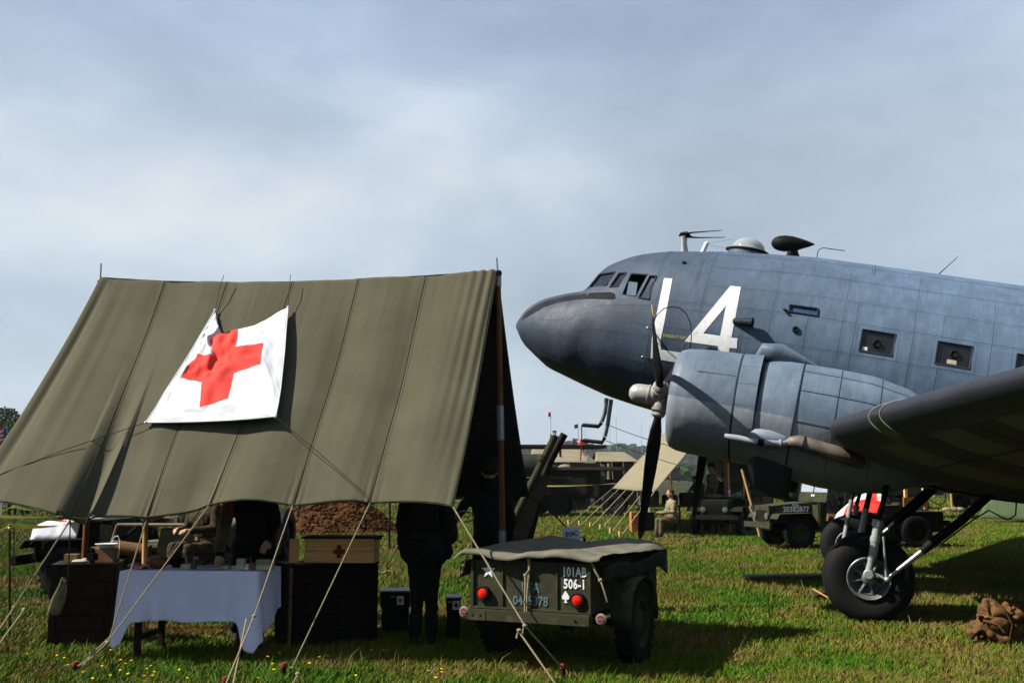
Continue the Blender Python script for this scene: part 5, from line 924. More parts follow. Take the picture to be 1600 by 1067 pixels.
# ---- field gun with raised trail legs behind the tent's right corner
GZ = 11.9; base = W(800, 870, GZ); base.z = 0; gun = thing('field_gun', 'olive field gun behind the trailer with its two trail legs raised to the right', 'gun', base)
def gl(px, py, Y): return W(px, py, Y)-base
mb = MB(); mb.tube([gl(786, 850, GZ), gl(806, 806, GZ), gl(865, 686, GZ), gl(866, 680, GZ)], [.045, .045, .045, .05], 14); lg = mb.build('trail_leg', olive, gun, smooth=True)
mb = MB(); mb.tube([gl(846, 720, GZ-.01), gl(850, 712, GZ-.01)], .062, 14); mb.build('trail_cap', olive, lg)
mb = MB(); mb.tube([gl(818, 860, GZ+.3), gl(842, 770, GZ+.3), gl(858, 725, GZ+.3), gl(881, 679, GZ+.3)], [.09, .075, .05, .042], 14, flat=.8); mb.tube([gl(874, 692, GZ+.3), gl(882, 678, GZ+.3)], .048, 14); mb.build('trail_leg', olive_dark, gun, smooth=True)
mb = MB(); mb.prism([gl(793, 858, GZ+.08), gl(812, 800, GZ+.08), gl(843, 742, GZ+.08), gl(862, 742, GZ+.08), gl(838, 800, GZ+.08), gl(818, 858, GZ+.08)], (0, .3, 0)); mb.build('cradle', olive_dark, gun)
mb = MB(); mb.box(gl(818, 790, GZ-.0), (.05, .02, .05)); mb.build('data_plate', mat('worn brass plate', (.12, .11, .05), .5, .3), gun)
for s_ in (-.35, .75): 
    wheel_parts(gun, (s_+.1, .45, .36), (math.copysign(1, s_), 0, 0), .36, .15, inner=olive_dark)
mb = MB(); mb.tube([(-.3, .45, .36), (.85, .45, .36)], .05, 10); mb.build('axle', olive_dark, gun)
mb = MB(); mb.tube([gl(795, 765, GZ-.1)+V((.08*math.cos(a), 0, .06*math.sin(a))) for a in [i*.5 for i in range(11)]]+[gl(812, 760, GZ-.1)], .007, 6); mb.build('cable_loop', steel_m, gun, smooth=True)
mb = MB(); mb.ball(gl(802, 768, GZ-.15), (.05, .04, .035), 12, 8); mb.build('cloth_bundle', mat('lilac cloth', (.42, .30, .52), .9, 0, .3, 20), gun, smooth=True)
# ================================================================== BROWN GREATCOAT / KIT BAG ON THE GRASS (right foreground)
gp = G(1560, 1003); bag = thing('kit_bag', 'crumpled brown canvas kit bag lying on the grass at the right edge', 'bag', (gp.x, gp.y, 0)); k = gp.y/1556
mb = MB()
for (cx, cz, rx, ry, rz_, tl_) in [(-.02, .20, .20, .16, .17, .2), (.10, .22, .18, .16, .16, -.3), (-.16, .12, .10, .12, .13, .5), (-.10, .08, .12, .14, .10, 0), (.05, .08, .22, .18, .11, .1), (.22, .10, .10, .12, .14, 0), (-.02, .34, .10, .09, .05, .5)]: mb.ball((cx*1.15, 0, cz), (rx, ry, rz_), 22, 16, Matrix.Rotation(tl_, 3, 'Y').to_4x4())
o = mb.build('bag_body', brown_cloth, bag); rm_ = o.modifiers.new('r', 'REMESH'); rm_.mode = 'VOXEL'; rm_.voxel_size = .012; me = eval_mesh(o, [bag]); o.modifiers.clear(); o.data = me
nrm_ = [v.normal.copy() for v in me.vertices]
for v, n_ in zip(me.vertices, nrm_):
    p = v.co.copy(); q_ = V((p.x*5+noise.noise(p*4)*1.2, p.y*5, p.z*3.2+noise.noise(p*5+V((2, 2, 2)))*1.2)); dd_ = noise.voronoi(q_)[0]; cr_ = dd_[1]-dd_[0]; r2 = 1-abs(noise.noise(p*11+V((0, 4, 1))))*2; v.co = p+n_*(-.075*math.exp(-cr_/.10)+.035*min(cr_, .6)+.018*r2-.01)
me.shade_smooth(); me.materials.clear(); me.materials.append(brown_cloth)
for pts in ([(-.20, -.14, .23), (-.08, -.17, .20), (-.02, -.18, .12)], [(.03, -.17, .05), (.06, -.19, .2), (.0, -.14, .36)], [(-.23, -.08, .24), (-.15, -.14, .27), (-.08, -.14, .24)]): mb = MB(); mb.tube(pts, .016, 8, flat=.4); mb.build('strap', leather, bag, smooth=True)
mb = MB(); mb.box((-.21, -.12, .25), (.05, .02, .04), bev=.005); mb.build('buckle', black_m, bag)
# plank on the grass left of the main wheel, small stakes
a, b_ = G(1165, 905), G(1292, 903); t_ = thing('grass_plank', 'long weathered grey board lying flat on the grass left of the aircraft wheel', 'board', (a+b_)/2, math.atan2(b_.y-a.y, b_.x-a.x)); mb = MB(); mb.box((0, 0, .05), ((b_-a).length, .32, .035), bev=.005); mb.build('board', mat('weathered board', (.13, .13, .10), .8, 0, .3, 6), t_)
# wheel chock
q = G(1282, 935); t_ = thing('wheel_chock', 'small dark wedge and stick on the grass in front of the main wheel', 'chock', (q.x, q.y, 0), -.3); mb = MB(); mb.prism([(-.14, -.1, 0), (.1, -.1, 0), (.1, -.1, .12)], (0, .3, 0)); mb.build('wedge', wood_dark, t_); mb = MB(); mb.tube([(-.1, -.12, .14), (.12, -.14, .02)], .013, 6); mb.build('handle', wood_crate, t_)

# ================================================================== PEOPLE
def person(name_label, loc, rotz=0, pose=None, jacket=khaki_dark, trousers=khaki_dark, fine=.011, hat='cap', hat_m=None, group=None, fingers=True, extra=None, seated=False, boots=True):
    P = dict(pel=(0, 0, .96), ch=(0, 0, 1.30), nk=(0, .01, 1.50), hd=(0, -.015, 1.665),
             sl=(-.185, .01, 1.43), el=(-.235, .03, 1.15), wl=(-.235, -.06, .90), sr=(.185, .01, 1.43), er=(.235, .03, 1.15), wr=(.235, -.06, .90),
             hl=(-.095, 0, .93), kl=(-.11, -.03, .50), al=(-.115, .03, .09), hr=(.095, 0, .93), kr=(.11, -.03, .50), ar=(.115, .03, .09))
    if pose: P.update(pose)
    P = {k: V(v) for k, v in P.items()}
    t_ = thing('person', name_label, 'person', loc, rotz, group)
    segs = []; mb = MB()
    def cap(a, b_, ra, rb, tg, n=14):
        a, b_ = V(a), V(b_); pts = [a.lerp(b_, i/5) for i in range(6)]; mb.tube(pts, [lerp(ra, rb, i/5) for i in range(6)], n); mb.ball(a, ra, n, 8); mb.ball(b_, rb, n, 8); segs.append((a, b_, max(ra, rb), tg))
    up = (P['ch']-P['pel']).normalized(); 
    cap(P['pel']+V((-.05, 0, 0)), P['pel']+V((.05, 0, 0)), .13, .13, 't'); cap(P['pel'], P['pel'].lerp(P['ch'], .55), .135, .145, 'j'); cap(P['ch']+V((-.06, 0, 0)), P['ch']+V((.06, 0, 0)), .145, .145, 'j'); cap(P['sl'].lerp(P['sr'], .15)+V((0, .005, -.02)), P['sl'].lerp(P['sr'], .85)+V((0, .005, -.02)), .085, .085, 'j')
    cap(P['ch'], P['pel'].lerp(P['ch'], .3), .15, .15, 'j'); cap(P['nk']-V((0, 0, .04)), P['nk'].lerp(P['hd'], .5), .058, .055, 's')
    mb.ball(P['hd']+V((0, 0, .02)), (.078, .098, .105), 18, 12); mb.ball(P['hd']+V((0, -.035, -.055)), (.052, .055, .055), 14, 10); segs.append((P['hd'], P['hd']+V((0, 0, .05)), .09, 's'))
    mb.tube([P['hd']+V((0, -.09, .025)), P['hd']+V((0, -.115, -.012)), P['hd']+V((0, -.095, -.022))], [.012, .017, .010], 8)          # nose
    for sx_ in (-1, 1): mb.ball(P['hd']+V((sx_*.08, .005, -.0)), (.013, .022, .033), 10, 8)
    for s_, q in (('l', -1), ('r', 1)):
        cap(P['s'+s_], P['e'+s_], .066, .052, 'j'); cap(P['e'+s_], P['w'+s_], .050, .040, 'j'); d = (P['w'+s_]-P['e'+s_]).normalized()
        pc = P['w'+s_]+d*.045; cap(P['w'+s_], pc+d*.03, .028, .036, 's')
        if fingers:
            side = d.cross(V((0, -1, .2))).normalized() if abs(d.y) < .9 else V((1, 0, 0)); cur = side.cross(d).normalized()
            for k, ln in enumerate((.066, .075, .070, .055)):
                b0 = pc+side*(k-1.5)*.019+d*.04; b1 = b0+d*ln*.55+cur*-.006; b2 = b1+d*ln*.4+cur*-.022; mb.tube([b0-d*.02, b0, b1, b2], [.0105, .0105, .0095, .008], 8); mb.ball(b2, .008, 8, 6); segs.append((b0, b2, .01, 's'))
            b0 = P['w'+s_]+d*.03+side*-.03*1; b1 = b0+side*-.022+d*.03; b2 = b1+d*.03-cur*.01; mb.tube([P['w'+s_]+d*.015, b0, b1, b2], [.014, .0125, .011, .009], 8); segs.append((b0, b2, .012, 's'))
        cap(P['h'+s_], P['k'+s_], .098, .068, 't'); cap(P['k'+s_], P['a'+s_]+V((0, 0, .06)), .066, .062, 't')
        f = P['a'+s_]; kn = P['k'+s_]; fd = V((0, -1, 0)); cap(f+V((0, .03, -.04)), f+fd*.16+V((0, 0, -.055)), .042, .034, 'b'); cap(f+V((0, 0, .08)), f+V((0, .01, -.02)), .05, .045, 'b')
    if extra: extra(cap, P)
    mats_ = [jacket, trousers, skin_m, boots_m]; o = mb.build('body', mats_, t_); o.data.materials.clear()
    md = o.modifiers.new('r', 'REMESH'); md.mode = 'VOXEL'; md.voxel_size = fine; ms2 = o.modifiers.new('s', 'SMOOTH'); ms2.factor = .5; ms2.iterations = 2 if fine < .012 else 1
    me = eval_mesh(o, [t_]); o.modifiers.clear(); o.data = me; me.materials.clear()
    for m in mats_: me.materials.append(m)
    nv = len(me.vertices); co = np.zeros(nv*3); me.vertices.foreach_get('co', co); co = co.reshape(-1, 3)
    best = np.full(nv, 9.); idx = np.zeros(nv, int); cm = {'j': 0, 't': 1, 's': 2, 'b': 3}
    for a, b_, r, tg in segs:
        a, b_ = np.array(a), np.array(b_); ab = b_-a; L2 = ab@ab+1e-9; tt = np.clip(((co-a)@ab)/L2, 0, 1); dd = np.linalg.norm(co-(a+tt[:, None]*ab), axis=1)-r; m = dd < best-(0 if tg != 's' else 0); best[m] = dd[m]; idx[m] = cm[tg]
    for p in me.polygons: p.material_index = int(idx[p.vertices[0]])
    nr = np.zeros(nv*3); me.vertices.foreach_get('normal', nr); nr = nr.reshape(-1, 3)
    for i in range(nv):       # folds in the cloth, none on skin
        if idx[i] < 2: p = V(co[i]); co[i] += nr[i]*(.012*noise.noise(V((p.x*9, p.y*9, p.z*16)))+.006*noise.noise(p*30))
    me.vertices.foreach_set('co', co.ravel()); me.update()
    me.shade_smooth()
    H = P['hd']; 
    mb = MB()
    for sx_ in (-1, 1): mb.ball(H+V((sx_*.031, -.086, .022)), (.012, .009, .008), 8, 6)
    mb.build('eyes', mat('eye', (.5, .48, .45), .3, 0, .0), t_); mb = MB(); mb.tube([H+V((-.025, -.090, -.058)), H+V((0, -.096, -.056)), H+V((.025, -.090, -.058))], .005, 6)
    mb.build('mouth', mat('lips', (.30, .10, .08), .6), t_)
    mb = MB(); mb.ball(H+V((0, .018, .04)), (.088, .098, .095), 18, 12); hr = mb.build('hair', hair_m, t_, smooth=True)
    hm = hat_m or khaki_dark
    if hat == 'helmet':
        mb = MB(); mb.lathe([(.142, -.02), (.128, .0), (.122, .04), (.105, .085), (.07, .118), (.03, .13), (0, .132)], H+V((0, .012, .045)), (0, .08, 1), 24, False); mb.build('helmet', hm, t_, smooth=True, solid=.004)
    elif hat == 'cap':
        mb = MB(); mb.lathe([(.096, -.0), (.10, .03), (.094, .06), (.05, .078), (0, .08)], H+V((0, .01, .065)), (0, .05, 1), 20, False); mb.build('cap', hm, t_, smooth=True); 
    mb = MB(); q = P['pel'].lerp(P['ch'], .28); mb.lathe([(.158, -.022), (.163, -.02), (.163, .02), (.158, .022)], q, up, 28, False)
    for v in mb.v: v.y = q.y+(v.y-q.y)*.98
    mb.build('belt', leather if jacket is not khaki_dark else boots_m, t_, smooth=True); mb = MB(); mb.box(q+V((0, -.165, 0)), (.05, .012, .04), bev=.003); mb.build('buckle', steel_m if jacket is not khaki_dark else black_m, t_)
    return t_, P
def at_px(px, Y): p = W(px, 747, Y); return V((p.x, Y, 0))
# leaning man behind the table
pp = at_px(396, 10.15)
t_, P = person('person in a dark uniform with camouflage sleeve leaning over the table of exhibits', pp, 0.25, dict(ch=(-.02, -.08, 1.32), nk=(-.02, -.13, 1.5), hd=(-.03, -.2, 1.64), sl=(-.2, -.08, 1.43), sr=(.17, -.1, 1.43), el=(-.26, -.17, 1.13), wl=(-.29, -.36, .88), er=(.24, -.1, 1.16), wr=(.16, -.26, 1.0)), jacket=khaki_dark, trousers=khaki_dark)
mb = MB(); mb.tube([P['sl']+V((-.01, 0, .01)), P['sl'].lerp(P['el'], .5), P['el'], P['el'].lerp(P['wl'], .6), P['wl']], [.078, .07, .066, .058, .05], 18)
for v in mb.v: v += V((noise.noise(v*14), noise.noise(v*14+V((3, 0, 0))), 0))*.012
mb.build('camouflage_sleeve', camo, t_, smooth=True); mb = MB(); mb.tube([P['sl'].lerp(P['el'], .25), P['sl'].lerp(P['el'], .6)], .078, 18, False); mb.build('armband', mat('red armband', (.35, .03, .03), .8, 0, .3, 30), t_, smooth=True)
mb = MB(); mb.box((.12, .14, 1.1), (.24, .12, .3), bev=.04); mb.build('haversack', khaki_dark, t_, smooth=True)
# big standing figure, middle
pp = at_px(665, 9.9)
def ex1(cap, P): cap((-.2, .02, 1.30), (-.24, .0, 1.05), .10, .09, 'j', 12); cap((-.19, 0, .98), (-.21, -.02, .88), .075, .065, 'j', 12); cap((.2, .03, 1.2), (.2, .02, .95), .075, .07, 'j', 12); cap((-.1, .02, .9), (.1, .02, .9), .145, .145, 't')
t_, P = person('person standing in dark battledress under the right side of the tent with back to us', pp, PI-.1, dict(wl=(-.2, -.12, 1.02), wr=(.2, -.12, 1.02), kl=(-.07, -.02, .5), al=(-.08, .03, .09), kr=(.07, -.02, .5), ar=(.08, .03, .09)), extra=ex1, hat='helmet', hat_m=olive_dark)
mb = MB(); mb.box((0, .17, 1.28), (.3, .14, .32), bev=.04); mb.build('small_pack', khaki_dark, t_, smooth=True); mb = MB(); mb.ball((-.19, .02, .93), (.075, .07, .095), 14, 10); mb.build('canteen', khaki_dark, t_, smooth=True)
# third figure beside the pole, hand reaching left
pp = at_px(765, 11.0)
t_, P = person('person in dark uniform beside the right tent pole reaching out a stick to the left', pp, PI+.1, dict(er=(.33, -.02, 1.22), wr=(.46, .06, 1.07), el=(-.24, .02, 1.15), wl=(-.22, -.1, .92), sr=(.2, 0, 1.42)), hat='helmet', hat_m=olive_dark, extra=lambda cap, P: cap((0, 0, 1.25), (0, .02, 1.0), .185, .18, 'j'))
mb = MB(); mb.tube([P['nk']-V((0, 0, .03)), P['nk']+V((0, -.01, .04)), P['hd']+V((0, .02, -.06))], [.085, .078, .070], 18); mb.build('neck_shade', khaki_dark, t_, smooth=True)  # dark ring added round the bare neck to put it in shade
mb = MB(); a = P['wr']+V((.06, .02, -.02)); mb.tube([a+V((.04, 0, .03)), a+V((-.22, .04, -.14))], .007, 6); st = mb.build('walking_stick', black_m, smooth=True); tag(st, 'thin black stick held out by the figure at the tent pole', 'stick'); st.location = pp; st.rotation_euler = (0, 0, PI+.1)
# khaki seated man behind, in the vehicle under the tent
pp = at_px(328, 12.4)
sit = dict(pel=(0, 0, .78), ch=(0, -.05, 1.12), nk=(0, -.06, 1.32), hd=(0, -.08, 1.48), sl=(-.185, -.05, 1.25), sr=(.185, -.05, 1.25), el=(-.24, -.12, 1.0), er=(.24, -.12, 1.0), wl=(-.12, -.36, .98), wr=(.12, -.36, .98), hl=(-.1, 0, .75), hr=(.1, 0, .75), kl=(-.13, -.42, .78), kr=(.13, -.42, .78), al=(-.13, -.44, .38), ar=(.13, -.44, .38))
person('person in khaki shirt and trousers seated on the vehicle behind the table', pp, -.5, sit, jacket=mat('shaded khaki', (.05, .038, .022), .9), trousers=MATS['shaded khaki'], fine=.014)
# background people round the tables
def bgp(label, px, Y, rz, pose=None, j=khaki, t=khaki, hat='cap', group=None, lift=0, **k):
    p = at_px(px, Y); p.z = lift; return person(label, p, rz, pose, j, t, .022, hat, None, group, fingers=False, **k)
sitb = {k: (v[0], v[1], v[2]-.30) for k, v in sit.items()}; sitb['al'] = (-.13, -.44, .09); sitb['ar'] = (.13, -.44, .09)
tan_m = mat('pale tan shirt', (.22, .18, .11), .9, 0, .15, 12); grn = mat('faded green fatigues', (.10, .12, .07), .9, 0, .2, 12)
bgp('person with short brown hair sitting in a tan shirt beside the pale tent', 1051, 27.5, -1.3, sitb, tan_m, khaki, None)
bgp('person standing in a tan jacket behind the dark vehicle under the engine', 1112, 31.0, -1.2, None, tan_m, khaki, 'helmet', lift=.25)
bgp('person in faded green fatigues bending beside the man in the tan jacket', 1096, 31.5, -.9, dict(ch=(0, -.15, 1.25), nk=(0, -.22, 1.42), hd=(0, -.3, 1.52), sl=(-.185, -.15, 1.37), sr=(.185, -.15, 1.37), el=(-.2, -.35, 1.2), er=(.2, -.35, 1.2), wl=(-.1, -.5, 1.05), wr=(.1, -.5, 1.05)), grn, grn, 'cap')
bgp('person in brown standing behind the upright wooden pole', 1132, 32, 2.4, None, mat('brown jacket', (.10, .055, .03), .9, 0, .2, 12), khaki_dark, None)
bgp('person in dark clothes sitting on the roof of the distant truck', 866, 49.6, .4, sitb, khaki_dark, khaki, 'cap', lift=2.62)
bgp('person walking in black trousers beyond the yellow tape, left one', 22, 43, .2, None, black_m, black_m, 'cap')
bgp('person walking in black trousers beyond the yellow tape, right one', 42, 43.5, .2, None, khaki_dark, black_m, 'cap')
bgp('person standing small beside the leaning gun legs behind the truck', 836, 46, .8, None, brown_cloth, khaki, None)
# ================================================================== JEEPS
def jeep(label, loc, rz, folded=False, text=True, group='open military jeeps', kit=True, body=olive):
    t_ = thing('military_jeep', label, 'jeep', loc, rz, group)       # local: front towards -x, y away from the camera
    n = lambda *a, **k: mb.build(*a, **k)
    mb = MB(); mb.prism([(-1.60, -.38, .52), (-1.60, -.38, .92), (-.62, -.44, 1.0), (-.62, -.44, .52)], (0, 0, 0)) if False else None
    hood = [(-1.58, .36, .60), (-1.58, .36, .97), (-1.1, .40, 1.02), (-.55, .45, 1.05), (-.55, .45, .60)]
    vs = [V((x, -y, z)) for x, y, z in hood]+[V((x, y, z)) for x, y, z in hood]; mb.add(vs, [(4, 3, 2, 1, 0), (5, 6, 7, 8, 9), (0, 1, 6, 5), (1, 2, 7, 6), (2, 3, 8, 7), (3, 4, 9, 8)]); hd = n('hood', body, t_)
    mb = MB(); mb.box((-1.62, 0, .755), (.04, .76, .46), bev=.01); gr = n('grille', body, t_)
    for k in range(9): mb = MB(); mb.box((-1.645, -.24+.06*k, .74), (.012, .022, .26)); n('grille_slot', black_m, gr)
    for y in (-.3, .3): mb = MB(); mb.lathe([(0, 0), (.075, 0), (.078, .03), (.06, .035), (0, .04)], (-1.645, y*1.0, .74), (-1, 0, 0), 18); n('headlamp', mat('lamp glass', (.09, .10, .10), .3), t_, smooth=True)
    mb = MB(); mb.box((-1.74, 0, .53), (.08, 1.35, .13), bev=.01); mb.box((-1.66, -.3, .53), (.14, .06, .08)); mb.box((-1.66, .3, .53), (.14, .06, .08)); n('front_bumper', body, t_)
    for y in (-1, 1):      # wings
        mb = MB(); pr = [(-1.62, .70), (-1.56, .80), (-.78, .82), (-.64, .62), (-.56, .45)]
        for i in range(4): a, b_ = pr[i], pr[i+1]; mb.prism([(a[0], y*.38, a[1]), (b_[0], y*.38, b_[1]), (b_[0], y*.76, b_[1]), (a[0], y*.76, a[1])], (0, 0, -.015))
        n('front_wing', body, t_)
        sp_ = [(-.56, .42), (-.55, 1.0), (-.42, .98), (-.36, .62), (-.28, .56), (.10, .56), (.18, .64), (.24, .96), (1.45, .98), (1.5, .95), (1.5, .50), (1.28, .50), (1.2, .68), (1.05, .80), (.80, .80), (.60, .68), (.50, .42)]
        mb = MB(); mb.prism([(x, y*.70, z) for x, z in sp_], (0, y*.03, 0)); sd_ = n('body_side', body, t_)
        mb = MB(); mb.box((1.48, y*.62, .8), (.03, .2, .36)); n('rear_corner', body, t_)
    mb = MB(); mb.box((1.49, 0, .76), (.03, 1.4, .44), bev=.005); n('tail_panel', body, t_); mb = MB(); mb.box((.45, 0, .50), (2.0, 1.38, .03)); n('floor', body, t_); mb = MB(); mb.box((-.57, 0, .80), (.03, 1.42, .40)); n('dashboard', body, t_)
    mb = MB(); mb.box((0, 0, .44), (3.1, .5, .10)); n('chassis', olive_dark, t_); mb = MB(); mb.box((1.1, 0, .73), (.7, 1.3, .03)); n('rear_deck', body, t_)
    for y in (-.36, .36):
        mb = MB(); mb.box((.12, y, .72), (.46, .46, .12), bev=.04); mb.box((.38, y, .93), (.10, .46, .42), bev=.04); n('seat', canvas_grey, t_, smooth=True)
    mb = MB(); mb.box((1.0, 0, .78), (.4, .9, .1), bev=.03); mb.box((1.22, 0, .95), (.1, .9, .34), bev=.04); n('rear_seat', canvas_dark, t_, smooth=True)
    mb = MB(); c_ = V((-.18, -.34, 1.02)); ax_ = V((.75, 0, .66)); mb.lathe([(.195, -.01), (.205, 0), (.195, .01), (.185, 0)], c_, ax_, 28, False); sw = n('steering_wheel', black_m, t_, smooth=True); mb = MB(); mb.tube([c_, (-.55, -.34, .7)], .018, 8)
    for k in range(3): a = 2*PI*k/3; e1 = V((0, 1, 0)); e2 = ax_.normalized().cross(e1); mb.tube([c_, c_+(e1*math.cos(a)+e2*math.sin(a))*.19], .009, 5)
    n('steering_column', black_m, sw)
    # windscreen: upright with two panes or folded on the bonnet
    if not folded: B = Matrix.Translation((-.34, 0, 1.04))@Matrix.Rotation(R(12), 4, 'Y')
    else: B = Matrix.Translation((-.55, 0, 1.04))@Matrix.Rotation(R(-86), 4, 'Y')
    def bx(c, d, m, nm, par=None): mb = MB(); mb.box((0, 0, 0), d, bev=.004); mb.v = [B@(v+V(c)) for v in mb.v]; return mb.build(nm, m, par or t_)
    wf = bx((0, 0, .62), (.03, 1.3, .035), body, 'windscreen_frame')
    for y in (-.645, 0, .645): bx((0, y, .32), (.03, .03, .6), body, 'frame_post', wf)
    bx((0, 0, .12), (.02, 1.26, .22), body, 'lower_panel', wf)
    for y in (-.32, .32): bx((0, y, .42), (.008, .6, .36), mat('windscreen glass', (.30, .34, .40), .08, 0, .1, 4, spec=.9), 'pane', wf); bx((-.02, y-.05, .52), (.01, .015, .16), black_m, 'wiper', wf)
    for x in (-1.02, 1.02):
        for y in (-1, 1): wheel_parts(t_, (x, y*.62, .365), (0, y, 0), .365, .155, tread=not (y > 0), inner=body)
        mb = MB(); mb.tube([(x, -.58, .365), (x, .58, .365)], .035, 8); n('axle', olive_dark, t_)
    wheel_parts(t_, (1.60, .2, .84), (1, 0, 0), .365, .155, tread=False, inner=body)
    mb = MB(); mb.box((1.62, -.42, .80), (.17, .34, .46), bev=.03); n('jerry_can', body, t_, smooth=True)
    mb = MB(); mb.box((1.56, 0, .46), (.05, 1.35, .1)); n('rear_bumper', body, t_)
    if text:
        def st(txt, x, z, size, y=-.745, sq=.85): M = Matrix(((1, 0, 0, x), (0, 0, -1, y), (0, 1, 0, z), (0, 0, 0, 1)))@Matrix.Diagonal((sq, 1, 1, 1)); m2 = text_mb(txt, size, M, 1.0, .001, .003); return m2
        M0 = Matrix.Rotation(math.atan2(.055, .9), 4, 'Z')
        for txt, x, z, sz in (('U.S.A.', -.98, .985, .075), ('20382877', -.98, .89, .17)):
            m2 = st(txt, x, z, sz, -.409, .92); m2.v = [V((v.x, v.y-.088*(v.x+1.1), v.z)) for v in m2.v]; m2.build('hood_number', white_paint, hd)
        m2 = st('04088', 0, 0, .07, 0); m2.v = [B@Matrix(((0, 1, 0, -.013), (1, 0, 0, .0), (0, 0, 1, .16), (0, 0, 0, 1)))@v for v in m2.v]; m2.build('screen_number', white_paint, wf)
        star(V((.32, 0, .78)), .10, white_paint, t_, y=-.737)
    if kit:
        mb = MB(); mb.ball((.75, -.2, .95), (.22, .25, .16), 14, 8); mb.ball((.95, .25, .98), (.2, .2, .15), 14, 8); n('kit_bundle', canvas_grey, t_, smooth=True); mb = MB(); mb.tube([(-.4, -.74, .72), (.1, -.74, .66)], .09, 12); n('bedroll', brown_cloth, t_, smooth=True)
    return t_
q = G(1300, 856); jr = jeep('olive military jeep numbered 20382877 parked nose left beyond the aircraft wheel', (q.x, q.y+.35, 0), R(12), text=True)
mb = MB(); mb.box((-.05, 0, 1.66), (.55, 1.25, .03), bev=.01); mb.tube([(-.3, -.6, 1.64), (-.36, -.6, 1.6)], .015); mb.build('canvas_top', mat('pale top canvas', (.26, .26, .20), .9, 0, .1, 5), jr); 
for y in (-.6, .6): mb = MB(); mb.tube([(.15, y, .98), (.2, y, 1.65)], .018, 8); mb.tube([(.72, y, .98), (.45, y, 1.5)], .015, 8); mb.build('hood_bow', steel_m, jr)
pts = [[(1303, 812), (1330, 799), (1352, 799), (1376, 804)], [(1308, 802), (1335, 785), (1356, 784), (1378, 788)], [(1318, 793), (1338, 776), (1358, 768), (1378, 772)]]; mb = MB()
def Pw(u, v):
    x = [interp(u*3, range(4), [q[0] for q in r]) for r in pts]; y = [interp(u*3, range(4), [q[1] for q in r]) for r in pts]; w_ = noise.noise(V((u*6, v*5, 2)))*.05
    return W(interp(v*2, range(3), x), interp(v*2, range(3), y), 20.6+.5*v+w_)
mb.grid(Pw, 40, 20)
for i, f in enumerate(mb.f): u = (i % 40)/40; v = (i//40)/20; mb.mi[i] = 1 if (u < .16 or (v > .60 and .28 < u < .66) or (u > .86 and v > .62)) else 0
o = mb.build('draped_cloth', [red_cloth, white_cloth], smooth=True, solid=.01); tag(o, 'bright red and white cloth draped over the rear of the numbered jeep', 'cloth')
mb = MB(); c_ = (W(1343, 815, 21.0)); mb.ball(c_, (.50, .30, .24), 20, 12); o = mb.build('stowed_bundle', canvas_dark, smooth=True); tag(o, 'dark rounded bundle under the red and white cloth beside the numbered jeep', 'bundle')
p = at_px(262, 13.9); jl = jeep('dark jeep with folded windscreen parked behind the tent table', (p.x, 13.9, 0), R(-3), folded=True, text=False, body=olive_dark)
mb = MB(); mb.box((.35, -.3, 1.03), (.75, .4, .09), bev=.04); mb.build('cushion', mat('green seat cushion', (.06, .065, .035), .9, 0, .3, 12), jl, smooth=True)
mb = MB(); mb.tube([(-.35, -.72, 1.0), (.9, -.72, 1.0)], .022, 8); mb.tube([(-.35, -.72, 1.0), (-.42, -.72, .75)], .022, 8); mb.tube([(-.1, -.72, 1.12), (.5, -.72, 1.45)], .015, 8); mb.build('stretcher_rail', mat('worn rail wood', (.20, .16, .10), .6, 0, .3, 6), jl)
mb = MB(); mb.tube([(.85, -.5, .95), (1.05, -.5, 1.5)], .03, 8); mb.build('wooden_prop', wood_pale, jl); mb = MB(); mb.ball((.0, -.45, 1.12), (.17, .1, .08), 14, 8); mb.build('bedroll', mat('grey green roll', (.20, .22, .19), .9), jl, smooth=True)
# white cloth with a red cross over its bonnet
cp = V((p.x-1.25, 13.55, .9)); 
def bcl(u, v): x = -1.62+.62*u; yy = -.50+.75*v; z = (1.0 if v > .12 else 1.0-.20*(1-v/.12))+.05*noise.noise(V((u*5, v*5, 1)))-.05*(u < .06); return V((x, yy, z))
mb = MB(); mb.grid(bcl, 24, 24)
for i, f in enumerate(mb.f): u, v = (i % 24+.5)/24, (i//24+.5)/24; mb.mi[i] = 1 if (.4 < u < .6 and .3 < v < .95) or (.2 < u < .8 and .5 < v < .75) else 0
o = mb.build('bonnet_cloth', [white_cloth, red_cloth], smooth=True, solid=.006); o.location = (p.x, 13.9, 0); tag(o, 'white cloth with a red cross draped over the bonnet of the dark jeep', 'cloth')
p = at_px(1128, 29.5); jb = copy_tree(jl); jb.location = (p.x, 29.5, 0); jb.rotation_euler = (0, 0, R(70)); jb['label'] = 'dark jeep facing us in the shade under the aircraft engine'
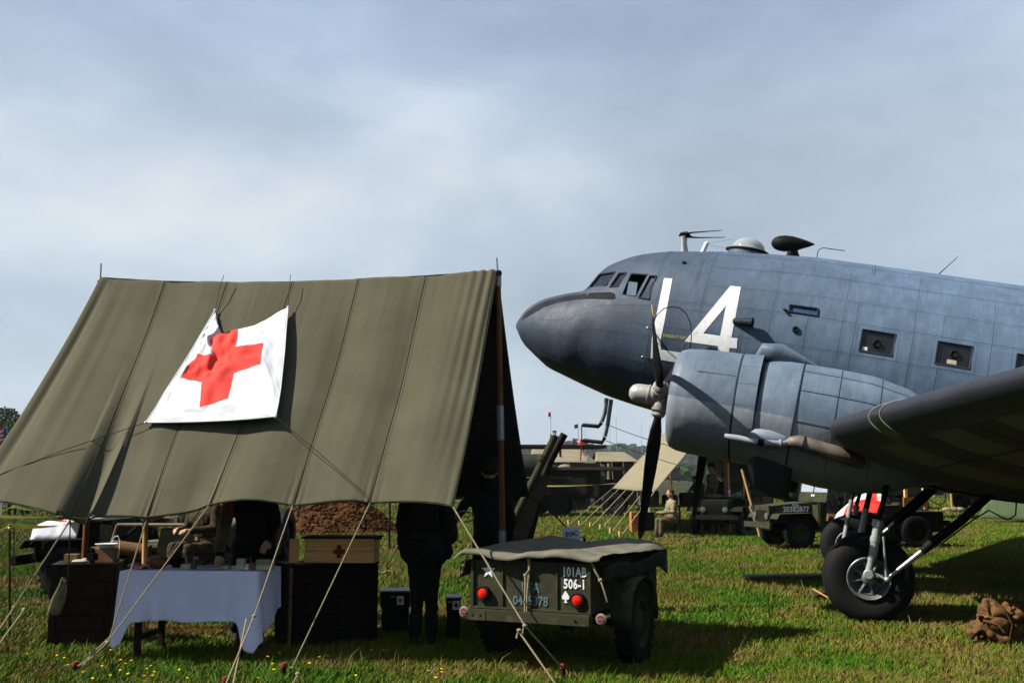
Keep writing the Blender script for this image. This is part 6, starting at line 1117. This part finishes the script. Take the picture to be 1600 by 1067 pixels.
# ================================================================== TRUCKS IN THE DISTANCE
def truck(label, px, Y, rz, h=2.7, L_=6.2, group='dark army lorries standing in the distance', flat=False):
    p = at_px(px, Y); t_ = thing('army_truck', label, 'truck', p, rz, group); mb = MB()
    mb.box((-L_/2+.7, 0, 1.15), (1.3, 1.5, .8), bev=.12); mb.build('hood', olive_dark, t_, smooth=True); mb = MB(); mb.box((-L_/2+2.0, 0, 1.5), (1.3, 2.0, 1.5), bev=.08); cb = mb.build('cab', olive_dark, t_, smooth=True); mb = MB(); mb.box((-L_/2+1.34, 0, 1.95), (.03, 1.7, .5)); mb.build('windscreen', mat('windscreen glass', (.3, .34, .4)), cb)
    for y in (-1.01, 1.01): mb = MB(); mb.box((-L_/2+2.0, y, 1.9), (.8, .02, .5)); mb.build('side_window', black_m, cb)
    mb = MB(); mb.box((L_/2-1.75, 0, 1.0), (3.4, 2.2, .14)); mb.build('bed', olive_dark, t_)
    for y in (-1.08, 1.08):
        for k in range(4): mb = MB(); mb.box((L_/2-1.75, y, 1.16+.19*k), (3.4, .04, .16)); mb.build('side_board', olive_dark, t_)
    mb = MB(); mb.box((L_/2-.05, 0, 1.4), (.04, 2.2, .7)); mb.build('tailboard', olive_dark, t_)
    if flat: mb = MB(); mb.box((.3, 0, h), (L_-.2, 2.4, .16), bev=.03); mb.build('roof', mat('dark red brown roof', (.05, .03, .025), .8), t_)
    else: mb = MB(); mb.grid(lambda u, v: V((L_/2-3.45+3.4*u, -1.1*math.cos(PI*v), 1.75+(h-1.75)*math.sin(PI*v)**.5)), 14, 18); mb.build('canvas_tilt', canvas_dark, t_, smooth=True, solid=.03)
    for x in (-L_/2+.8, L_/2-1.1, L_/2-2.2):
        for y in (-.95, .95): mb = MB(); mb.lathe([(.26, -.12), (.48, -.13), (.5, 0), (.48, .13), (.26, .12)], (x, y, .5), (0, 1, 0), 20, False); w_ = mb.build('wheel', rubber, t_, smooth=True); mb = MB(); mb.lathe([(.26, .1*(1 if y > 0 else -1)), (.1, .05*(1 if y > 0 else -1)), (0, .05)], (x, y, .5), (0, 1, 0), 14, False); mb.build('hub', olive_dark, w_)
    for k in range(5): a = random.uniform(-1, 1); mb = MB(); mb.ball((L_/2-3+.6*k, a*.6, 1.95+random.random()*.1), (.35, .3, .22), 10, 6); mb.build('stowed_bundle', canvas_grey if k % 2 else canvas_dark, t_, smooth=True) if flat else None
    return t_
truck('long dark truck with a flat roof behind the raised gun legs', 834, 50, R(4), 3.15, 6.6, flat=True)
truck('dark army truck with canvas tilt and stowed kit left of the grey wall tent', 893, 44, R(170), 2.0, 5.4, flat=True)
truck('dark army truck seen through the right end of the big tent', 742, 42, R(5), 2.6)
truck('dark army truck behind the wheel of the aircraft, left of the green tent', 1478, 52, R(3), 2.9, 6.8)
truck('dark army truck in the shade behind the jeep with the number', 1345, 42, R(-4), 2.6, 6.0)
truck('dark army truck beyond the upright wooden pole', 1215, 44, R(6), 2.9, 6.6)
truck('dark army truck at the right edge partly behind the green tent', 1590, 56, R(2), 2.9, 6.8)
# long crates and gear on the jeep's trailer at right
q = at_px(1418, 24.0); t_ = thing('crate_trailer', 'dark two wheeled trailer with an orange wooden bench board behind the jeep', 'trailer', q, R(6))
mb = MB(); mb.box((0, 0, .62), (1.15, 1.0, .42), bev=.02); mb.build('body', olive_dark, t_); mb = MB(); mb.box((-.1, -.52, 1.05), (.62, .04, .22), bev=.01); mb.build('bench_board', mat('orange plank', (.42, .20, .05), .6, 0, .2, 6), t_)
for x in (-.3, .15): mb = MB(); mb.box((x, -.45, 1.15), (.07, .07, .55)); mb.build('post', wood_crate, t_)
for y in (-1, 1): wheel_parts(t_, (-.15, y*.58, .365), (0, y, 0), .365, .15, tread=y < 0, inner=olive_dark)
mb = MB(); mb.box((.62, 0, .55), (.35, .8, .14)); mb.tube([(.5, 0, .35), (.95, 0, .4)], .03); mb.build('towing_frame', olive_dark, t_)
# ================================================================== TENTS IN THE DISTANCE
def quad_cloth(name, pts, m, parent, nu=14, nv=10, s_=.0, world=True, solid=.02):
    a, b_, c, d = [V(p) for p in pts]; N_ = (b_-a).cross(d-a).normalized(); mb = MB()
    mb.grid(lambda u, v: a.lerp(b_, u).lerp(d.lerp(c, u), v)+N_*(s_*math.sin(PI*u)*math.sin(PI*v)+.02*noise.noise(V((u*5+a.x, v*5, a.y)))), nu, nv); return mb.build(name, m, parent, world=world, smooth=True, solid=solid)
e0, e1_ = W(957, 761, 38), W(1022, 769, 28); r0, r1 = W(1047, 669, 39), W(1130, 640, 29); e1_.z = e0.z = 1.22; r0.z = r1.z = 3.6
ft = thing('ridge_tent', 'pale khaki ridge tent with many guy ropes behind the propeller', 'tent', (r1.x, r1.y, 0)); quad_cloth('roof_panel', [e0, e1_, r1, r0], canvas_far, ft, 20, 14, -.08)
f0, f1 = 2*r0-e0, 2*r1-e1_; f0.z = f1.z = 1.22; f0.y, f1.y = r0.y+1, r1.y+1; quad_cloth('roof_panel', [r0, r1, f1, f0], canvas_far, ft, 14, 10)
for a in (r0, r1): mb = MB(); mb.tube([(a.x, a.y, 0), a], .04, 8); mb.build('tent_pole', wood_brown, ft, world=True)
wl0, wl1 = e0+(e1_-e0)*.55+V((.25, .1, -.05)), e1_+V((.25, .1, -.05)); quad_cloth('wall_flap', [V((wl0.x, wl0.y, 0)), V((lerp(wl0.x, wl1.x, .5), lerp(wl0.y, wl1.y, .5), 0)), lerp(wl0, wl1, .5), wl0], canvas_grey, ft, 10, 8, .1)
for i, (px, py) in enumerate([(888, 820), (905, 822), (922, 824), (938, 828), (950, 832), (968, 840)]):
    a = e0.lerp(e1_, i/5.); b_ = G(px, py); b_.y = min(b_.y, a.y-.6) if b_.y > a.y else b_.y; mb = MB(); mb.tube([a, b_], .010, 5); mb.build('guy_rope', mat('pale rope', (.42, .38, .24), .9), ft, world=True); mb = MB(); mb.tube([b_-V((0, 0, .05)), b_+V((0, 0, .18))], .03, 6); mb.build('peg', wood_crate, ft, world=True); mb = MB(); mb.ball(a.lerp(b_, .55), .035, 6, 5); mb.build('runner', rope_m, ft, world=True)
def wall_tent(label, px0, px1, Y, yr, ye, depth, m, wm, slope=.0, group='khaki wall tents in a row', door=None, endpx=None):
    a, b_ = W(px0, ye, Y), W(px1, ye, Y); ze = a.z; zr = W(px0, yr, Y+depth/2).z; xa, xb = a.x, b_.x; t_ = thing('wall_tent', label, 'tent', ((xa+xb)/2, Y, 0), 0, group)
    ins = .0 if endpx is None else W(endpx, ye, Y).x-xa; r0, r1 = V((xa+ins+.3, Y+depth/2, zr)), V((xb-.6, Y+depth/2, zr))
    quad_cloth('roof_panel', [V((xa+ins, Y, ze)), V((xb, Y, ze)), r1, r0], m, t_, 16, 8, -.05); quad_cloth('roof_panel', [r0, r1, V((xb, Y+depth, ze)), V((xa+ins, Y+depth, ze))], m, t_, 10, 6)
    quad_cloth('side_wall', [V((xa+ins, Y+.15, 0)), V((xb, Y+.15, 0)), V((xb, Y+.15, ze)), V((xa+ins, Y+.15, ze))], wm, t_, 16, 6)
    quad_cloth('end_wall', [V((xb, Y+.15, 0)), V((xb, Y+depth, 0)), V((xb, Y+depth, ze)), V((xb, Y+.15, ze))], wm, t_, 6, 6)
    if ins: quad_cloth('end_porch', [V((xa, Y+.1, 0)), V((xa+ins-.02, Y+.1, 0)), V((xa+ins+.1, Y+.1, ze+.0)), V((xa+.6*ins, Y+.3, zr-.2))], canvas_grey, t_, 8, 8)
    quad_cloth('end_wall', [V((xa, Y+.15, 0)), V((xa, Y+depth, 0)), V((xa+ins, Y+depth, ze)), V((xa+ins, Y+.15, ze))], canvas_grey, t_, 6, 6)
    if door: d0, d1 = W(door[0], ye, Y).x, W(door[1], ye, Y).x; mb = MB(); mb.box(((d0+d1)/2, Y+.08, ze*.5), (d1-d0, .05, ze*.92)); mb.build('doorway', black_m, t_, world=True); mb = MB(); mb.tube([(d0-.05, Y, .05), (d0-.03, Y, ze-.1)], .09, 8); mb.build('door_flap', canvas_grey, t_, world=True)  # doorway is a black slab painting the shade inside the open tent
    for k in range(4): mb = MB(); x = lerp(xa+ins, xb, (k+.5)/4); mb.tube([(x, Y, ze), (x, Y-1.6, 0)], .012, 4); mb.build('guy_rope', rope_m, t_, world=True)
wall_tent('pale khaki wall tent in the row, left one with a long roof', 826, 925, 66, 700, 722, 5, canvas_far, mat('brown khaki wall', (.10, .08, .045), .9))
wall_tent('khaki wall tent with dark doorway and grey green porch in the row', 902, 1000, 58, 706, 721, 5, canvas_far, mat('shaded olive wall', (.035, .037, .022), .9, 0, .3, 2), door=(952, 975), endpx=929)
gt = thing('green_tent', 'low green canvas tent at the right edge under the wing', 'tent', at_px(1575, 37)); quad_cloth('tent_wall', [W(1528, 809, 37), W(1640, 815, 36.5), W(1640, 755, 37.5), W(1552, 755, 38)], mat('green tent canvas', (.075, .105, .05), .9, 0, .12, 2, .2, 40), gt, 20, 10, .05); quad_cloth('tent_roof', [W(1552, 755, 38), W(1640, 755, 37.5), W(1640, 745, 40), W(1570, 745, 40)], MATS['green tent canvas'], gt)
t_ = thing('canvas_screen', 'low brown canvas screen between the leaning pole and the jeep', 'screen', at_px(1185, 33)); quad_cloth('screen', [W(1172, 808, 33), W(1206, 806, 33.5), W(1206, 776, 33.5), W(1172, 774, 33)], mat('brown screen canvas', (.12, .085, .045), .9, 0, .2, 3), t_, 14, 6, .06); 
for px in (1172, 1189, 1206): mb = MB(); a = at_px(px, 33.2); mb.tube([a, a+V((0, 0, 1.1))], .02, 6); mb.build('screen_post', wood_dark, t_, world=True)
# poles, box, post
q = G(1141, 833); t_ = thing('wooden_pole', 'upright pale wooden pole with a white band under the engine', 'pole', q); mb = MB(); mb.tube([(0, 0, 0), (-.01, 0, 2.05)], .035, 10); mb.build('shaft', wood_pale, t_, smooth=True); mb = MB(); mb.tube([(0, 0, 1.08), (0, 0, 1.26)], .042, 10); mb.build('white_band', white_paint, t_)
q = G(1188, 840); t_ = thing('wooden_pole', 'pale wooden pole leaning to the left beside the jeep', 'pole', q); mb = MB(); mb.tube([(0, 0, 0), W(1159, 733, q.y+.1)-V((q.x, q.y, 0))], .035, 10); mb.build('shaft', wood_pale, t_, smooth=True); mb = MB(); mb.tube([W(1181, 815, q.y-.02)-q, W(1172, 790, q.y-.02)-q], .045, 8); mb.build('lashing', rope_m, t_); mb = MB(); mb.tube([(0, 0, .1), (.5, 0, .05)], .02, 6); mb.build('shackle', black_m, t_)
q = G(992, 831); t_ = thing('wooden_box', 'narrow orange wooden box end standing on the grass below the propeller', 'box', q, .1); mb = MB(); mb.box((-.03, 0, .30), (.20, .3, .60), bev=.01); mb.build('end_board', mat('orange crate board', (.42, .17, .06), .6, 0, .2, 6), t_); mb = MB(); mb.box((.33, .02, .3), (.5, .32, .58), bev=.01); mb.build('dark_side', black_m, t_); mb = MB(); mb.box((-.03, -.155, .42), (.205, .01, .1)); mb.build('red_band', red_paint, t_)
q = G(1060, 829); t_ = thing('folding_table', 'dark folding table in front of the man in the tan shirt', 'table', (q.x-.3, 29.5, 0), .05); mb = MB(); mb.box((0, 0, .80), (2.3, .8, .05)); mb.build('tabletop', wood_dark, t_)
for x in (-1.05, 0, 1.05):
    for y in (-.35, .35): mb = MB(); mb.box((x, y, .39), (.05, .05, .78)); mb.build('leg', wood_dark, t_)
for i, (x, w_, h_, m_) in enumerate([(-.8, .5, .42, olive_dark), (-.2, .4, .3, canvas_dark), (.35, .5, .36, olive_dark)]): b_ = thing('equipment_box', ['dark box at the left end of the folding table', 'low dark canvas bundle in the middle of the folding table', 'dark box near the right end of the folding table'][i], 'box', (q.x-.3+x, 29.5, .825)); mb = MB(); mb.box((0, 0, h_/2), (w_, .5, h_), bev=.03); mb.build('case', m_, b_); mb = MB(); mb.tube([(-.08, 0, h_), (-.06, 0, h_+.05), (.06, 0, h_+.05), (.08, 0, h_)], .012, 6); mb.build('handle', steel_m, b_)
q = G(1091, 829); t_ = thing('red_can', 'small round red can on the grass under the dark vehicle', 'can', q); mb = MB(); mb.lathe([(0, 0), (.11, 0), (.13, .06), (.12, .14), (.06, .17), (0, .17)], (0, 0, 0), (0, 0, 1), 16); mb.build('can', red_paint, t_, smooth=True); mb = MB(); mb.tube([(-.06, 0, .16), (0, 0, .22), (.06, 0, .16)], .01, 6); mb.build('handle', black_m, t_)
q = G(1488, 800); t_ = thing('marker_post', 'short yellow post in a sandbag base beyond the aircraft strut', 'post', q); mb = MB(); mb.tube([(0, 0, 0), (-.02, 0, 1.9)], .05, 8); mb.tube([(-.9, 0, .7), (.3, 0, 1.7)], .03, 6); mb.build('post', mat('yellow wood', (.45, .27, .07), .7), t_)
for k in range(3): mb = MB(); mb.ball((-.25+.3*k, 0, .12), (.25, .2, .13), 12, 8); mb.build('sandbag', mat('sacking', (.22, .18, .11), .9), t_, smooth=True)
# earth mound
def mound():
    q = G(508, 834); mb = MB(); hx, hy, hz = 2.05, 1.3, 1.3
    def Pm(u, v):
        a = 2*PI*u; r = v; x, y = math.cos(a)*r*hx, math.sin(a)*r*hy; n_ = noise.noise(V((x*2, y*2, 4)))*.28+noise.noise(V((x*6, y*6, 2)))*.12+noise.noise(V((x*15, y*15, 2)))*.05; return V((q.x+x*(1+n_*.3), q.y+1.1+y*(1+n_*.3), max(-.05, hz*(1-r**1.5)+n_*(1.1-r)-.02*(r > .98))))
    mb.grid(Pm, 110, 60); em = mat('dug clay earth', (.03, .013, .005), .95, 0, .55, 9, 1.0, 30, col2=(.12, .048, .014)); mb.build('earth_mound', em, smooth=True, sharp=R(30), kind='structure'); cl = MB()
    for _ in range(2200):
        a = random.random()*2*PI; r = random.random()**.5*1.12; x, y = math.cos(a)*r*hx, math.sin(a)*r*hy; z = max(0, hz*(1-min(1, r)**1.5)+noise.noise(V((x*2, y*2, 4)))*.28*(1.1-r)); s_ = random.uniform(.015, .075); cl.ball((q.x+x, q.y+1.1+y, z+s_*.3), (s_, s_*random.uniform(.6, 1), s_*.7), 5, 4)
    cl.build('soil_clods', em, kind='stuff')
mound()
# ================================================================== TAPE, FLAGS, MASTS
def stake(px, pyt, pyb, label):
    q = G(px, pyb); top = W(px, pyt, q.y); t_ = thing('tape_stake', label, 'stake', q, 0, 'thin stakes carrying the yellow tape'); mb = MB(); mb.tube([(0, 0, 0), (top.x-q.x, 0, top.z)], .011, 6); mb.build('shaft', wood_dark, t_); mb = MB(); mb.ball((top.x-q.x, 0, top.z-.03), .018, 6, 5); mb.build('tape_knot', tape_m, t_); return top
s1 = stake(15, 820, 1005, 'nearest thin tape stake at the left edge of the lawn'); s2 = stake(22, 790, 886, 'thin tape stake standing further back behind the nearest one')
def tape(a, b_, label, w_=.022): mb = MB(); pts = sag(a, b_, 14, .03); N_ = V((0, 0, 1)); mb.add([p+N_*w_*s_*math.cos(i*.5*.3)+V((0, .004*math.sin(i), 0)) for i, p in enumerate(pts) for s_ in (-1, 1)], [(2*i, 2*i+1, 2*i+3, 2*i+2) for i in range(14)]); o = mb.build('barrier_tape', tape_m, solid=.002); tag(o, label, 'tape')
tape(s1, W(125, 816, 10.2), 'nearest yellow barrier tape running right from the near stake'); tape(W(-30, 833, 8), s1, 'yellow barrier tape leaving the frame at the left from the near stake'); tape(W(-20, 805, 17), W(110, 805, 17.5), 'middle level yellow barrier tape behind the near stake', .03); tape(s2, W(64, 796, 19), 'upper yellow tape running right from the farther stake', .03); tape(W(-20, 802, 17), s2, 'upper yellow tape running left from the farther stake', .03)
tape(W(700, 765, 30), W(790, 762, 30), 'yellow tape stretched behind the right tent pole', .02); tape(W(845, 759, 34), W(962, 755, 34), 'yellow tape stretched in front of the distant dark truck', .022)
def flagpole(px, pytop, Y, label, fl=None, r=.05, grp=None, cat='flagpole'):
    q = at_px(px, Y); top = W(px, pytop, Y); t_ = thing('flagpole' if fl else 'antenna_mast', label, cat, q, 0, grp); mb = MB(); mb.tube([(0, 0, 0), (0, 0, top.z)], [r, r*.5], 6); mb.build('pole' if fl else 'mast', mat('pale mast grey', (.30, .32, .33), .5), t_)
    if fl: fl(t_, top)
    return t_
def pxs(n, Y): return n*Y/1556
def simple(col, w_, h_, Y, dx=-1, drop=0):
    def f(t_, top): 
        mb = MB(); mb.grid(lambda u, v: V((dx*pxs(w_, Y)*u, .1*math.sin(u*6), top.z-pxs(h_, Y)*v-drop-.1*u)), 10, 5); mb.build('flag', mat('flag '+str(col), col, .8), t_, smooth=True, solid=.02)
    return f
flagpole(861, 643, 95, 'tall thin flagpole with a tiny red flag behind the truck roof', simple((.5, .05, .05), 4, 7, 95))
flagpole(904, 662, 95, 'flagpole with a small dark blue flag left of the big striped flag', simple((.06, .07, .16), 6, 6, 95))
navy = mat('flag navy', (.03, .04, .18), .8); redf = mat('flag red', (.55, .03, .04), .8); whf = mat('flag white', (.70, .70, .72), .8)
def jack(t_, top):
    Y = 90; Wf, Hf = pxs(24, Y), pxs(13, Y)
    def S(u, v, o=0): return V((-Wf*.55+Wf*u, .12*math.sin(u*7)-o, top.z-Hf*v-.12*math.sin(u*3)))
    mb = MB(); mb.grid(lambda u, v: S(u, v), 16, 8); fb = mb.build('flag', navy, t_, smooth=True)
    def strip(a, b_, w_, m, o, nm): 
        a, b_ = V((*a, 0)), V((*b_, 0)); d = (b_-a).normalized(); n_ = V((-d.y, d.x, 0))*w_; mb = MB(); mb.grid(lambda u, v: (lambda q: S(min(1, max(0, q.x)), min(1, max(0, q.y)), o))(a.lerp(b_, u)+n_*(v-.5)), 16, 1); mb.build(nm, m, fb)
    strip((0, 0), (1, 1), .16, whf, .02, 'white_diagonal'); strip((0, 1), (1, 0), .16, whf, .02, 'white_diagonal'); strip((0, 0), (1, 1), .06, redf, .03, 'red_diagonal'); strip((0, 1), (1, 0), .06, redf, .03, 'red_diagonal'); strip((.5, 0), (.5, 1), .26, whf, .04, 'white_bar'); strip((0, .5), (1, .5), .36, whf, .04, 'white_bar'); strip((.5, 0), (.5, 1), .15, redf, .05, 'red_bar'); strip((0, .5), (1, .5), .22, redf, .05, 'red_bar')
flagpole(909, 684, 90, 'flagpole with a red white and blue crossed flag above the wall tents', jack)
def stars(Y, w_, h_, dx=-1):
    def f(t_, top):
        Wf, Hf = pxs(w_, Y), pxs(h_, Y); S = lambda u, v, o=0: V((dx*Wf*u, .1*math.sin(u*6)-o, top.z-Hf*v-.35*Hf*u*u))
        for k in range(7): mb = MB(); mb.grid(lambda u, v: S(u, (k+v)/7), 10, 1); mb.build('stripe', redf if k % 2 == 0 else whf, t_, solid=.02)
        mb = MB(); mb.grid(lambda u, v: S(.45*u, .55*v, .03), 6, 3); mb.build('canton', navy, t_, solid=.02)
        for i in range(4):
            for j in range(3): mb = MB(); c_ = S(.06+.11*i, .1+.16*j, .06); mb.box(c_, (Wf*.03, .02, Hf*.05)); mb.build('star', whf, t_)
    return f
flagpole(66, 597, 120, 'tall flagpole with a small striped flag seen against the sky left of the tent', stars(120, 13, 8), .06); flagpole(6, 665, 42, 'flagpole with a striped flag in front of the trees at the left edge', stars(42, 12, 24), .05)
for px, pt, l_ in [(915, 667, 'left of the three'), (954, 655, 'thin radio mast in'), (964, 652, ''), (1004, 660, ''), (1016, 664, '')]: flagpole(px, pt, 110, {915: 'thin radio mast just right of the dark blue flag', 954: 'left mast of the middle pair of thin radio masts', 964: 'right mast of the middle pair of thin radio masts', 1004: 'left mast of the pair of radio masts near the propeller', 1016: 'right mast of the pair of radio masts near the propeller'}[px], None, .035, cat='radio mast')
# ================================================================== TREES
leaf_a = mat('leaf green', (.040, .095, .010), .8, 0, .45, .8, spec=.02); leaf_b = mat('leaf dark green', (.022, .055, .010), .8, 0, .4, .6, spec=.02); bark = mat('bark', (.05, .04, .03), .9, 0, .3, 6)
def leaves(mb, c, r, n, s_):
    c = np.array(c); P_ = rng.normal(size=(n, 3)); P_ /= np.linalg.norm(P_, axis=1)[:, None]; P_ *= (rng.uniform(.45, 1.05, n)**.5)[:, None]; P_ = c+P_*np.array(r)
    for p in P_:
        a = V(rng.normal(size=3)).normalized(); b_ = a.orthogonal().normalized()*s_*random.uniform(.6, 1.3); c2 = a.cross(b_)*random.uniform(.5, 1); p = V(p); k = len(mb.v); mb.v += [p-b_, p+c2*.8, p+b_, p-c2*.8]; mb.f.append((k, k+1, k+2, k+3)); mb.mi.append(0)
def tree(label, px, Y, pytop, wpx, m, n=6500):
    q = at_px(px, Y); H = W(px, pytop, Y).z; w_ = pxs(wpx, Y)/2; t_ = thing('broadleaf_tree', label, 'tree', q, random.random()*6, 'trees at the left edge of the airfield'); mb = MB(); mb.tube([(0, 0, 0), (.1, 0, H*.35), (.2, .1, H*.7)], [H*.035, H*.025, H*.01], 8)
    for k in range(5): a = k*1.3; mb.tube([(.1, 0, H*(.3+.07*k)), (math.cos(a)*w_*.6, math.sin(a)*w_*.6, H*(.5+.08*k))], [H*.014, H*.004], 6)
    mb.build('trunk', bark, t_, smooth=True); mb = MB()
    for k in range(11): a = random.random()*6.28; rr_ = random.random()**.5*.62; zz = random.uniform(.2, .95); sc = 1-abs(zz-.5)*.7; leaves(mb, (math.cos(a)*rr_*w_*sc, math.sin(a)*rr_*w_*sc, H*zz), (w_*.42*sc, w_*.42*sc, H*.15), n//11, H*.016)
    mb.build('crown', m, t_)
for a in [('bushy green tree at the left edge of the frame', 4, 130, 640, 90, leaf_b), ('light green rounded tree left of the tent canvas', 26, 125, 652, 80, leaf_a), ('taller dark green tree next to the canvas edge', 48, 140, 636, 90, leaf_b), ('dark green tree partly hidden by the tent slope', 72, 135, 645, 90, leaf_b), ('low green bushy tree at the foot of the taller ones', 12, 118, 676, 90, leaf_a)]: tree(*a)
def wood(name, label, x0, x1, Y, tops, m, n, s_, base=747):
    mb = MB()
    for k in range(n):
        px = random.uniform(x0, x1); t0 = interp(px, [t_[0] for t_ in tops], [t_[1] for t_ in tops])+3*noise.noise(V((px*.13, 0, Y)))+2.5*noise.noise(V((px*.4, 3, Y))); py = lerp(t0, base, random.random()**1.6); p = W(px, py, Y+random.uniform(-20, 25)); a = V(rng.normal(size=3)).normalized(); b_ = a.orthogonal().normalized()*s_*random.uniform(.5, 1.3); c2 = a.cross(b_); kk = len(mb.v); mb.v += [p-b_, p+c2*.8, p+b_, p-c2*.8]; mb.f.append((kk, kk+1, kk+2, kk+3)); mb.mi.append(0)
    tag(mb.build(name, m), label, 'wood', kind='stuff')
wood('distant_wood', 'distant blue green wooded hill on the horizon', 650, 1700, 900, [(650, 716), (820, 702), (870, 698), (900, 690), (930, 700), (970, 697), (1010, 702), (1040, 692), (1075, 688), (1120, 690), (1300, 700), (1700, 704)], leaf_b, 26000, 3.4)
wood('hedge_row', 'dark hedge row far away along the edge of the field', -700, 1900, 330, [(-700, 722), (0, 720), (200, 725), (700, 730), (1100, 733), (1900, 722)], leaf_b, 16000, 1.7)
wood('left_copse', 'dark green copse far off at the left edge', -350, 110, 260, [(-350, 672), (-60, 668), (60, 676), (110, 690)], leaf_b, 9000, 1.4)
mb = MB(); mb.grid(lambda u, v: V((-2600+5200*u, 950+500*v, 26*math.sin(PI*min(1, v*1.2))*(.8+.4*noise.noise(V((u*9, 0, 0))))-.2)), 60, 8); mb.build('hills', mat('far hill green', (.03, .05, .02), .9, 0, .4, .01), smooth=True, kind='structure')
# ================================================================== DANDELIONS
dm = mat('dandelion yellow', (.75, .50, .01), .7, 0, .1, 20); first = None
spots = [(100, 1030), (108, 1040), (132, 1052), (171, 1020), (187, 1035), (199, 1040), (206, 1033), (217, 1043), (228, 1046), (236, 1050), (191, 1052), (176, 1055), (162, 1043), (205, 1055), (238, 1043), (240, 1060), (283, 1050), (290, 1059), (223, 1060), (145, 1060), (342, 1004), (326, 995), (270, 1011), (436, 1022), (417, 1030), (424, 1037), (400, 1058), (431, 1050), (514, 1025), (499, 1030), (487, 1040), (555, 1060), (581, 1018), (600, 1019), (670, 1050), (687, 1053), (689, 1049), (38, 1022), (685, 1060), (92, 1024)]
for i, (px, py) in enumerate(spots):
    q = G(px, py, .06)
    if first is None:
        first = thing('dandelion', 'small yellow dandelion flower in the foreground grass', 'flower', q, 0, 'yellow dandelions in the foreground grass'); first.location.z = 0
        mb = MB(); mb.tube([(0, 0, 0), (.004, 0, .07)], .0018, 4); mb.build('stem', mat('stem green', (.06, .12, .03)), first); mb = MB(); mb.lathe([(0, .068), (.009, .07), (.0135, .077), (.009, .081), (0, .082)], (.004, 0, 0), (0, 0, 1), 10); mb.build('flower_head', dm, first)
    else: c_ = copy_tree(first); c_.location = (q.x, q.y, random.uniform(-.02, .015)); c_.rotation_euler = (random.uniform(-.3, .3), random.uniform(-.3, .3), random.random()*6)

# ================================================================== HAZE
hz = MB(); hz.box((0, 1500, 120), (6400, 3400, 244)); hm_ = bpy.data.materials.new('field haze'); hm_.use_nodes = True; t = hm_.node_tree; t.nodes.clear(); o_ = t.nodes.new('ShaderNodeOutputMaterial'); pv = t.nodes.new('ShaderNodeVolumePrincipled'); pv.inputs['Color'].default_value = (.80, .88, .97, 1); pv.inputs['Density'].default_value = .00011; t.links.new(pv.outputs[0], o_.inputs['Volume'])
hzo = hz.build('haze', hm_, kind='stuff')
